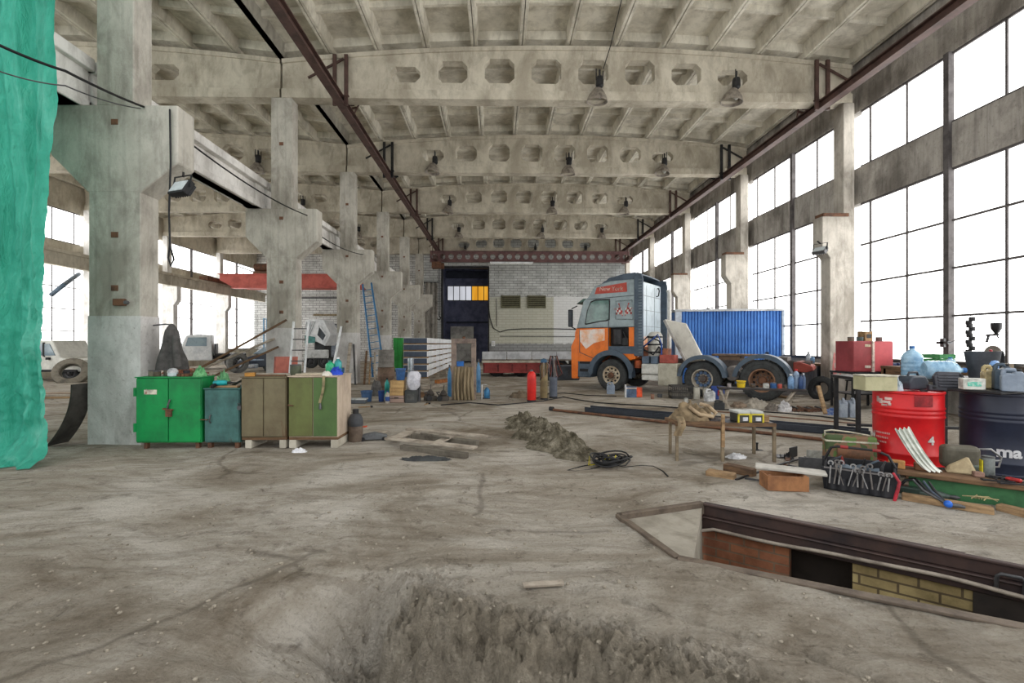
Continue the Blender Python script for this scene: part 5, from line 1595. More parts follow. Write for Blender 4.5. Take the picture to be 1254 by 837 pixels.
# ------------------------------------------------------------------ gas cylinders
def cylinder(label, px, pyb, pyt, r, m, capm, cap='valve', group='gas cylinders'):
    b = fixed(g(px, pyb))
    h = at(px, pyt, b.y).z
    t = thing('gas_cylinder', label, 'gas cylinder', b, 0, group)
    MB().lathe([(r * .9, 0), (r, .02), (r, h * .78), (r * .93, h * .85), (r * .6, h * .92), (r * .35, h * .945), (0, h * .95)], 24).build('shell', m, t, smooth=40)
    MB().lathe([(r * .3, h * .93), (r * .3, h * .98), (r * .22, h), (0, h)], 12).box(-r * .55, r * .4, -.014, .014, h * .965, h * .985).build('valve', capm, t, smooth=40)
    MB().lathe([(r * 1.02, .0), (r * 1.02, .05)], 20, caps=False).build('foot_ring', DARKSTEEL, t)
    return t, h
cylinder('red gas cylinder with a worn valve, standing on the open floor', 651, 492, 453, .125, paint((206, 42, 36), (180, 32, 28), 2.5, .45, 0, .05, .1, (140, 60, 50)), STEEL)
t_, h_ = cylinder('brown gas cylinder hung with hoses beside the red cylinder', 666, 489.5, 440, .11, paint((136, 120, 86), (108, 96, 70), 3, .6, 0, .1, .25), STEEL)
bl_ = MB().lathe([(.08, h_ * .9), (.1, h_ * .93), (.09, h_ * .99), (.0, h_ * 1.02)], 16).build('blue_cap', paint((54, 96, 128), None, 6, .5), t_, smooth=40)
q = random.Random(3)
for k in range(6):
    a = -2.6 + k * .45
    pts = [(.06 * math.cos(a), .06 * math.sin(a), h_ * .95)] + [(.13 * math.cos(a) * (1 + .15 * math.sin(j)), .14 * math.sin(a), h_ * (.9 - .42 * j / 6 * (1 - .1 * k))) for j in range(1, 7)]
    MB().tube(pts, .012, 6).build('hose', [BLACK, RUST, paint((150, 136, 126), None, 5, .6)][k % 3], t_, smooth=60)
t_, h_ = cylinder('grey gas cylinder with coiled hoses, rightmost beside the brown one', 677.5, 487.5, 436, .12, paint((106, 112, 124), (84, 90, 102), 3, .55, 0, .08, .15), STEEL)
for k in range(7):
    a = -3.0 + k * .5
    dx = .1 * math.cos(a)
    pts = [(dx * .4, -.02, h_ * .98), (dx, -.1, h_ * 1.0), (dx * 1.5, -.14, h_ * .85), (dx * 1.6 + .02 * k, -.15, h_ * (.62 - .03 * (k % 4))), (dx * 1.3, -.145, h_ * .5), (dx * .9, -.14, h_ * .64), (dx * .7, -.13, h_ * .9)]
    MB().tube(pts, .012, 6).build('hose', [BLACK, paint((126, 66, 58), None, 5, .6), BLACK, paint((150, 136, 126), None, 5, .6)][k % 4], t_, smooth=60)
heap('tarpaulin_heap', 'low brown heap of canvas on the floor beside the red cylinder', 'canvas', fixed(g(637, 487)), .33, .3, .16, paint((124, 110, 92), (92, 80, 66), 5, .9), .4, 3, 6)

# ------------------------------------------------------------------ burlap-covered stand in the middle
def stand():
    b = fixed(g(568, 490))
    t = thing('welding_screen', 'tall rough stand draped with brown sacking in the middle of the hall', 'screen', b)
    sc = b.y / F
    px = lambda p: (p - 568) * sc
    zz = lambda y: CAMZ - (y - PY) * sc
    sack = paint((148, 132, 106), (96, 84, 64), 9, .95, 0, .5, streak=.12)
    frm = paint((138, 122, 112), (96, 84, 78), 4, .8, 0, .2)
    MB().box(px(553), px(559), -.05, .06, 0, zz(416)).build('post', frm, t, bevel=.012)
    MB().box(px(577), px(583), -.05, .06, 0, zz(417)).build('post', frm, t, bevel=.012)
    MB().box(px(553), px(583), -.06, .07, zz(421), zz(415)).build('top_rail', frm, t, bevel=.012)
    MB().lathe([(.04, 0), (.05, .05), (0, .07)], 10, Matrix.Translation((0, 0, zz(415)))).build('finial', RUST, t)
    MB().box(px(559), px(577), -.02, .03, zz(452), zz(449)).build('lower_rail', frm, t)
    def fn(u, v):
        w0 = px(556) + (px(579.5) - px(556)) * u
        x = w0 * (1 + .12 * v)
        f = .05 * math.sin(u * 38 + 2 * math.sin(v * 3)) + .03 * noise.noise(Vector((u * 9, v * 4, 2)))
        return (x, -.1 - .06 * math.sin(u * PI) + f * (.5 + .5 * v), zz(450) * (1 - v) + .012 * (1 + math.sin(u * 20)))
    MB().surf(fn, 90, 22, .012).build('sacking', sack, t, smooth=60)
    return b
sb_ = stand()
carton('small bright blue box on the rail of the sacking-draped stand', (sb_.x - .1, sb_.y + .0, CAMZ - (448.7 - PY) * sb_.y / F), 0, .2, .1, .14, paint((38, 108, 190), None, 6, .5), 'plastic_box')
def gasb(label, px, pyb, pyt, r, m):
    b = fixed(g(px, pyb)); h = at(px, pyt, b.y).z
    return bottle(label, b, r, h, m, STEEL, name='gas_bottle', cat='gas bottle')
gasb('slim blue bottle standing left of the sacking-draped stand', 550.5, 486, 447, .06, paint((70, 130, 176), (54, 104, 146), 4, .5))
gasb('slim light blue bottle right of the sacking-draped stand', 586, 481, 440, .07, paint((96, 142, 182), (66, 108, 146), 4, .5))
wf_ = thing('trolley', 'small white tube trolley with a blue canister right of the sacking stand', 'trolley', fixed(g(594, 489)))
MB().tube([(-.09, 0, 0), (-.09, 0, .42), (.06, 0, .42)], .014, 6).tube([(-.09, .2, 0), (-.09, .2, .4)], .014, 6).build('tube_frame', WHITE, wf_, smooth=60)
MB().lathe([(.08, .02), (.09, .04), (.09, .24), (.05, .3), (.02, .33)], 16, Matrix.Translation((.05, .1, 0))).build('canister', paint((58, 122, 168), None, 5, .5), wf_, smooth=40)
MB().box(-.1, .14, .0, .2, .0, .02).build('base_plate', STEEL, wf_)

# ------------------------------------------------------------------ stack of sandwich panels
def panels():
    Ya, Yb = 18.2, 27.5
    x0, x1 = at(494, 440, Ya).x, at(523, 440, Ya).x
    zt, zb_ = at(500, 414, Ya).z, at(500, 464, Ya).z
    n = 6
    hh = (zt - zb_) / n
    navy_ = paint((64, 74, 90), (48, 56, 70), 2, .6, streak=.3)
    for i in range(n):
        z0 = zb_ + i * hh
        t = thing('sandwich_panel', '%s of the stacked white roof panels with dark ends' % ['lowest', 'second from the bottom', 'third from the bottom', 'fourth from the bottom', 'second from the top', 'topmost'][i], 'panel', (x0, Ya + .03 * rnd.random(), z0), 0, 'stacked white panels')
        w_ = x1 - x0
        m = MB().box(0, w_, .02, Yb - Ya, .06, hh).build('white_skin', paint((226, 228, 230), (204, 206, 208), 2, .5), t)
        MB().box(.01, w_ - .01, 0, .03, .06, hh - .01).build('dark_end', navy_, t)
        for k in range(5):
            y = .1 + k * (Yb - Ya - .3) / 4
            MB().box(-.03, w_ + .03, y, y + .12, .0, .06).build('spacer_batten', WOOD, t)
    t = thing('timber_support', 'timber bearers under the stack of white panels', 'timber', ((x0 + x1) / 2, Ya, 0))
    for k in range(4):
        y = .1 + k * (Yb - Ya - .4) / 3
        MB().box(-(x1 - x0) / 2 - .05, (x1 - x0) / 2 + .05, y, y + .2, 0, zb_ - .002).build('bearer', GREYWOOD, t)
panels()
bo = fixed(g(548, 470))
plank('orange-brown plank on the floor past the panel stack, beside the sacking stand', g(535, 470), g(560, 466), .2, .14, paint((176, 110, 56), None, 4, .7))
plank('long grey plank on the floor in front of the white panels', g(514, 478), g(540, 474), .2, .1)

# ------------------------------------------------------------------ buckets and crates left of the stand
cb = fixed(g(487, 493))
sc = cb.y / F
case = thing('suitcase', 'pinkish grey tool case at the bottom of the crate pile', 'case', cb)
MB().box(-.2, .2, -.15, .15, 0, .2).build('shell', paint((162, 138, 126), (136, 114, 104), 4, .6), case, bevel=.025, seg=2)
MB().tube([(-.05, -.15, .14), (-.05, -.18, .15), (.05, -.18, .15), (.05, -.15, .14)], .01, 6).build('handle', DARKSTEEL, case)
MB().box(-.2, .2, -.153, .153, .115, .125).build('seam', DARKSTEEL, case)
crate('lower of two pale wooden crates on the pinkish case', (cb.x, cb.y, .2), 0, .37, .3, .21, paint((186, 152, 104), (156, 122, 80), 4, .7), 2, group='pale crates in the pile')
crate('upper pale wooden crate, under the blue bucket', (cb.x + .01, cb.y, .41), .05, .36, .3, .2, paint((192, 158, 108), (160, 128, 86), 4, .7), 2, group='pale crates in the pile')
bucket('blue bucket standing on top of the pale crates', (cb.x + .08, cb.y, .61), .14, .32, paint((56, 98, 150), (42, 78, 124), 5, .45), group='blue buckets')
b = fixed(g(449, 492))
bucket('wide blue bucket on the floor left of the dark bag', b, .16, .3, paint((66, 96, 134), (50, 76, 110), 5, .5), group='blue buckets')
bucket('narrow blue bucket on the floor beside the white bottle', fixed(g(467, 492)), .09, .3, paint((48, 78, 138), (38, 62, 116), 5, .5), group='blue buckets')
bottle('white plastic bottle with a blue cap beside the crate pile', fixed(g(474.5, 494)), .06, .33, paint((206, 196, 180), None, 6, .5), paint((44, 84, 160)), lab=paint((52, 84, 150)))
heap('sack', 'dark grey bag slumped behind the narrow blue bucket', 'bag', fixed(g(461, 485)), .2, .15, .45, paint((96, 94, 92), (66, 64, 64), 6, .8), .3, 3, 2)
tr_ = thing('trough', 'shallow grey metal trough on the floor beside the wide blue bucket', 'trough', fixed(g(437, 494)))
MB().box(-.3, .26, -.12, .12, 0, .1).build('body', paint((86, 90, 96), None, 5, .6), tr_, bevel=.01)
MB().box(-.31, .27, -.13, .13, .1, .13).build('rim', paint((196, 198, 196), None, 5, .6), tr_)
bxx = fixed(g(504, 493))
dkb = thing('metal_box', 'dark grey metal box under the white sack', 'box', bxx)
MB().box(-.16, .16, -.14, .14, 0, .34).build('body', paint((74, 76, 76), (56, 58, 58), 4, .6), dkb, bevel=.012)
MB().box(-.1, .1, -.15, -.14, .08, .24).build('door', paint((92, 92, 90), None, 4, .6), dkb)
def sackw():
    m = paint((212, 212, 220), (176, 176, 188), 7, .7, 0, .3)
    def fn(u, v):
        a = 2 * PI * u
        r_ = .19 * (math.sin(PI * (.08 + .84 * v)) ** .5) * (1 + .18 * noise.fractal(Vector((math.cos(a) * 2, math.sin(a) * 2, v * 3)), 1, 2, 4))
        return (r_ * math.cos(a) + .03 * v, r_ * math.sin(a) * .8, .52 * v + (.0 if v > 0 else 0))
    o = MB().surf(fn, 40, 24).build('sack', m, loc=(bxx.x + .04, bxx.y, .335), smooth=70)
    tag(o, 'bulging white sack on the dark metal box', 'sack')
sackw()
pp = fixed(g(513, 492))
MBp = MB().lathe([(.05, 0), (.05, .45), (.04, .45), (.04, .0)], 14, caps=False).build('pipe_offcut', STEEL, loc=pp)
tag(MBp, 'grey pipe offcut standing right of the dark metal box', 'pipe')
pt = thing('duct_pipe', 'tall shiny metal duct standing behind the white sack', 'duct', fixed(g(503, 487)))
MB().lathe([(.095, 0), (.095, 1.18), (.085, 1.18), (.085, .02)], 18, caps=False).build('tube', paint((170, 178, 184), (110, 118, 124), 3, .25, .8), pt, smooth=40)
for z in (.4, .8): MB().lathe([(.096, z), (.1, z + .01), (.096, z + .02)], 18, caps=False).build('seam_ring', STEEL, pt)
def scrapengine(label, px, py, s, sd):
    b = fixed(g(px, py))
    t = thing('engine_part', label, 'engine part', b, rnd.random())
    m = paint((86, 80, 74), (58, 54, 52), 6, .6, .3, .2, .3)
    MB().box(-.16 * s, .16 * s, -.12 * s, .12 * s, 0, .14 * s).build('casting', m, t, bevel=.02)
    MB().lathe([(.1 * s, 0), (.12 * s, .05 * s), (.06 * s, .14 * s), (.02 * s, .18 * s)], 14, Matrix.Translation((0, 0, .14 * s))).build('housing', m, t, smooth=40)
    MB().lathe([(.08 * s, 0), (.08 * s, .06 * s)], 14, Matrix.Translation((-.1 * s, -.12 * s, .09 * s)) @ Matrix.Rotation(R(90), 4, 'X')).build('pulley', DARKSTEEL, t)
    MB().tube([(0, 0, .3 * s), (.02, 0, .46 * s)], .012, 6).tube([(-.12 * s, 0, .14 * s), (-.2 * s, -.05, .25 * s), (-.1 * s, -.1, .26 * s)], .018, 6).build('shaft', STEEL, t)
scrapengine('dark engine part with an upright shaft on the floor right of the sack', 527, 491, 1.0, 1)
scrapengine('dark gearbox part on the floor against the sacking-draped stand', 543, 491, .95, 2)
# stacked drums by column
for i, (z, r_, h_, c_, l) in enumerate([(0, .27, .85, (118, 96, 80), 'rusty brown drum behind the crate pile, lower of two'), (.86, .25, .55, (126, 122, 116), 'dented grey drum on top of the rusty brown drum')]):
    b = fixed(g(473, 482.5), z)
    t = thing('oil_drum', l, 'drum', b)
    MB().lathe([(r_, 0), (r_, .02), (r_ * .98, .03), (r_ * .98, h_ * .3), (r_ * 1.02, h_ * .33), (r_ * .98, h_ * .36), (r_ * .98, h_ * .64), (r_ * 1.02, h_ * .67), (r_ * .98, h_ * .7), (r_ * .98, h_ - .02), (r_, h_), (r_ * .95, h_), (r_ * .94, h_ - .02), (0, h_ - .02)], 28).build('shell', paint(c_, tuple(int(v * .7) for v in c_), 3, .7, .1, .15, .35), t, smooth=40)
    MB().lathe([(.03, 0), (.03, .02), (0, .02)], 10, Matrix.Translation((r_ * .6, 0, h_ - .02))).build('bung', STEEL, t)
bottle('turquoise bottle hanging at the rusty drum beside the crate pile', fixed(g(474, 489), .0), .07, .62, paint((28, 146, 138), None, 5, .4), BLACK)
# ------------------------------------------------------------------ text bent round a drum
def drum_text(parent, body, size, ang, z, r, m, name='lettering', bold=.0):
    o = text(body, size, m, parent, Matrix(), name, ext=.0, bold=bold)
    import bmesh
    bm_ = bmesh.new(); bm_.from_mesh(o.data)
    bmesh.ops.triangulate(bm_, faces=bm_.faces[:])
    bmesh.ops.subdivide_edges(bm_, edges=bm_.edges[:], cuts=4, use_grid_fill=True)
    bm_.to_mesh(o.data); bm_.free()
    for v in o.data.vertices:
        a = ang + v.co.x / r
        v.co = Vector(((r + .004) * math.cos(a), (r + .004) * math.sin(a), z + v.co.y))
    return o
def big_drum(label, c, r, z0, z1, m, open_top=False):
    t = thing('oil_drum', label, 'drum', (c.x, c.y, z0))
    h = z1 - z0
    pr = [(r * .97, 0), (r, .01), (r, .025), (r * .97, .035)]
    def rib(z): return [(r * .97, z - .022), (r * .99, z - .012), (r * .995, z), (r * .99, z + .012), (r * .97, z + .022)]
    pr += rib(h * .16)
    for k in range(3): pr += rib(h * .66 + k * .05)
    pr += [(r * .97, h - .035), (r, h - .025), (r, h - .005), (r * .985, h), (r * .96, h), (r * .955, h - .02), (0, h - .02)]
    MB().lathe(pr, 48).build('shell', m, t, smooth=35)
    MB().lathe([(.04, 0), (.04, .02), (.0, .02)], 14, Matrix.Translation((r * .6, 0, h - .02))).build('bung', STEEL, t)
    return t, h
DC = at(1111, 500, 5.6); NC = at(1224, 500, 5.3)
redd = paint((206, 30, 34), (184, 24, 30), 2, .35, 0, .04, .12, (140, 36, 36))
zt_r = at(1111, 481.5, 5.25).z
RD, rh = big_drum('red oil drum with white markings standing on a pallet beside the navy drum', DC, .35, .14, zt_r, redd)
a_cam = math.atan2(-DC.y, -DC.x)
wt = paint((232, 228, 224), None, 8, .5)
def ang_at(C_, r, px):
    d = ray(px, 500); d.z = 0; d.normalize()
    o = Vector((-C_.x, -C_.y, 0))
    b = o.dot(d); c_ = o.length_squared - r * r
    disc = b * b - c_
    t_ = -b - math.sqrt(max(disc, 0))
    p = o + d * t_
    a_ = math.atan2(p.y, p.x)
    return a_ - 2 * PI if a_ > 0 else a_
def z_at(C_, r, px, py):
    d = ray(px, py); dd = Vector((d.x, d.y)); o = Vector((-C_.x, -C_.y))
    a = dd.length_squared; b = o.dot(dd); c_ = o.length_squared - r * r
    t_ = (-b - math.sqrt(max(b * b - a * c_, 0))) / a
    return CAMZ + d.z * t_
drum_text(RD, '4', .13, ang_at(DC, .35, 1141), z_at(DC, .35, 1141, 541) - .14 - .0, .343, wt, bold=.006)
drum_text(RD, 'М', .1, ang_at(DC, .35, 1069.5), z_at(DC, .35, 1069, 531) - .14, .343, wt, bold=.004)
for i in range(3):
    a0, a1 = ang_at(DC, .35, 1072.5), ang_at(DC, .35, 1090)
    z = z_at(DC, .35, 1082, 530.5 + i * 5.5) - .14
    m = MB()
    for k in range(9 - i):
        f0, f1 = a0 + (a1 - a0) * (k + .08) / 9, a0 + (a1 - a0) * (k + .82) / 9
        m.add([(.3445 * math.cos(f), .3445 * math.sin(f), zz) for f in (f0, f1) for zz in (z - .011, z + .011)], [(0, 2, 3, 1)])
    m.build('worn_lettering', paint((226, 160, 156), None, 8, .5), RD)
m = MB()
for (p0, p1, y0, y1) in ((1073, 1076, 485, 492), (1076, 1080, 488, 494), (1079, 1090, 491, 494), (1083, 1092, 487, 490), (1079, 1086, 495, 500), (1087, 1091, 494, 497)):
    f0, f1 = ang_at(DC, .35, p0), ang_at(DC, .35, p1)
    za, zb_ = z_at(DC, .35, (p0 + p1) / 2, y1) - .14, z_at(DC, .35, (p0 + p1) / 2, y0) - .14
    m.add([(.3445 * math.cos(f), .3445 * math.sin(f), zz) for f in (f0, f1) for zz in (za, zb_)], [(0, 2, 3, 1)])
m.build('worn_emblem', paint((232, 206, 200), None, 8, .5), RD)
f0, f1 = ang_at(DC, .35, 1120), ang_at(DC, .35, 1143)
za, zb_ = z_at(DC, .35, 1132, 499) - .14, z_at(DC, .35, 1132, 485) - .14
m = MB(); n = 6
for k in range(n):
    a, b = f0 + (f1 - f0) * k / n, f0 + (f1 - f0) * (k + 1) / n
    m.add([(.345 * math.cos(f), .345 * math.sin(f), zz) for f in (a, b) for zz in (za, zb_)], [(0, 2, 3, 1)])
m.build('dark_patch', paint((150, 34, 40), None, 8, .6), RD)
zt_n = at(1224, 484, 4.95).z
navyd = paint((42, 48, 66), (30, 34, 50), 1.6, .4, 0, .05, .1, (64, 60, 66))
ND, nh_ = big_drum('dark navy oil drum with large pale letters at the frame edge', NC, .35, .1, zt_n, navyd)
drum_text(ND, 'ma', .17, ang_at(NC, .35, 1236), z_at(NC, .35, 1236, 555) - .1, .349, paint((206, 206, 210), (196, 196, 200), 8, .5), bold=.006)
for C_, l, h_ in ((DC, 'wooden pallet under the red drum', .138), (NC, 'wooden pallet under the navy drum', .098)):
    t = thing('pallet', l, 'pallet', (C_.x, C_.y, 0), TY)
    for k in range(4): MB().box(-.36, .36, -.37 + k * .21, -.37 + k * .21 + .12, h_ - .03, h_).build('deck_board', DARKWOOD, t)
    for k in range(3): MB().box(-.35 + k * .31, -.27 + k * .31, -.37, .38, 0, h_ - .03).build('bearer', DARKWOOD, t)
# ------------------------------------------------------------------ on the drums
ztr = zt_r + .001
def on_drum(px, Y, z): 
    p = at(px, 470, Y); return (p.x, p.y, z)
# beige box on its own stool beside the drum
bsx = on_drum(1071, 5.55, ztr)
carton('pale olive carton lying on the left edge of the red drum', (bsx[0] + .02, bsx[1] + .02, ztr), R(-8), .36, .24, .19, paint((178, 174, 140), (160, 156, 124), 2, .7), lidm=paint((206, 200, 180), None, 4, .7))
t = thing('canister', 'dark blue-grey canister lying on the red drum behind the black cover', 'canister', on_drum(1118, 5.68, ztr), R(10))
MB().prism([(-.14, 0), (.14, 0), (.15, .1), (.1, .17), (-.1, .17), (-.15, .1)], -.08, .1).build('body', paint((62, 70, 80), (46, 52, 62), 4, .5), t, bevel=.02, seg=2)
MB().tube([(-.08, 0, .17), (-.06, 0, .21), (.06, 0, .21), (.08, 0, .17)], .014, 6).build('handle', paint((50, 56, 66), None, 4, .5), t, smooth=60)
heap('plastic_bag', 'clear bluish plastic bag beside the pale olive carton on the red drum', 'plastic bag', (on_drum(1099, 5.5, 0)[0], 5.53, ztr), .07, .08, .15, paint((176, 190, 200), (140, 156, 168), 9, .2), .4, 4, 7)
t = thing('engine_cover', 'black ribbed plastic engine cover standing on the right of the red drum', 'cover', on_drum(1157, 5.44, ztr), R(-14), rx=R(-12))
MB().prism([(-.17, 0), (.2, 0), (.21, .17), (.17, .23), (-.06, .235), (-.1, .18), (-.1, .06), (-.17, .08)], -.03, .03).build('shell', paint((60, 62, 70), (44, 46, 52), 4, .5), t, bevel=.012, seg=2)
for i in range(5): MB().box(-.07, .14, -.042, -.03, .05 + i * .035, .065 + i * .035).build('rib', paint((78, 80, 88), None, 4, .5), t)
for x, z in ((-.12, .035), (.16, .04), (.17, .19)): MB().lathe([(.016, 0), (.016, .012), (0, .014)], 10, Matrix.Translation((x, -.03, z)) @ Matrix.Rotation(R(90), 4, 'X')).build('bolt_boss', BLACK, t)
ztn = zt_n + .001
plank('dark board lying across the navy drum top', (NC.x - .45, NC.y - .12, ztn), (NC.x + .4, NC.y + .12, ztn), .5, .03, DARKSTEEL, up=(0, 0, 1))
zb2 = ztn + .032
def nd(px, Y): p = at(px, 470, Y); return (p.x, p.y, zb2)
t = carton('white carton with a green print on the left of the board over the navy drum', nd(1190, 5.24), R(-25), .2, .12, .13, paint((222, 222, 214), None, 5, .6), flap=paint((94, 190, 168), (206, 220, 210), 22, .6))
jug('tall cream canister on the board over the navy drum', nd(1211, 5.36), R(-30), .12, .14, .27, paint((196, 178, 132), None, 4, .5), BLACK)
jug('dark blue-grey canister on the board over the navy drum', nd(1228, 5.2), R(-35), .16, .13, .30, paint((72, 86, 98), (56, 68, 80), 4, .45), BLACK)
jug('pale grey-blue jug at the right end of the board over the navy drum', nd(1241, 5.0), R(-40), .2, .13, .25, paint((140, 152, 168), (118, 130, 146), 4, .45), BLACK)
# workbench behind the drums with bottles and tubs
WB = at(1150, 470, 6.9)
wbz = at(1150, 464, 6.6).z
t = thing('workbench', 'dark steel workbench behind the red and navy drums', 'workbench', (WB.x, WB.y, 0), R(-12))
MB().box(-1.3, 1.9, -.35, .4, wbz - .05, wbz).build('top', DARKSTEEL, t, bevel=.006)
for x in (-1.25, .3, 1.85):
    for y in (-.3, .35): MB().box(x - .025, x + .025, y - .025, y + .025, 0, wbz - .05).build('leg', DARKSTEEL, t)
MB().box(-1.25, 1.85, -.02, .02, .3, .34).build('stretcher', DARKSTEEL, t)
clearb = paint((158, 192, 214), (112, 152, 182), 5, .12, 0, .1)
def water(label, loc, rz, lie):
    t = thing('water_bottle', label, 'water bottle', loc, rz, 'big water bottles')
    A = Matrix.Translation((0, 0, .135)) @ Matrix.Rotation(R(90), 4, 'Y') @ Matrix.Translation((0, 0, -.2)) if lie else Matrix()
    pr = [(0, .02), (.10, 0), (.13, .03)]
    for k in range(4): pr += [(.135, .06 + k * .06), (.128, .085 + k * .06), (.135, .11 + k * .06)]
    pr += [(.13, .31), (.10, .37), (.035, .42), (.03, .46), (.0, .46)]
    MB().lathe(pr, 28, A).build('body', clearb, t, smooth=50)
    MB().lathe([(.036, .44), (.036, .48), (0, .48)], 16, A).build('cap', paint((52, 110, 176), None, 6, .4), t, smooth=40)
p_ = at(1117, 470, 6.85); water('upright clear blue water bottle on the workbench behind the red drum', (p_.x, p_.y, wbz + .001), 0, False)
p_ = at(1154, 470, 6.45); water('clear blue water bottle lying on its side on the workbench', (p_.x - .02, p_.y, wbz + .001), R(-20), True)
p_ = at(1201, 470, 6.3)
p_ = at(1203, 470, 6.45)
t = thing('tub', 'large dark grey plastic tub standing on the workbench behind the navy drum', 'tub', (p_.x, p_.y, wbz + .001), R(20))
MB().lathe([(.14, 0), (.19, .38), (.2, .4), (.18, .4), (.13, .02), (0, .02)], 24).build('shell', paint((76, 80, 86), (56, 60, 66), 4, .5), t, smooth=40)
MB().ball((-.02, -.12, .22), (.1, .06, .12), 8).build('blue_lining', paint((110, 150, 200), (80, 116, 166), 6, .3), t, smooth=60)
p_ = at(1210, 470, 6.62)
o = MB().surf(lambda u, v: (.16 * math.sin(R(-30 + 150 * u)), -.06 + .12 * v, .24 - .26 * math.cos(R(-30 + 150 * u)) + .03), 24, 4, .012).build('mudguard', paint((44, 46, 50), None, 4, .5), loc=(p_.x, p_.y, wbz + .001), rz=R(-10), smooth=40)
tag(o, 'curved black plastic mudguard beside the grey tub', 'mudguard')
p_ = at(1216, 470, 6.9)
o = thing('handle_bar', 'red handle standing up behind the curved black mudguard', 'tool', (p_.x, p_.y, wbz + .001))
MB().tube([(0, 0, 0), (0.01, 0, .25), (-.02, 0, .36), (-.04, 0, .42)], [.02, .022, .024, .016], 8).build('grip', paint((168, 48, 54), None, 5, .5), o, smooth=50)
MB().lathe([(.05, 0), (.05, .03), (.02, .04)], 12).build('foot', STEEL, o)
# ------------------------------------------------------------------ maroon cabinet on its table by the wall column
MC = at(1069, 455, 11.0)
t = thing('steel_table', 'dark steel table carrying the maroon cabinet beside the wall column', 'table', (MC.x, 11.0, 0))
tz_ = at(1069, 456, 11.0).z
MB().box(-.52, 1.2, -.05, .75, tz_ - .05, tz_).build('top', DARKSTEEL, t)
for x in (-.5, .45, 1.15):
    for y in (0, .7): MB().box(x - .02, x + .02, y - .02, y + .02, 0, tz_ - .05).build('leg', DARKSTEEL, t)
MB().box(-.5, .45, 0, .7, .35, .38).build('shelf', DARKSTEEL, t)
mar = paint((150, 62, 66), (130, 50, 54), 1.5, .5, 0, .05, .1)
marl = paint((196, 84, 90), (176, 72, 78), 1.5, .5, 0, .05, .1)
mt = thing('metal_cabinet', 'maroon two-door metal cabinet on the steel table beside the wall column', 'cabinet', (MC.x, 11.0, tz_ + .001))
mh = at(1069, 418, 11.0).z - tz_
MB().box(-.48, .5, .02, .6, 0, mh).build('body', mar, mt, bevel=.008)
MB().box(-.475, -.02, -.0, .02, .02, mh - .02).build('door', mar, mt, bevel=.004)
MB().hexa([(.03, -.02, .02), (.495, .0, .02), (.495, .02, .02), (.03, .0, .02), (.03, -.02, mh - .02), (.495, .0, mh - .02), (.495, .02, mh - .02), (.03, .0, mh - .02)]).build('door', marl, mt)
MB().box(-.03, .02, -.03, .02, .0, mh).build('centre_strip', paint((214, 196, 184), None, 6, .6), mt)
MB().box(-.2, -.06, -.008, 0, mh - .14, mh - .08).build('badge', paint((206, 190, 160), None, 6, .6), mt)
MB().box(-.2, -.06, -.008, 0, .1, .16).build('badge', paint((216, 206, 190), None, 6, .6), mt)
carton('small brown wooden box on top of the maroon cabinet', (MC.x + .05, 11.3, tz_ + mh + .002), .2, .24, .2, .24, paint((160, 126, 84), None, 5, .7), flap=BLACK)
for i, (dx, c_, l) in enumerate(((-.35, (130, 112, 96), 'brown tin on the left of the maroon cabinet top'), (-.12, (86, 104, 100), 'greenish tin on the maroon cabinet, left of the wooden box'), (.36, (120, 96, 92), 'reddish tin on the right of the maroon cabinet top'))):
    can(l, (MC.x + dx, 11.25, tz_ + mh + .002), .07, .1, col(c_, .6))
p_ = at(1083, 455, 10.99)
v = thing('bench_vice', 'dark blue bench vice in front of the maroon cabinet', 'vice', (p_.x + .36, 11.08, tz_ + .001), .2)
vb = paint((40, 56, 96), (30, 42, 76), 5, .5)
MB().box(-.12, .12, -.06, .08, 0, .06).box(-.05, .05, -.05, .06, .05, .14).build('base', vb, v, bevel=.01)
MB().box(-.16, -.02, -.05, .05, .13, .22).build('fixed_jaw', vb, v, bevel=.01)
MB().box(.03, .14, -.05, .05, .12, .22).build('moving_jaw', vb, v, bevel=.01)
MB().tube([(.1, 0, .15), (.24, 0, .15)], .018, 8).tube([(.23, -.1, .15), (.23, .1, .15)], .009, 6).build('screw', STEEL, v)
heap('rag', 'pale lilac rag on the steel table right of the vice', 'rag', (MC.x + .92, 11.3, tz_ + .001), .16, .16, .15, paint((196, 176, 206), (150, 136, 150), 9, .8), .5, 4, 9)
p_ = at(1114, 440, 9.6)
# long bench under the windows
LBX = 9.55
LBX = 9.5
t = thing('long_bench', 'long dark workbench running under the window sill', 'workbench', (LBX, 10.5, 0))
MB().box(-.35, .5, -2.6, .3, 1.02, 1.08).build('top', DARKWOOD, t, bevel=.006)
for y in (-2.5, -1.1, .2):
    for x in (-.3, .42): MB().box(x - .03, x + .03, y - .03, y + .03, 0, 1.02).build('leg', DARKSTEEL, t)
MB().box(-.33, -.3, -2.6, .3, .85, 1.02).build('apron', DARKWOOD, t)
p_ = at(1114, 440, 9.8)
gc = crate('green plastic crate on the long bench by the window', (9.6, 9.85, 1.082), R(90), .5, .35, .3, paint((74, 150, 92), (54, 122, 72), 5, .5), 3, name='plastic_crate')
bottle('bottle with a blue cap lying beside the green crate on the long bench', (9.5, 9.45, 1.082), .08, .24, clearb, paint((44, 120, 190)))
q = random.Random(11)
cl = [(9.45, 9.3, .05, .1, (120, 100, 84), 'brown tin on the long bench, nearest the green crate'), (9.7, 9.15, .07, .14, (92, 92, 88), 'dark tin on the long bench between brown tin and grinder'), (9.5, 8.5, .06, .12, (150, 150, 148), 'pale tin on the long bench near the hanging disc'), (9.7, 8.15, .07, .1, (108, 84, 70), 'rusty tin on the long bench at the frame edge')]
for x, y, r_, h_, c_, l in cl: can(l, (x, y, 1.082), r_, h_, col(c_, .6))
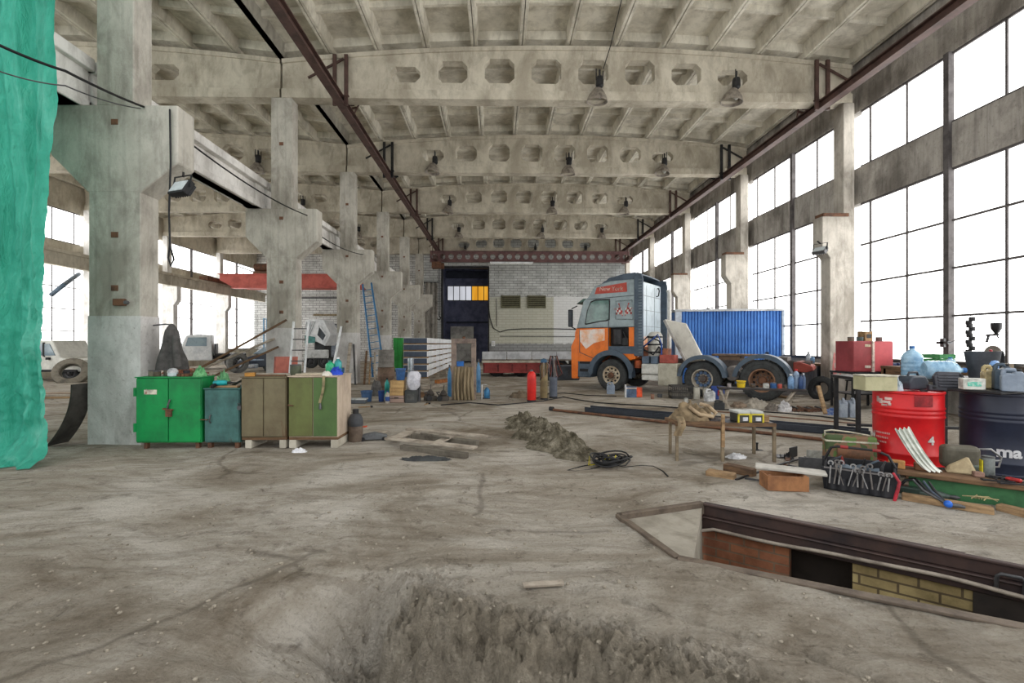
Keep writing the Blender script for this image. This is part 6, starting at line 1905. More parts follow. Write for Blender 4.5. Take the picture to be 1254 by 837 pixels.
gd_ = thing('bench_grinder', 'small grey bench grinder on the long bench by the thick window mullion', 'grinder', (9.55, 8.9, 1.082), R(80))
MB().lathe([(.07, -.14), (.08, -.12), (.08, .12), (.07, .14)], 18, Matrix.Translation((0, 0, .14)) @ Matrix.Rotation(R(90), 4, 'Y')).build('motor', STEEL, gd_, smooth=40)
MB().box(-.1, .1, -.07, .07, 0, .07).build('base', DARKSTEEL, gd_, bevel=.01)
for s in (-1, 1): MB().lathe([(.09, -.015), (.09, .015)], 20, Matrix.Translation((s * .19, 0, .14)) @ Matrix.Rotation(R(90), 4, 'Y')).build('grinding_wheel', paint((132, 126, 122)), gd_)
# things hanging in front of the window
XG = 10.2
def win_pt(px, py): 
    d = ray(px, py); t_ = XG / d.x
    return Vector((0, 0, CAMZ)) + d * t_
def camshaft():
    a, b = win_pt(1188, 389), win_pt(1186, 433)
    t = thing('camshaft', 'dark camshaft hanging in front of the window', 'camshaft', (a.x, a.y, b.z), rz=R(0))
    q0 = win_pt(1188, 382).z - b.z
    L = a.z - b.z
    MB().tube([(0, 0, 0), (0, 0, L)], .02, 10).build('shaft', DARKSTEEL, t)
    for i in range(11):
        z = .04 + (L - .08) * i / 10
        an = i * 2.1
        MB().lathe([(.045, -.045), (.055, -.03), (.055, .03), (.045, .045)], 14, Matrix.Translation((.03 * math.sin(an), .03 * math.cos(an), z))).build('cam_lobe', DARKSTEEL, t, smooth=40)
    MB().tube([(0, 0, L), (0, 0, 2.21 - b.z), (.24, 0, 2.24 - b.z)], .006, 5).build('wire', BLACK, t)
camshaft()
a = win_pt(1219, 410)
t = thing('spray_gun', 'dark spray gun hung on the window bar', 'spray gun', a + Vector((-.07, 0, 0)), R(90))
MB().lathe([(.03, .0), (.1, .12), (.11, .26), (.09, .28)], 16, Matrix.Translation((-.1, 0, .02))).build('paint_cup', DARKSTEEL, t, smooth=40)
MB().bar((-.15, 0, 0), (.14, 0, -.02), .05).bar((.08, 0, -.02), (.13, 0, -.2), .045).build('gun_body', DARKSTEEL, t, bevel=.008)
MB().tube([(-.1, -.0, 0), (-.16, 0, -.1)], .015, 6).build('trigger', STEEL, t)
MB().tube([(0, .0, .0), (0, -.15, .05), (.0, -.3, .1)], .01, 6).build('hook', STEEL, t)
t.scale = (.8, .8, .8)
a = win_pt(1219.5, 434)
t = thing('grinding_disc', 'round grey disc hanging on the window bar below the spray gun', 'disc', a + Vector((-.06, 0, 0)))
A = Matrix.Rotation(R(-90), 4, 'Y')
MB().lathe([(.03, -.015), (.17, -.015), (.18, 0), (.17, .015), (.03, .015), (.03, -.015)], 32, A, caps=False).build('disc', paint((140, 132, 124), (110, 102, 96), 5, .7), t, smooth=40)
MB().lathe([(.06, .0), (.06, .025), (.03, .03)], 18, A).build('hub', DARKSTEEL, t)
MB().tube([(.0, 0, .0), (.16, 0, .05), (.27, 0, .1)], .008, 5).build('hook', STEEL, t)
a = win_pt(1153, 420)
t = thing('clamp', 'steel clamp with a bent wire fixed on the thick window mullion', 'clamp', a + Vector((.1, 0, 0)))
MB().box(-.1, .02, -.14, .14, -.03, .03).box(-.1, -.04, -.05, .05, -.1, .1).build('jaw', STEEL, t, bevel=.008)
MB().tube([(-.06, -.14, .0), (-.06, -.3, .06), (-.06, -.42, -.06), (-.06, -.46, -.2)], .008, 5).build('wire', STEEL, t, smooth=60)

# ------------------------------------------------------------------ tool rubbish before the drums
DV = (pD - pB).normalized(); NV = Vector((-DV.y, DV.x, 0))
ROT = math.atan2(DV.y, DV.x)
S = fixed(g(1098, 603))
t = thing('steel_beam', 'green painted steel beam lying on the floor before the drums', 'beam', S, ROT)
gb_ = paint((62, 112, 72), (44, 84, 54), 3, .6, .1, .1, .2, (84, 74, 58))
MB().box(0.1, 3.2, .0, .02, .0, .2).build('web', gb_, t)
MB().box(0.1, 3.2, -.02, .22, .0, .016).build('flange', gb_, t); MB().box(0.1, 3.2, -.02, .22, .184, .2).build('flange', gb_, t)
def loc_on(px, py, z): 
    p = g(px, py, z); return (p.x, p.y, z)
pl_ = plank('long brown plank lying along the top of the green beam', S + DV * -.05 + NV * .08 + Vector((0, 0, .202)), S + DV * 3.2 + NV * .08 + Vector((0, 0, .202)), .3, .05, DARKWOOD)
ZP = .254
def bed(px, py): return loc_on(px, py, ZP)
# tool bag
def toolbag():
    a, b = g(1009, 599), g(1098, 613)
    L = (b - a).length
    t = thing('tool_bag', 'open black tool bag full of hand tools on the floor before the red drum', 'tool bag', fixed(a), math.atan2(b.y - a.y, b.x - a.x))
    bm_ = paint((46, 46, 50), (30, 30, 34), 6, .8, 0, .2)
    D = .28
    def side(u, v): 
        return (u * L, -.01 * math.sin(u * 9) - .03 * v, .3 * v)
    MB().prism([(0, 0), (L, 0), (L + .03, .27), (-.03, .25)], 0, .02).build('front_wall', bm_, t, bevel=.006)
    MB().prism([(0, 0), (L, 0), (L + .03, .33), (-.03, .31)], D - .02, D).build('back_wall', bm_, t, bevel=.006)
    MB().prism([(0, 0), (D, 0), (D, .31), (0, .25)], 0, .02, 'yz').build('end_wall', bm_, t, bevel=.006)
    MB().prism([(0, 0), (D, 0), (D, .33), (0, .27)], L - .02, L, 'yz').build('end_wall', bm_, t, bevel=.006)
    MB().box(0, L, 0, D, 0, .02).build('bottom', bm_, t)
    MB().box(0.02, L - .02, .02, D - .02, .02, .2).build('inner_pocket', paint((56, 60, 62), (34, 36, 38), 9, .8), t)
    MB().tube([(.0, D * .5, .3), (.06, D * .5, .44), (.12, D * .5, .46), (L - .16, D * .5, .46), (L - .06, D * .5, .42), (L, D * .5, .3)], .014, 8).build('carry_bar', DARKSTEEL, t, smooth=50)
    for x in (.18, .46): MB().lathe([(.018, -.035), (.018, .035)], 10, Matrix.Translation((x, D * .5, .46)) @ Matrix.Rotation(R(90), 4, 'Y')).build('red_grip', paint((150, 46, 46), None, 6, .5), t)
    MB().box(0, L, -.012, -.002, .235, .25).build('binding', paint((120, 116, 116), None, 8, .7), t)
    for k in range(6):
        x = .03 + (L - .06) * k / 6
        MB().surf(lambda u, v: (x + .085 * u, -.004 - .03 * math.sin(u * PI), .02 + .13 * v), 8, 2, .004).build('pocket', bm_, t, smooth=60)
    rs = random.Random(5)
    st_ = [paint((176, 176, 178), (130, 130, 132), 8, .35, .7), paint((128, 124, 122), (96, 92, 90), 8, .45, .6)]
    for k in range(13):
        x = .05 + (L - .1) * k / 12.5
        lean = rs.uniform(-.05, .05)
        h_ = rs.uniform(.24, .33)
        m = MB()
        yy = -.028
        m.bar((x, yy, .08), (x + lean, yy - .01, h_ - .03), .014, .009)
        for q_ in range(9):
            an = R(-50 + 280 * q_ / 8)
            an2 = R(-50 + 280 * (q_ + 1) / 8) if q_ < 8 else an
            m.bar((x + lean + .022 * math.cos(an), yy - .012, h_ + .022 * math.sin(an)), (x + lean + .022 * math.cos(an2) + .0005, yy - .012, h_ + .022 * math.sin(an2)), .012, .01, up=(0, 1, 0))
        m.build('spanner', st_[k % 2], t)
    for k in range(5):
        x = .1 + k * .1
        m = MB().tube([(x, .12, .18), (x + rs.uniform(-.05, .05), .1, .3), (x + rs.uniform(-.08, .08), .08, .37)], [.014, .013, .009], 8)
        m.build('tool_handle', [paint((70, 74, 80)), paint((150, 48, 44)), DARKSTEEL, paint((84, 96, 110)), STEEL][k], t, smooth=50)
    MB().surf(lambda u, v: (.12 + .36 * u, .06 + .16 * v, .25 + .035 * math.sin(u * 8) * math.sin(v * 6)), 16, 8, .006).build('grey_cloth', paint((96, 106, 116), (70, 80, 90), 8, .8), t, smooth=60)
    MB().tube([(L - .03, -.02, .28), (L + .02, -.05, .2), (L + .0, -.06, .1), (L - .02, -.05, .0)], [.012, .014, .016, .014], 8).build('red_strap', paint((188, 46, 62), None, 6, .6), t, smooth=50)
toolbag()
# camouflage case
p_ = fixed(g(1045, 578))
t = thing('carry_case', 'camouflage-patterned green case standing behind the tool bag', 'case', (p_.x - .05, p_.y + .0, 0), R(-20))
cam_ = NT('camouflage_cloth')
k1 = cam_.ramp(cam_.noise(7, 2, .4), [(.44, (92, 116, 66)), (.46, (122, 96, 74)), (.56, (122, 96, 74)), (.58, (70, 84, 54))])
cam_m = cam_.out(k1, .85)
MB().box(-.27, .27, -.08, .1, 0, .46).build('body', cam_m, t, bevel=.03, seg=2)
MB().box(-.275, .275, -.085, .105, .38, .4).build('zip', paint((196, 190, 170), None, 8, .7), t)
MB().surf(lambda u, v: (-.16 + .34 * u, -.09 - .03 * math.sin(PI * v), .18 + .17 * v - .03 * u), 10, 6, .006).build('flap', paint((118, 82, 60), (84, 62, 48), 7, .8), t, smooth=60)
MB().tube([(-.26, 0, .44), (-.27, -.02, .5), (-.2, -.02, .515), (.0, -.02, .5), (.2, -.03, .47)], .012, 6).build('strap', paint((196, 190, 170), None, 8, .7), t, smooth=60)
# on the plank and behind it
def bagcan():
    p = bed(1177, 574)
    t = thing('canteen', 'dull khaki round-cornered canister lying on the plank before the drums', 'canister', p, R(-20))
    MB().box(-.17, .15, -.07, .09, 0, .25).build('body', paint((96, 92, 80), (74, 70, 60), 4, .6), t, bevel=.05, seg=3)
    MB().tube([(.15, 0, .22), (.24, -.02, .23), (.32, -.03, .15), (.3, -.03, .05), (.18, 0, .03)], .011, 6).tube([(.2, -.01, .1), (.32, -.03, .12)], .01, 6).build('bent_wire_handle', paint((170, 170, 170), None, 8, .4, metal=.4), t, smooth=60)
bagcan()
o = MB().surf(lambda u, v: (.24 * v + .13 * u, .06 - .08 * v + .014 * math.sin(u * 22), .40 * (1 - v) ** 1.4 + .03 * u * (1 - v) + .012 * math.sin(u * 22) + .02), 20, 14, .003).build('folded_paper', paint((214, 216, 208), (176, 182, 172), 5, .7), loc=bed(1098, 575), rz=ROT + .2, smooth=60)
tag(o, 'pleated white paper sheet leaning over the plank in front of the red drum', 'paper')
def brush():
    p = bed(1167, 576)
    o = MB().hexa([(-.13, -.06, 0), (.12, -.05, 0), (.12, .08, 0), (-.13, .08, 0), (-.10, -.02, .07), (.05, -.01, .18), (.05, .03, .18), (-.1, .03, .07)]).build('pouch', paint((176, 160, 128), (140, 124, 96), 5, .8), loc=(p[0] - .03, p[1] - .12, p[2]), rz=ROT, bevel=.015)
    tag(o, 'beige wedge-shaped pouch leaning on the khaki canister', 'pouch')
brush()
can('grey can with a yellow band standing on the plank before the navy drum', bed(1210, 583), .05, .2, paint((120, 126, 124), None, 6, .4))
p = bed(1210, 583)
o = bpy.data.objects[-1] if False else None
yl = MB().box(-.036, .036, -.056, -.048, .04, .16).build('paper_label', paint((226, 212, 44), None, 6, .5), [x for x in bpy.data.objects if x.get('label', '').startswith('grey can with a yellow band')][0])
for (px, py, l, c_, sx, sy, sz) in [(1098, 573, 'orange-brown wooden block on the plank behind the tool bag', (184, 136, 82), .14, .09, .08), (1132, 576, 'reddish brown block on the plank beneath the white paper', (140, 100, 72), .16, .1, .07), (1192, 577, 'grey-green flat box on the plank left of the yellow-banded can', (112, 122, 112), .24, .12, .06), (1198, 584, 'small brown roll on the plank in front of the flat box', (150, 118, 104), .08, .06, .05)]:
    carton(l, bed(px, py), ROT + rnd.uniform(-.2, .3), sx, sy, sz, paint(c_, None, 6, .7), name='wooden_block', )
def blue_parts():
    p = bed(1189, 574)
    t = thing('hose_fitting', 'dark blue ring fittings lying on the grey-green flat box', 'fitting', (p[0] + .02, p[1] + .0, p[2] + .063), ROT)
    for x in (-.04, .04):
        MB().tube([(x + .035 * math.cos(a), .0, .04 + .035 * math.sin(a)) for a in [2 * PI * i / 14 for i in range(14)]], .012, 6, True).build('ring', paint((44, 56, 104), None, 6, .4), t, smooth=60)
    MB().box(-.09, .09, -.02, .02, 0, .015).build('bar', paint((44, 56, 104), None, 6, .4), t)
blue_parts()
def screwdriver(label, p, rz, hm, L=.26):
    t = thing('screwdriver', label, 'screwdriver', p, rz)
    A = Matrix.Translation((0, 0, .02)) @ Matrix.Rotation(R(90), 4, 'Y')
    MB().lathe([(.008, -.01), (.02, 0), (.018, .03), (.021, .07), (.014, .1), (.01, .105)], 12, A).build('grip', hm, t, smooth=50)
    MB().lathe([(.005, .1), (.005, L)], 8, A).build('blade', STEEL, t)
screwdriver('red-handled screwdriver on the plank at the frame edge', bed(1250, 592), ROT + 2.6, paint((206, 52, 52), None, 6, .4))
rs = random.Random(21)
names = ['black spanner on the plank, %s']
for i, (px, py, l) in enumerate([(1232, 588, 'dark spanner on the plank right of the yellow-banded can'), (1243, 594, 'dark spanner on the plank nearest the red screwdriver'), (1222, 590, 'dark spanner at the front edge of the plank below the yellow-banded can'), (1140, 573, 'grey spanner on the plank beside the beige pouch')]):
    t = thing('spanner', l, 'spanner', bed(px, py), ROT + rs.uniform(-.8, .8))
    MB().box(-.09, .09, -.009, .009, 0, .012).build('shank', DARKSTEEL if i < 3 else STEEL, t)
    MB().lathe([(.014, 0), (.026, 0), (.026, .014), (.014, .014), (.014, 0)], 12, Matrix.Translation((.1, 0, 0)), caps=False).build('ring_end', DARKSTEEL if i < 3 else STEEL, t)
    MB().prism([(-.12, -.025), (-.09, -.02), (-.08, 0), (-.09, .02), (-.12, .025), (-.105, .008), (-.105, -.008)], 0, .013, 'xy').build('open_end', DARKSTEEL if i < 3 else STEEL, t)
# floor in front of the green beam
plank('pale timber lying on the floor right of the tool bag, before the green beam', g(1104, 612), g(1217, 631), .09, .07, WOOD)
plank('second pale timber on the floor, running out of the frame', g(1222, 627), g(1275, 640), .1, .08, WOOD)
plank('thin white slat on the floor beside the second pale timber', g(1216, 619), g(1280, 631), .06, .02, WHITE)
p = fixed(g(1118, 607))
t = thing('tool_case', 'small dark green case on the floor between the tool bag and the bottle', 'case', (p.x, p.y, 0), ROT)
MB().box(-.14, .12, -.05, .06, 0, .09).build('body', paint((50, 66, 58), None, 5, .5), t, bevel=.015, seg=2)
MB().tube([(-.1, 0, .09), (-.06, 0, .15), (.02, .02, .17), (.08, .03, .12)], .014, 6).build('handle', DARKSTEEL, t, smooth=60)
p = fixed(g(1143, 611))
t = thing('cordless_drill', 'dark grey cordless drill with a clear-edged body lying before the green beam', 'drill', (p.x, p.y, .045), ROT)
MB().lathe([(.02, -.13), (.045, -.11), (.048, .02), (.035, .07), (.02, .12)], 14, Matrix.Rotation(R(90), 4, 'Y')).build('motor_housing', paint((78, 92, 86), (56, 66, 62), 5, .4), t, smooth=40)
MB().bar((-.05, .0, 0), (-.09, .16, .0), .045, .05).build('grip', BLACK, t, bevel=.01)
MB().lathe([(.018, .12), (.022, .17), (.008, .2)], 10, Matrix.Rotation(R(90), 4, 'Y')).build('chuck', STEEL, t)
p = fixed(g(1150, 621), .05)
t = thing('pliers', 'dark pliers with a bright blue joint leaning on the green beam', 'pliers', (p.x, p.y, .0), ROT)
for k in range(4):
    MB().tube([(.05, -.03, .05), (-.02 - .03 * k, .03, .13), (-.07 - .04 * k, .07, .22)], [.014, .014, .01], 8).build('handle', [BLACK, paint((66, 76, 92)), BLACK, STEEL][k], t, smooth=50)
MB().ball((.06, -.04, .05), .035, 8).build('joint', paint((40, 104, 206), None, 6, .4), t, smooth=60)
MB().tube([(.07, -.04, .045), (.14, -.03, .045), (.18, -.03, .04)], [.02, .02, .012], 8).build('jaw', STEEL, t, smooth=50)
p = fixed(g(1180, 612))
t = thing('spray_gun', 'tan spray gun lying on the floor before the green beam', 'spray gun', (p.x, p.y, .0), ROT)
tn = paint((178, 164, 134), (146, 132, 106), 6, .5)
MB().ball((-.08, .02, .05), (.07, .05, .05), 8).build('cup', tn, t, smooth=60)
MB().tube([(-.04, 0, .05), (.06, -.02, .05), (.14, -.03, .04)], [.022, .02, .012], 8).build('barrel', tn, t, smooth=60)
MB().tube([(.05, -.02, .05), (.09, .06, .03), (.1, .1, .02)], .015, 8).build('grip', tn, t, smooth=60)
t = thing('twine', 'loose bits of straw-coloured twine on the pale timber', 'twine', fixed(g(1204, 622), .072), ROT)
tw = paint((196, 180, 134), None, 6, .8)
for k in range(5):
    MB().tube([(rs.uniform(-.1, .1), rs.uniform(-.03, .03), .005), (rs.uniform(-.05, .05), 0, rs.uniform(.02, .05)), (rs.uniform(-.16, .16), rs.uniform(-.04, .04), rs.uniform(.0, .03) + .004)], .005, 5).build('strand', tw, t)
# left of the tool bag: planks, wooden box, scrap
p = fixed(g(968, 603))
crate('low open reddish-brown wooden box left of the tool bag', (p.x, p.y + .12, 0), R(-8), .42, .22, .17, paint((150, 104, 68), (116, 78, 52), 4, .7), 1)
plank('wide grey board resting on the reddish-brown wooden box', g(925, 572, .175) , g(1012, 582, .175) , .2, .03, paint((182, 178, 170), (150, 146, 138), 3, .7))
plank('dark grey beam on the floor behind the wide grey board', g(888, 577), g(924, 585), .12, .1, DARKWOOD)
plank('short brown timber at the left end of the scrap, before the low table', g(866, 582), g(900, 588), .14, .07, WOOD)
for i, (a, b, l) in enumerate([((901, 588), (930, 578), 'black steel bar lying before the wide grey board'), ((940, 573), (985, 561), 'long black steel bar leaning behind the wide grey board'), ((912, 586), (940, 590), 'short grey rod on the floor left of the wooden box'), ((965, 570), (988, 575), 'thin steel strip in the scrap behind the wide grey board'), ((985, 560), (1022, 566), 'flat dark steel strip near the camouflage case'), ((992, 556), (1018, 552), 'thin bent bar in the scrap beside the camouflage case')]):
    pa, pb2 = g(a[0], a[1], .02), g(b[0], b[1], .02)
    o = MB().bar(pa + Vector((0, 0, -.02)) * 0, pb2, .022, .018).build('steel_bar', DARKSTEEL if i != 2 else STEEL)
    tag(o, l, 'bar')
for i, (px, py, s, l) in enumerate([(992, 577, .13, 'bent grey metal bracket standing in the scrap behind the wide board'), (1012, 575, .1, 'small dark bracket in the scrap nearest the camouflage case'), (1000, 566, .12, 'light grey plate standing in the scrap, middle of the pile'), (971, 560, .11, 'angled steel piece at the far left of the scrap pile')]):
    b = fixed(g(px, py))
    t = thing('metal_bracket', l, 'bracket', b, rs.uniform(-.6, .6))
    m_ = [STEEL, DARKSTEEL, paint((176, 176, 168), None, 6, .6), DARKSTEEL][i]
    MB().box(-s, s, -.01, .0, 0, s * 1.3).build('upright_plate', m_, t)
    MB().box(-s, s, 0, s, 0, .01).build('foot_plate', m_, t)
    MB().prism([(0, .01), (s * .8, .01), (0, s)], -s * .5, -s * .4, 'yz').build('gusset', m_, t)
heap('plastic_bag', 'flat white plastic bag on the floor behind the low table legs', 'plastic bag', fixed(g(902, 561)), .14, .1, .05, paint((220, 220, 222), None, 8, .5), .5, 4, 3)
b = fixed(g(927, 552)); t = thing('bolt', 'upright dark bolt left on the floor behind the low table', 'bolt', b)
MB().lathe([(.03, 0), (.03, .02), (.014, .02), (.014, .1), (.02, .1), (.02, .12), (0, .12)], 10).build('shank', DARKSTEEL, t)
MB().box(-.08, .08, -.03, .03, 0, .008).build('plate', DARKSTEEL, t)

# ------------------------------------------------------------------ low table with rags and boxes
YT = 6.35
TA, TB = g(829, 565), g(948, 566)
tz2 = at(829, 518, TA.y).z
tt_ = thing('low_table', 'low steel-legged table with a bare frame, carrying rags and yellow boxes', 'table', fixed(TA), math.atan2(TB.y - TA.y, TB.x - TA.x))
L = (TB - TA).length
legm = paint((136, 122, 100), (100, 88, 72), 5, .7, .1, .1, .3)
MB().box(-.02, L + .02, -.02, .03, tz2 - .045, tz2).build('front_rail', DARKWOOD, tt_)
MB().box(-.02, L + .02, .42, .47, tz2 - .045, tz2).build('back_rail', DARKWOOD, tt_)
MB().box(-.02, L * .52, .04, .41, tz2 - .03, tz2).build('board', DARKWOOD, tt_)
MB().box(L * .53, L + .02, .04, .41, tz2 - .03, tz2).build('board', DARKSTEEL, tt_)
for x, y in ((0, 0), (L * .47, 0), (L, 0), (0.05, .44), (L - .05, .44)):
    MB().box(x - .018, x + .018, y - .018, y + .018, 0, tz2 - (.045 if y else -.0)).build('leg', legm, tt_)
MB().box(L * .47 - .02, L * .47 + .02, -.03, -.0, .2, tz2 + .12).build('upright_lath', WOOD, tt_)
def rags():
    m = paint((136, 118, 92), (92, 80, 62), 6, .95, 0, .5)
    t = thing('rag_pile', 'heap of brown sackcloth on the left of the low table, drooping over its edge', 'sackcloth', fixed(TA + Vector((.32, .27, 0)), tz2 + .002), math.atan2(TB.y - TA.y, TB.x - TA.x))
    def fn(u, v):
        a, r_ = 2 * PI * u, 1 - v
        k = math.cos(r_ * PI / 2) ** .7 if r_ < 1 else 0
        nz = noise.fractal(Vector((math.cos(a) * r_ * 2.6, math.sin(a) * r_ * 2.6, k)), .9, 2, 5)
        f = math.sin(a * 5 + 3 * nz)
        return (.30 * r_ * math.cos(a) * (1 + .2 * nz), .19 * r_ * math.sin(a) * (1 + .2 * nz), max(0, .2 * k * (1 + .5 * nz + .18 * f)))
    MB().surf(fn, 64, 30).build('cloth', m, t, smooth=70)
    MB().surf(lambda u, v: (-.30 + .1 * u - .05 * v + .02 * math.sin(v * 5), -.2 - .13 * min(1, v * 2) - .01 - .01 * math.sin(u * 9), .05 - .24 * v + .02), 12, 12, .008).build('drooping_corner', m, t, smooth=70)
    MB().tube([(.1, -.03, .22), (.2, -.08, .2), (.3, -.1, .10), (.24, -.14, .06), (.05, -.15, .09), (-.08, -.1, .19)], .028, 8).build('twisted_fold', paint((168, 148, 120), (126, 108, 86), 6, .9, 0, .4), t, smooth=60)
    b = TA + (TB - TA) * .37
    o = heap('rag', 'dark rag lying beside the brown sackcloth on the low table', 'rag', (b.x + .1, b.y + .22, tz2 + .002), .1, .12, .06, paint((74, 68, 66), (54, 50, 50), 8, .9), .5, 4, 12)
rags()
yel = paint((206, 190, 52), (170, 156, 40), 5, .5)
for i, (px, l) in enumerate(((913, 'left of two grey-lidded boxes with yellow edges on the low table'), (930, 'right of two grey-lidded boxes with yellow edges on the low table'))):
    f_ = (px - 829) / (948 - 829)
    b = TA + (TB - TA) * f_
    t = thing('battery_box', l, 'box', (b.x, b.y + .14, tz2 + .002), tt_.rotation_euler.z + (.1 if i == 0 else -.02), 'grey-lidded boxes')
    MB().box(-.075, .075, -.1, .13, 0, .115).build('body', paint((70, 70, 66), (52, 52, 50), 5, .6), t, bevel=.006)
    MB().box(-.085, .085, -.11, .14, .115, .15).build('lid', paint((186, 188, 184), (160, 162, 158), 4, .6), t, bevel=.008)
    MB().box(-.086, .086, -.112, -.1, .1, .118).build('yellow_rim', yel, t)
    for s in (-1, 1): MB().box(s * .08 - .01, s * .08 + .01, -.108, -.09, 0, .11).build('yellow_corner', yel, t)
    MB().box(-.02, .05, -.106, -.1, .02, .07).build('paper_label', paint((212, 214, 220), None, 8, .5), t)
b = TA + (TB - TA) * .95
carton('brown offcut of board on the right end of the low table', (b.x - .02, b.y + .16, tz2 + .002), 0, .12, .2, .08, WOOD, name='wooden_block')

# ------------------------------------------------------------------ long steel sections on the floor
def chan(label, a, b, w_, h_, m, name='steel_channel'):
    A, B = fixed(g(*a)), fixed(g(*b))
    t = thing(name, label, 'steel section', A, math.atan2(B.y - A.y, B.x - A.x))
    L = (B - A).length
    MB().box(0, L, 0, w_, 0, .012).build('base', m, t)
    MB().box(0, L, 0, .014, 0, h_).build('flange', m, t)
    MB().box(0, L, w_ - .014, w_, 0, h_).build('flange', m, t)
    return t
chan('wide black steel channel lying across the floor before the truck', (716, 505), (1066, 537), .34, .12, paint((52, 56, 64), (40, 44, 50), 3, .5, .3, .08))
A, B = fixed(g(676, 503), .0), fixed(g(1060, 545), 0)
t = thing('steel_pipe', 'thin rusty pipe lying in front of the wide black channel', 'pipe', A, math.atan2(B.y - A.y, B.x - A.x))
MB().tube([(0, -.05, .03), ((B - A).length, -.12, .03)], .03, 10).build('tube', RUST, t, smooth=50)
MB().lathe([(.05, -.05), (.05, .05)], 12, Matrix.Translation((.02, -.05, .05)) @ Matrix.Rotation(R(90), 4, 'Y')).build('end_cap', DARKSTEEL, t)
plank('narrow flat bar on the floor behind the wide black channel, near the grey canisters', g(870, 504), g(1062, 521), .06, .02, RUST)
# ------------------------------------------------------------------ around the truck wheels
jug('small grey-blue canister before the truck front wheel', fixed(g(748, 483)), R(-20), .24, .16, .38, paint((140, 152, 168), (110, 122, 138), 4, .4), paint((196, 200, 206)))
b = fixed(g(775, 487))
t = thing('drinks_carton', 'blue-grey box with an orange end and white edge standing before the truck', 'box', b, R(-6))
MB().box(-.2, .1, -.06, .1, 0, .32).build('body', paint((84, 104, 132), None, 5, .5), t, bevel=.006)
MB().box(.1, .26, -.06, .1, .02, .3).build('orange_end', paint((222, 84, 46), None, 5, .5), t)
MB().box(-.23, -.2, -.07, .1, 0, .38).build('white_edge', WHITE, t)
MB().box(-.2, .1, -.065, -.06, .26, .3).build('pale_band', paint((206, 190, 180)), t)
pc = fixed(g(833, 488))
ct = thing('plastic_crate', 'dark plastic crate with barred sides before the truck fuel tank', 'crate', (pc.x, pc.y, 0), R(-6))
pk = paint((66, 64, 60), (48, 46, 44), 5, .6)
MB().box(-.28, .28, -.18, .18, 0, .03).build('bottom', pk, ct)
for z in (.03, .17, .34): MB().box(-.29, .29, -.19, -.17, z, z + .05).box(-.29, .29, .17, .19, z, z + .05).box(-.29, -.27, -.19, .19, z, z + .05).box(.27, .29, -.19, .19, z, z + .05).build('rim', pk, ct)
for k in range(11):
    x = -.28 + k * .056
    for y in (-.185, .175): MB().box(x - .012, x + .012, y, y + .01, .0, .38).build('bar', pk, ct)
MB().box(-.26, .26, -.15, .15, .03, .2).build('contents', paint((150, 144, 132), None, 9, .8), ct)
can('tall pale metal can between the plastic crate and the white jug', fixed(g(853, 489)), .09, .36, paint((188, 184, 172), (150, 146, 134), 5, .5))
can('cream metal can beside the tall pale can, before the drive wheel', fixed(g(864, 488)), .08, .32, paint((206, 202, 190), None, 5, .5))
jug('white plastic jug before the truck drive wheel', fixed(g(869, 492)), R(10), .26, .17, .34, paint((222, 224, 226), None, 5, .4), BLACK)
b = fixed(g(877, 489))
carton('blue and red printed box under the plank bench left end', (b.x + .04, b.y - .02, 0), R(15), .3, .2, .38, paint((56, 84, 160), None, 5, .5), flap=paint((196, 54, 56), None, 5, .5))
jug('black canister standing before the trestle leg', fixed(g(881, 501)), R(-30), .24, .14, .2, paint((52, 54, 56)), BLACK)
# bench of a dark plank on wooden trestles
YB = 11.6
ba, bb = at(879, 474, YB), at(986, 474.5, 11.0)
bz_ = at(930, 474, YB).z
t = thing('plank_bench', 'long dark plank bench on wooden legs before the truck rear wheels', 'bench', (ba.x, ba.y, 0), math.atan2(bb.y - ba.y, bb.x - ba.x))
BL = (bb - ba).to_2d().length
MB().box(0, BL, -.15, .2, bz_ - .05, bz_).build('top', paint((66, 60, 58), (46, 42, 42), 3, .7), t, bevel=.006)
for x, dx in ((.05, .18), (.22, -.12), (BL - .25, -.35)):
    MB().bar((x, -.08, bz_ - .05), (x + dx, -.16, 0), .09, .04).build('leg', GREYWOOD, t)
MB().bar((BL - .2, .15, bz_ - .05), (BL - .3, .2, 0), .09, .04).build('leg', GREYWOOD, t)
MB().bar((.1, .15, bz_ - .05), (.1, .2, 0), .09, .04).build('leg', GREYWOOD, t)
bd = (bb - ba); bd.z = 0; bd.normalize()
def onb(px, dy=.0):
    d = ray(px, 470)
    n_ = Vector((-bd.y, bd.x, 0)); o_ = Vector((ba.x, ba.y, 0)) + n_ * dy
    t_ = o_.dot(n_) / d.dot(n_)
    p = d * t_
    return (p.x, p.y, bz_ + .001)
bucket('small yellow tub on the plank bench', onb(907.5), .11, .17, paint((222, 190, 44), (196, 164, 34), 5, .4), name='tub', cat='tub')
for i, (px, dy, r_, h_, c_, cc, l) in enumerate([(893, .02, .05, .1, (170, 160, 160), None, 'pale tin at the left end of the plank bench'), (922, .05, .06, .09, (96, 82, 70), None, 'brown tin on the plank bench right of the yellow tub'), (938, .0, .07, .12, (206, 206, 200), None, 'white tin in the middle of the plank bench'), (947, .05, .07, .13, (62, 112, 176), None, 'bright blue tin on the plank bench, left of the red tin'), (955, .0, .05, .12, (206, 92, 78), None, 'red tin on the plank bench'), (962, .05, .05, .09, (120, 104, 92), None, 'small rusty tin on the plank bench before the blue bottles')]):
    can(l, onb(px, dy), r_, h_, col(c_, .5))
bottle('pale blue bottle on the right of the plank bench', onb(968.5), .07, .36, paint((120, 156, 196), None, 5, .3), WHITE)
bottle('bottle with a big red cap on the plank bench', onb(975, .1), .07, .48, paint((150, 172, 200), None, 5, .3), paint((206, 44, 44)))
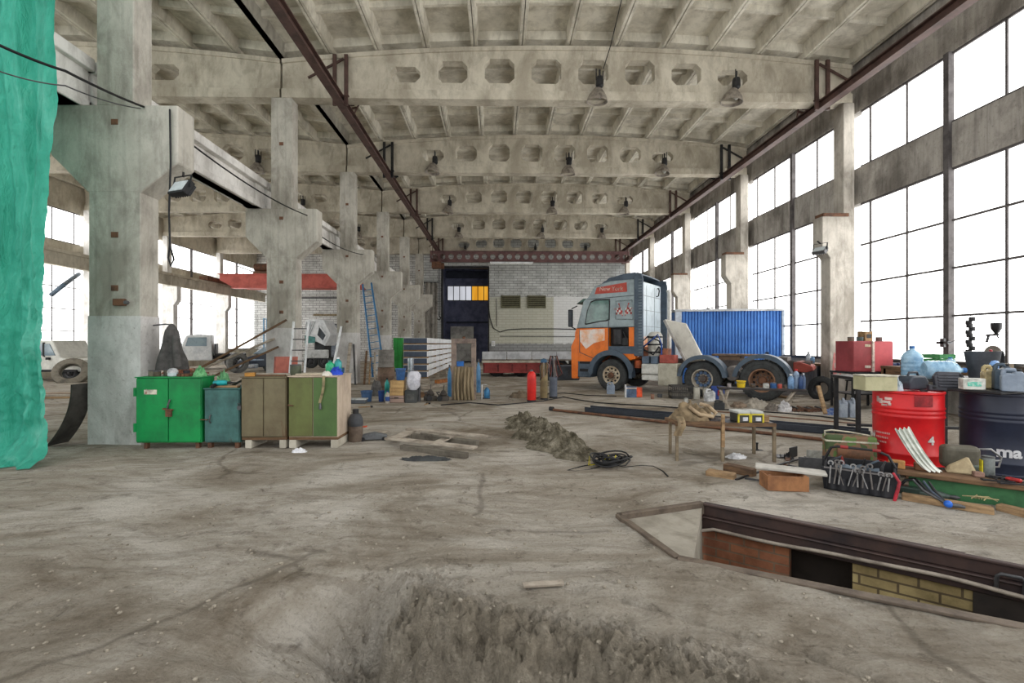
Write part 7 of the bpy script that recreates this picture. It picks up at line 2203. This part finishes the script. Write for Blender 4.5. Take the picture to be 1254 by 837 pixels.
bottle('dark blue spray can on the right end of the plank bench', onb(980.5, .0), .05, .36, paint((58, 84, 130), None, 5, .4), paint((60, 70, 90)))
bottle('slim blue-grey bottle at the far right end of the plank bench', onb(984, .06), .045, .38, paint((96, 116, 150), None, 5, .4), WHITE)
# things below and beyond the bench
heap('sack', 'grimy white sack lying under the plank bench', 'sack', fixed(g(925, 499)), .32, .2, .2, paint((176, 168, 154), (132, 124, 112), 5, .9), .4, 3, 4)
heap('rag', 'bundle of pale cloth under the right half of the plank bench', 'rag', fixed(g(961, 504)), .15, .14, .2, paint((206, 204, 204), (160, 158, 160), 7, .9), .5, 4, 6)
heap('rag', 'dark oily rags beside the pale cloth under the plank bench', 'rag', fixed(g(945, 503)), .15, .14, .16, paint((120, 112, 104), (86, 80, 74), 7, .9), .5, 4, 13)
heap('rag', 'brown rags on the floor left of the grimy white sack', 'rag', fixed(g(905, 499)), .2, .15, .12, paint((140, 122, 104), (100, 86, 74), 7, .9), .5, 4, 14)
q = random.Random(4)
for i in range(9):
    px = 969 + i * 4.9; py = 504
    a = fixed(g(px, py)); L_ = q.uniform(.2, .4)
    an = R(90) + q.uniform(-.06, .06)
    pr_ = ['bent', 'straight', 'flanged', 'short', 'thin', 'rusty', 'elbowed', 'stubby', 'curved'][i]
    t = thing('exhaust_pipe', '%s scrap pipe in the heap beside the plank bench, %s from the left' % (pr_, ['first', 'second', 'third', 'fourth', 'fifth', 'sixth', 'seventh', 'eighth', 'ninth'][i]), 'pipe', (a.x, a.y, .0), an, 'scrap pipes beside the bench')
    MB().tube([(-L_ / 2, 0, .05), (0, .0, .05 + .02 * (i % 3)), (L_ / 2, 0, .05 + .03 * (i % 2))], .036, 10).build('tube', [RUST, DARKSTEEL, DARKWOOD][i % 3], t, smooth=50)
    MB().lathe([(.042, -.012), (.042, .012)], 14, Matrix.Translation((-L_ / 2, 0, .05)) @ Matrix.Rotation(R(90), 4, 'Y')).build('flange', RUST, t)
for i, (a, b, w_, h_, l) in enumerate([((965, 493), (998, 491.5), .3, .06, 'broad pale board on the floor under the right trestle leg'), ((972, 486), (1000, 487), .2, .05, 'long board on the floor behind the broad pale board'), ((935, 484), (968, 489), .16, .06, 'brown board on the floor behind the truck tag wheel')]):
    plank(l, g(*a), g(*b), w_, h_, [GREYWOOD, GREYWOOD, WOOD][i])
o = plank('pale wooden post leaning beside the plank bench', g(1011, 509), at(1002, 474, 10.3), .09, .05, WOOD, name='wooden_post', cat='post')
for px, l in ((1032.5, 'left of two grey canisters standing on the floor before the wall column'), (1043.5, 'right of two grey canisters standing on the floor before the wall column')):
    jug(l, fixed(g(px, 511.5)), R(60 if px < 1040 else 75), .17, .15, .42, paint((150, 158, 168), (118, 126, 138), 4, .4), BLACK, 'grey canisters')
heap('rag', 'blue patterned cloth on the floor left of the grey canisters', 'cloth', fixed(g(1019, 508)), .17, .12, .13, paint((66, 94, 150), (150, 160, 180), 16, .8), .5, 4, 15)
# clutter at the foot of the wall column
tyre_thing('worn black tyre leaning at the wall column foot', (at(1008, 470, 12.7).x, 12.75, .33), .34, .18, rx=R(80), rz=R(-60))
b = at(1030, 470, 12.5)
for i, (px, Y, r_, h_, c_, l) in enumerate([(990, 14.3, .07, .35, (200, 206, 214), 'white bottle on the far bench past the truck tail'), (995, 14.05, .06, .22, (110, 150, 190), 'blue bottle on the far bench past the truck tail')]):
    p_ = at(px, 450, Y)
    bottle(l, (p_.x, Y, 1.002), r_, h_, col(c_, .4), BLACK)
t = thing('side_bench', 'low dark bench along the wall between the truck tail and the column', 'bench', (9.7, 15.2, 0))
MB().box(-.1, .5, -1.7, .1, .94, 1.0).build('top', DARKWOOD, t)
for x in (-.05, .45):
    for y in (-1.6, .0): MB().box(x - .03, x + .03, y - .03, y + .03, 0, .94).build('leg', DARKSTEEL, t)
# ------------------------------------------------------------------ side nave: vehicles and stored things
wh = paint((226, 228, 230), (198, 202, 206), 2, .4, 0, .04)
glass_ = paint((150, 166, 176), (112, 128, 140), 1.2, .08, 0, 0)
def lorry():
    b = fixed(g(248, 452)); s = b.y / F
    t = thing('flatbed_lorry', 'white bonneted lorry parked before the left windows', 'lorry', b, R(-38))
    # local x = forward-left of picture? front faces -y, body runs to +y
    t.rotation_euler.z = R(28)
    W_, H = 2.0, 1.0
    MB().prism([(-2.3, .55), (-2.3, 1.25), (-1.0, 1.45), (-1.0, .55)], -.85, .85).build('bonnet', wh, t, bevel=.08, seg=2)
    MB().prism([(-1.05, .55), (-1.0, 1.45), (-.75, 2.12), (.55, 2.15), (.6, .55)], -.98, .98).build('cab', wh, t, bevel=.06, seg=2)
    MB().prism([(-1.03, 1.5), (-.8, 2.05), (-.78, 2.05), (-1.0, 1.5)], -.85, .85).build('windscreen', glass_, t)
    MB().prism([(-.8, 1.45), (-.66, 1.98), (.3, 2.0), (.3, 1.45)], -.995, -.97).build('side_window', glass_, t)
    MB().prism([(-.8, 1.45), (-.66, 1.98), (.3, 2.0), (.3, 1.45)], .97, .995).build('side_window', glass_, t)
    m = MB()
    m.box(-2.33, -2.29, -.45, .45, .68, 1.15)
    m.build('grille', DARKSTEEL, t)
    gm = MB()
    for k in range(7): gm.box(-2.35, -2.32, -.45, .45, .71 + k * .065, .73 + k * .065)
    gm.build('grille_bar', STEEL, t)
    for y in (-.68, .68): MB().lathe([(.13, 0), (.13, .03), (.0, .05)], 16, Matrix.Translation((-2.3, y, .95)) @ Matrix.Rotation(R(-90), 4, 'Y')).build('headlamp', paint((226, 226, 216), None, 5, .15), t, smooth=40)
    MB().box(-2.6, -2.4, -1.05, 1.05, .45, .65).build('bumper', paint((120, 130, 150), (96, 104, 124), 4, .4), t, bevel=.03)
    MB().box(-2.62, -2.6, -.25, .25, .48, .6).build('number_plate', WHITE, t)
    for y, f_ in ((-.85, -1), (.85, 1)):
        MB().surf(lambda u, v: (-1.65 + .58 * math.cos(R(5 + 170 * u)), y + (v - .5) * .36, .5 + .58 * math.sin(R(5 + 170 * u))), 16, 2, .04).build('wing', paint((150, 154, 158), None, 4, .5), t, smooth=40)
        wheel_parts(t, -1.65, y, .46, .26, STEEL, f_, 'front_wheel', studs=6)
        wheel_parts(t, 1.7, y, .46, .4, STEEL, f_, 'rear_wheel', studs=6)
    MB().box(.7, 2.4, -1.1, 1.1, .85, .98).box(.5, 2.4, -.4, -.3, .6, .85).box(.5, 2.4, .3, .4, .6, .85).build('flat_bed', DARKSTEEL, t)
    MB().box(.7, .78, -1.1, 1.1, .98, 1.6).build('headboard', DARKSTEEL, t)
lorry()
def van():
    b = fixed(g(72, 468))
    t = thing('van', 'off-white van half hidden by the green tarpaulin', 'van', b, R(0))
    MB().prism([(-4.0, .4), (-4.0, 1.2), (-3.4, 1.75), (-.55, 1.75), (-.22, 1.0), (.75, .92), (.85, .4)], .3, 1.9).build('body', paint((222, 222, 216), (196, 196, 190), 2, .4, 0, .05), t, bevel=.06, seg=2)
    MB().prism([(-3.2, 1.1), (-3.0, 1.62), (-.95, 1.62), (-.95, 1.1)], .27, .31).build('side_window', glass_, t)
    MB().prism([(-.88, 1.1), (-.88, 1.6), (-.66, 1.6), (-.42, 1.1)], .27, .31).build('quarter_window', glass_, t)
    MB().box(-.92, -.86, .26, .3, 1.05, 1.66).build('window_frame', BLACK, t)
    MB().box(-.75, -.62, .2, .3, .92, 1.02).build('door_handle', BLACK, t)
    MB().box(-3.6, .5, .25, .32, .4, .5).build('sill_trim', DARKSTEEL, t)
    for x in (-3.0, .1): wheel_parts(t, x, .5, .36, .24, STEEL, -1, 'road_wheel', studs=5)
van()
p_ = fixed(g(89, 468.5))
tyre_thing('big dusty tyre leaning on its side before the off-white van', (p_.x - .05, p_.y + .0, .42), .6, .3, rx=R(62), rz=R(25), m=paint((128, 122, 110), (92, 88, 80), 4, .9, 0, .3))
p_ = fixed(g(104, 463))
tyre_thing('pale tyre lying behind the big dusty tyre', (p_.x, p_.y, .22), .55, .26, rx=R(25), rz=R(-20), m=paint((206, 204, 198), (150, 148, 142), 4, .8, 0, .3))
o = MB().tube([at(62, 362, 21.8), at(78, 349, 21.9), at(96, 336, 24.0)], .1, 8).build('jib_arm', paint((92, 110, 128), None, 4, .5))
tag(o, 'blue-grey steel arm slanting across the left window beside the tarpaulin', 'pipe')
# dark car front end
def carfront():
    b = fixed(g(312, 455.5))
    t = thing('car_front', 'dark car front end standing beside the white lorry', 'car', b, R(8))
    dk_ = paint((56, 64, 78), (40, 46, 58), 2, .3)
    MB().prism([(-.9, .25), (-.95, .6), (-.7, .78), (.2, 1.0), (.9, 1.05), (1.1, .8), (1.1, .25)], 0, 1.7).build('body', dk_, t, bevel=.08, seg=2)
    MB().box(-.75, .5, -.06, .02, .62, .72).build('headlamp_strip', paint((160, 176, 196), None, 5, .2), t, bevel=.02)
    MB().box(-.8, .2, -.1, .02, .2, .45).build('bumper', paint((176, 184, 196), None, 5, .4), t, bevel=.04)
    MB().box(-.6, .0, -.115, -.09, .3, .4).build('number_plate', WHITE, t)
    MB().prism([(-.2, 1.0), (.3, 1.35), (.9, 1.38), (1.0, 1.05)], .15, 1.55).build('cabin', glass_, t, bevel=.05)
    wheel_parts(t, .75, .12, .34, .22, STEEL, -1, 'road_wheel', studs=5)
carfront()
p_ = fixed(g(291, 457))
tyre_thing('large truck tyre standing between the white lorry and the dark car', (p_.x, p_.y, .55), .55, .32, rx=R(90), rz=R(55), m=paint((112, 112, 110), (78, 78, 78), 4, .9, 0, .3))
# red brick rubble
q = random.Random(9)
bb_ = fixed(g(226, 458))
for i in range(44):
    a, r_ = q.uniform(0, 6.28), q.uniform(0, 1) ** .6
    x, y = bb_.x + 1.25 * r_ * math.cos(a), bb_.y + .75 * r_ * math.sin(a)
    z = (1 - r_) * .35 * q.random()
    o = MB().box(-.13, .13, -.06, .06, 0, .07).build('brick', paint([(168, 108, 84), (142, 92, 72), (186, 132, 104)][i % 3], None, 5, .8), loc=(x, y, z if r_ < .8 else 0.0), rz=q.uniform(0, 3))
    o.rotation_euler.x = q.uniform(-.25, .25) if z > .05 else 0
    tag(o, 'loose red brick in the rubble heap before the white lorry', 'brick', 'bricks in the rubble heap')
# leaning red sheet, ladder and poles at the second column
C2 = YK[2]
def lean(px0, py0, px1, py1, Y0_, Y1_):
    a = fixed(g(px0, py0)) if Y0_ is None else at(px0, py0, Y0_)
    return a, at(px1, py1, Y1_)
rs_ = thing('metal_sheet', 'salmon red metal sheet leaning on the lower part of the second column', 'sheet', (at(350, 440, 12.78).x, 12.72, .0), rx=R(-6))
MB().box(-.32, .3, -.01, .01, .0, 1.25).build('sheet', paint((190, 112, 98), (160, 86, 76), 2, .7, 0, .08, .2), rs_)
MB().box(-.34, -.3, -.02, .02, 0, 1.25).build('folded_edge', paint((160, 90, 80)), rs_)
lt = thing('ladder', 'white metal ladder leaning on the front of the second column', 'ladder', (at(362, 440, 12.4).x, 12.35, 0), rx=R(-10))
for x in (-.2, .2): MB().box(x - .02, x + .02, -.03, .03, 0, 2.25).build('rail', WHITE, lt)
for i in range(7): MB().lathe([(.014, -.2), (.014, .2)], 8, Matrix.Translation((0, 0, .25 + i * .3)) @ Matrix.Rotation(R(90), 4, 'Y')).build('rung', STEEL, lt)
for i, (a, b, Ya, m_, w_, l) in enumerate([((322, 470), (351, 392), 12.0, DARKWOOD, .07, 'long brown pole leaning on the second column, with a hooked top'), ((318, 468), (336, 415), 12.6, GREYWOOD, .1, 'grey board leaning left of the long brown pole'), ((330, 470), (341, 425), 12.2, DARKWOOD, .06, 'dark short pole leaning left of the salmon red sheet')]):
    p0 = fixed(g(a[0], a[1])); p1 = at(b[0], b[1], 12.86)
    if i: p1 = at(b[0], b[1], 12.9)
    o = MB().bar(Vector((p0.x, 12.1 + .15 * i, .02)), p1, w_, .05).build('pole', m_)
    tag(o, l, 'pole')
whl = thing('bicycle_wheel', 'spoked bicycle wheel standing before the white ladder', 'bicycle wheel', (at(357, 455, 11.9).x, 11.9, .34), R(12))
A = Matrix.Rotation(R(90), 4, 'X')
MB().tube([(.32 * math.cos(a), 0, .32 * math.sin(a)) for a in [2 * PI * i / 28 for i in range(28)]], .018, 8, True).build('tyre', RUBBER, whl, smooth=60)
sp_ = MB()
for i in range(14):
    a = 2 * PI * i / 14
    sp_.bar((0, 0, 0), (.31 * math.cos(a), 0, .31 * math.sin(a)), .004)
sp_.build('spoke', STEEL, whl)
MB().lathe([(.03, -.05), (.03, .05)], 12, A).build('hub', STEEL, whl)
# tilted white lorry cab by the end wall, and door
def tilted():
    Y = 30.0
    c = at(390, 448, Y); s = Y / F
    t = thing('tilted_cab', 'white lorry cab tipped forward in the side nave, showing its windscreen opening', 'lorry cab', (c.x, Y, 0))
    L_ = lambda px, py: ((px - 390) * s, CAMZ - (py - PY) * s)
    out = [L_(*q) for q in ((374, 392), (384, 391), (396, 392), (405, 410), (398, 424), (388, 419), (374, 418))]
    MB().prism(out, 0, 1.8).build('shell', wh, t, bevel=.05, seg=2)
    op = [L_(*q) for q in ((391, 399), (400, 411), (396, 419), (388, 411))]
    MB().prism(op, -.03, .01).build('windscreen_opening', paint((66, 74, 80), (44, 50, 56), 3, .5), t)
    fm = MB()
    for i in range(4): fm.bar((op[i][0], -.04, op[i][1]), (op[(i + 1) % 4][0], -.04, op[(i + 1) % 4][1]), .09, .05, up=(0, 1, 0))
    fm.build('windscreen_surround', wh, t)
    st = MB()
    for k in range(5):
        a, b = L_(376 + k * 2.6, 394), L_(374 + k * 1.2, 404 + k * 2)
        st.bar((a[0], -.02, a[1]), (b[0], -.02, b[1]), .03, .03, up=(0, 1, 0))
    st.build('pressing', paint((186, 190, 194), None, 4, .5), t)
    tl_ = [L_(*q) for q in ((374, 411), (386, 413), (386, 420), (374, 421))]
    MB().prism(tl_, -.05, 0).build('teal_panel', paint((74, 134, 130), None, 4, .5), t)
    ch_ = MB()
    x0, z0 = L_(374, 446); x1, z1 = L_(402, 437)
    MB().box(x0, x1, .1, 1.6, .45, .7).build('chassis', DARKSTEEL, t)
    MB().box(x0, x1, -.05, .1, z1 - .1, z1 + .45).build('bumper', paint((206, 208, 208), (160, 162, 162), 3, .5), t, bevel=.03)
    MB().box((x0 + x1) / 2 - .3, (x0 + x1) / 2 + .4, .3, 1.5, .7, 1.8).build('engine', DARKSTEEL, t, bevel=.05)
    for x in (x0 + .3, x1 - .3): wheel_parts(t, x, .2, .45, .25, STEEL, -1, 'road_wheel', studs=6)
tilted()
dd = thing('door_2', 'grey panelled metal door in the white brick end wall', 'door', (at(408, 440, 41.5).x, 41.55, 0), kind='structure')
zt_ = at(408, 398, 41.5).z
MB().box(-.6, .6, -.08, .05, 0, zt_).build('leaf', paint((112, 120, 132), (92, 100, 112), 2, .6), dd)
m = MB()
for z in (.8, 1.8, 2.7): m.box(-.5, .5, -.11, -.08, z - .3, z + .3)
m.build('panel', paint((126, 134, 146), None, 3, .6), dd)
MB().box(-.7, -.6, -.1, .1, 0, zt_ + .1).box(.6, .7, -.1, .1, 0, zt_ + .1).box(-.7, .7, -.1, .1, zt_, zt_ + .1).build('frame', STEEL, dd)
MB().tube([(.45, -.08, 1.05), (.45, -.16, 1.05), (.3, -.16, 1.05)], .02, 6).build('handle', STEEL, dd)
t = thing('locker', 'pale blue metal rack standing before the white brick end wall', 'rack', (at(329, 450, 38).x, 38, 0))
pbm = paint((120, 156, 184), (92, 128, 158), 3, .5)
zt_ = at(329, 390, 38).z
for x in (-.4, .4):
    for y in (0, .5): MB().box(x - .05, x + .05, y - .05, y + .05, 0, zt_).build('post', pbm, t)
for z in (.3, 1.1, 1.9, 2.7, zt_ - .05): MB().box(-.4, .4, -.03, .53, z - .03, z + .03).build('shelf', pbm, t)
p0_, p1_ = at(384, 386, 41.5), at(416, 386, 41.5)
o = MB().tube([p0_, p1_], .09, 8).build('wall_pipe', paint((150, 134, 104), None, 4, .6)); tag(o, 'short tan pipe fixed high on the white brick end wall', 'pipe')
o = MB().bar(at(352, 365, 41.5), at(432, 365, 41.5), .12, .12).build('wall_rail', STEEL); tag(o, 'thin steel rail running along the white brick end wall under the red crane', 'rail')
# leaning timber and tools by the third column
C3 = YK[3]
for i, (a, b, m_, w_, l) in enumerate([((404, 462), (418, 400), WHITE, .09, 'white pole leaning left of the third column'), ((424, 466), (429, 420), GREYWOOD, .12, 'grey board leaning on the foot of the third column'), ((435, 466), (433, 422), STEEL, .07, 'steel tube leaning on the right of the third column foot'), ((446, 472), (449, 430), DARKWOOD, .08, 'dark pole leaning right of the third column, behind the buckets'), ((452, 474), (454, 438), WOOD, .06, 'pale stick leaning across the dark pole by the third column'), ((459, 474), (459, 432), GREYWOOD, .06, 'grey lath leaning at the blue ladder foot')]):
    p0 = fixed(g(a[0], a[1])); Yb_ = C3 - .24 if i < 3 else C3 + .1
    s0 = Vector((p0.x * (C3 - 1.0) / p0.y, C3 - 1.0, .0))
    e0 = at(b[0], b[1], Yb_)
    o = MB().bar(s0 + Vector((0, 0, .03)), e0, w_, .04).build('leaning_board' if i % 2 else 'pole', m_)
    tag(o, l, 'pole')
can('blue round drum standing at the foot of the white leaning pole', Vector((at(416, 450, 17.3).x, 17.3, 0)), .16, .7, paint((52, 112, 160), None, 4, .5), name='drum', cat='drum')
# blue ladder leaning on the fourth column
Yl = 22.6
a, b = at(464, 440, 22.0), at(450, 348, 24.0)
base = Vector((a.x, 22.0, 0)); topv = Vector((b.x, 23.9, b.z))
t = thing('ladder', 'tall blue ladder leaning beside the fourth column', 'ladder', base)
dv = topv - base
side = Vector((.28, 0, .05))
for s in (-1, 1):
    MB().bar(side * s, dv + side * s * .8, .07, .09).build('rail', paint((44, 112, 160), (34, 88, 130), 4, .5), t)
for i in range(13):
    p = dv * ((i + 1) / 14)
    MB().bar(p - side * .95, p + side * .95, .035).build('rung', paint((60, 124, 168), None, 4, .5), t)
gl = thing('locker', 'green metal locker far behind the panel stack', 'locker', (at(487, 440, 26).x, 26.0, 0))
zt_ = at(487, 414, 26).z
gm_ = paint((44, 146, 62), (32, 118, 48), 2, .5)
MB().box(-.25, .25, 0, .5, .1, zt_).build('body', gm_, gl, bevel=.01)
for x in (-.24, .01): MB().box(x, x + .23, -.02, 0, .14, zt_ - .04).build('door', gm_, gl)
MB().box(-.23, .23, .02, .48, 0, .1).build('plinth', DARKSTEEL, gl)
# stored planks behind the green cabinet
pz = fixed(g(222, 468))
for i in range(7):
    a = Vector((pz.x - .9 + .1 * (i % 3), 13.6 + .22 * (i % 4), .001 + .061 * (i // 4)))
    plank('old plank in the low timber pile behind the green cabinet', a, a + Vector((2.0 + .2 * (i % 3), .1, 0)), .18, .055, [WOOD, GREYWOOD, DARKWOOD][i % 3], group='planks in the low pile')
t = thing('dark_curtain', 'dark hanging sheet strip left of the doorway', 'curtain', (xa - 1.3, YE - .35, 0))
MB().surf(lambda u, v: (1.0 * u, .06 * math.sin(u * 18), 6.5 * (1 - v) + .02), 30, 8, .01).build('sheet', paint((150, 146, 138), (104, 100, 94), 1.5, .9), t, smooth=60)
MB().tube([(-.1, 0, 6.55), (1.1, 0, 6.55)], .04, 8).box(-.1, -.04, 0, .35, 6.5, 6.6).box(1.04, 1.1, 0, .35, 6.5, 6.6).build('rod', STEEL, t)

plank('small splintered board lying in the dirt at the top of the broken floor edge', g(640, 719, .02), g(690, 716, .02), .05, .02)
# ------------------------------------------------------------------ more small clutter
def scrap(i, loc, rz, s):
    t = thing('scrap_piece', 'rusty metal offcut in the scrap between the low table and the camouflage case', 'scrap metal', loc, rz, 'metal offcuts in the scrap')
    m = [STEEL, DARKSTEEL, RUST][i % 3]
    MB().box(-s, s, -s * .3, s * .3, 0, .012).build('plate', m, t)
    MB().prism([(-s, .012), (-s * .6, .012), (-s * .8, s * .7)], -s * .25, -s * .18).build('lug', m, t)
q = random.Random(31)
for i in range(9):
    p = g(q.uniform(952, 1016), q.uniform(558, 574))
    scrap(i, (p.x, p.y, .0), q.uniform(0, 3), q.uniform(.05, .1))
base_sp = None
for i in range(7):
    p = bed(1215 + i * 6.5, 586 + i * 1.1 + q.uniform(-2, 1))
    t = thing('spanner', 'dark spanner among the loose tools on the plank before the navy drum', 'spanner', (p[0], p[1] + .05, ZP + .001), q.uniform(0, 3), 'loose spanners on the plank')
    MB().box(-.06, .06, -.007, .007, 0, .01).build('shank', DARKSTEEL, t)
    MB().lathe([(.01, 0), (.02, 0), (.02, .011), (.01, .011), (.01, 0)], 10, Matrix.Translation((.07, 0, 0)), caps=False).build('ring_end', DARKSTEEL, t)
# bench clutter by the window
for (y, x, w_, h_, c_, l) in [(10.35, 9.4, .22, .16, (128, 96, 70), 'brown cardboard box on the long bench right of the green crate'), (10.6, 9.75, .2, .22, (92, 100, 108), 'grey box at the far end of the long bench'), (8.65, 9.75, .24, .14, (146, 132, 112), 'beige box on the long bench against the window sill, before the grinder'), (8.0, 9.4, .18, .12, (84, 74, 66), 'dark brown box at the near end of the long bench')]:
    carton(l, (x, y, 1.082), R(10), w_, w_ * .7, h_, paint(c_, None, 5, .7))
# stool by the column
b = fixed(at(1049, 470, 12.1))
st = thing('metal_stool', 'bare steel stool frame standing at the foot of the wall column', 'stool', b, .3)
for x in (-.18, .18):
    for y in (-.18, .18): MB().bar((x, y, 0), (x * .8, y * .8, .62), .03).build('leg', DARKSTEEL, st)
MB().box(-.18, .18, -.18, .18, .6, .63).build('seat', DARKSTEEL, st)
MB().box(-.17, .17, -.17, -.15, .25, .28).build('rung', DARKSTEEL, st); MB().box(-.17, .17, .15, .17, .25, .28).build('rung', DARKSTEEL, st)
for i, (px, py, r_, h_, c_, l) in enumerate([(799, 489, .05, .16, (150, 112, 92), 'small brown tin on the floor under the truck battery box'), (808, 487, .07, .1, (86, 88, 92), 'squat dark tin on the floor under the truck battery box'), (840, 493, .05, .12, (196, 196, 190), 'small white tin on the floor in front of the plastic crate')]):
    can(l, fixed(g(px, py)), r_, h_, col(c_, .5))
# tools near the buckets
for i, (px, py, l) in enumerate([(440, 500, 'hammer lying on the floor before the grey trough'), (520, 497, 'hammer lying on the floor before the dark engine part')]):
    t = thing('hammer', l, 'hammer', fixed(g(px, py), .02), .4 + i)
    MB().lathe([(.012, -.02), (.016, .1), (.012, .3)], 8, Matrix.Rotation(R(90), 4, 'Y')).build('handle', WOOD, t, smooth=50)
    MB().box(.27, .32, -.06, .06, -.02, .025).build('head', DARKSTEEL, t, bevel=.006)
carton('small brown box on the floor right of the pipe offcut', fixed(g(519, 487)), .2, .2, .16, .16, paint((136, 104, 76), None, 5, .7))
# things set on the truck frame by earlier work
for i, (lx, ly, w_, d_, h_, c_, l) in enumerate([(3.75, 1.24, .3, .5, .16, (140, 110, 88), 'brown parts box lying on the truck frame behind the cab panel'), (6.3, 1.24, .3, .6, .12, (92, 86, 82), 'dark steel block lying on the truck frame tail')]):
    p = TO + u_ * lx + v_ * ly
    carton(l, (p.x, p.y, 1.101), TY, w_, .98 if i == 0 else .98, h_, paint(c_, None, 5, .7), name='parts_box')
# loose stones on the floor
def stones():
    mb = MB()
    q = random.Random(77)
    for i in range(900):
        r_ = 1.3 + 4.2 * q.random() ** 1.2
        a = R(q.uniform(-48, 46))
        x, y = r_ * math.sin(a), r_ * math.cos(a)
        if y > 5.4 or (x > 2.6 and y > 4.0): continue
        if in_pit(x, y) or near_pit(x, y, .05): continue
        s = q.uniform(.004, .013) * (1 + .12 * r_)
        z = hf(x, y)
        b = MB().ball((0, 0, 0), (s, s * q.uniform(.6, 1), s * .6), 3).xf(Matrix.Translation((x, y, z + s * .2)) @ Matrix.Rotation(q.uniform(0, 6), 4, 'Z'))
        mb.add(b.v, b.f)
    o = mb.build('gravel', paint((150, 142, 128), (104, 96, 84), 20, .9))
    tag(o, 'small loose stones and crumbs scattered over the dusty floor', 'gravel', None, 'stuff')
stones()
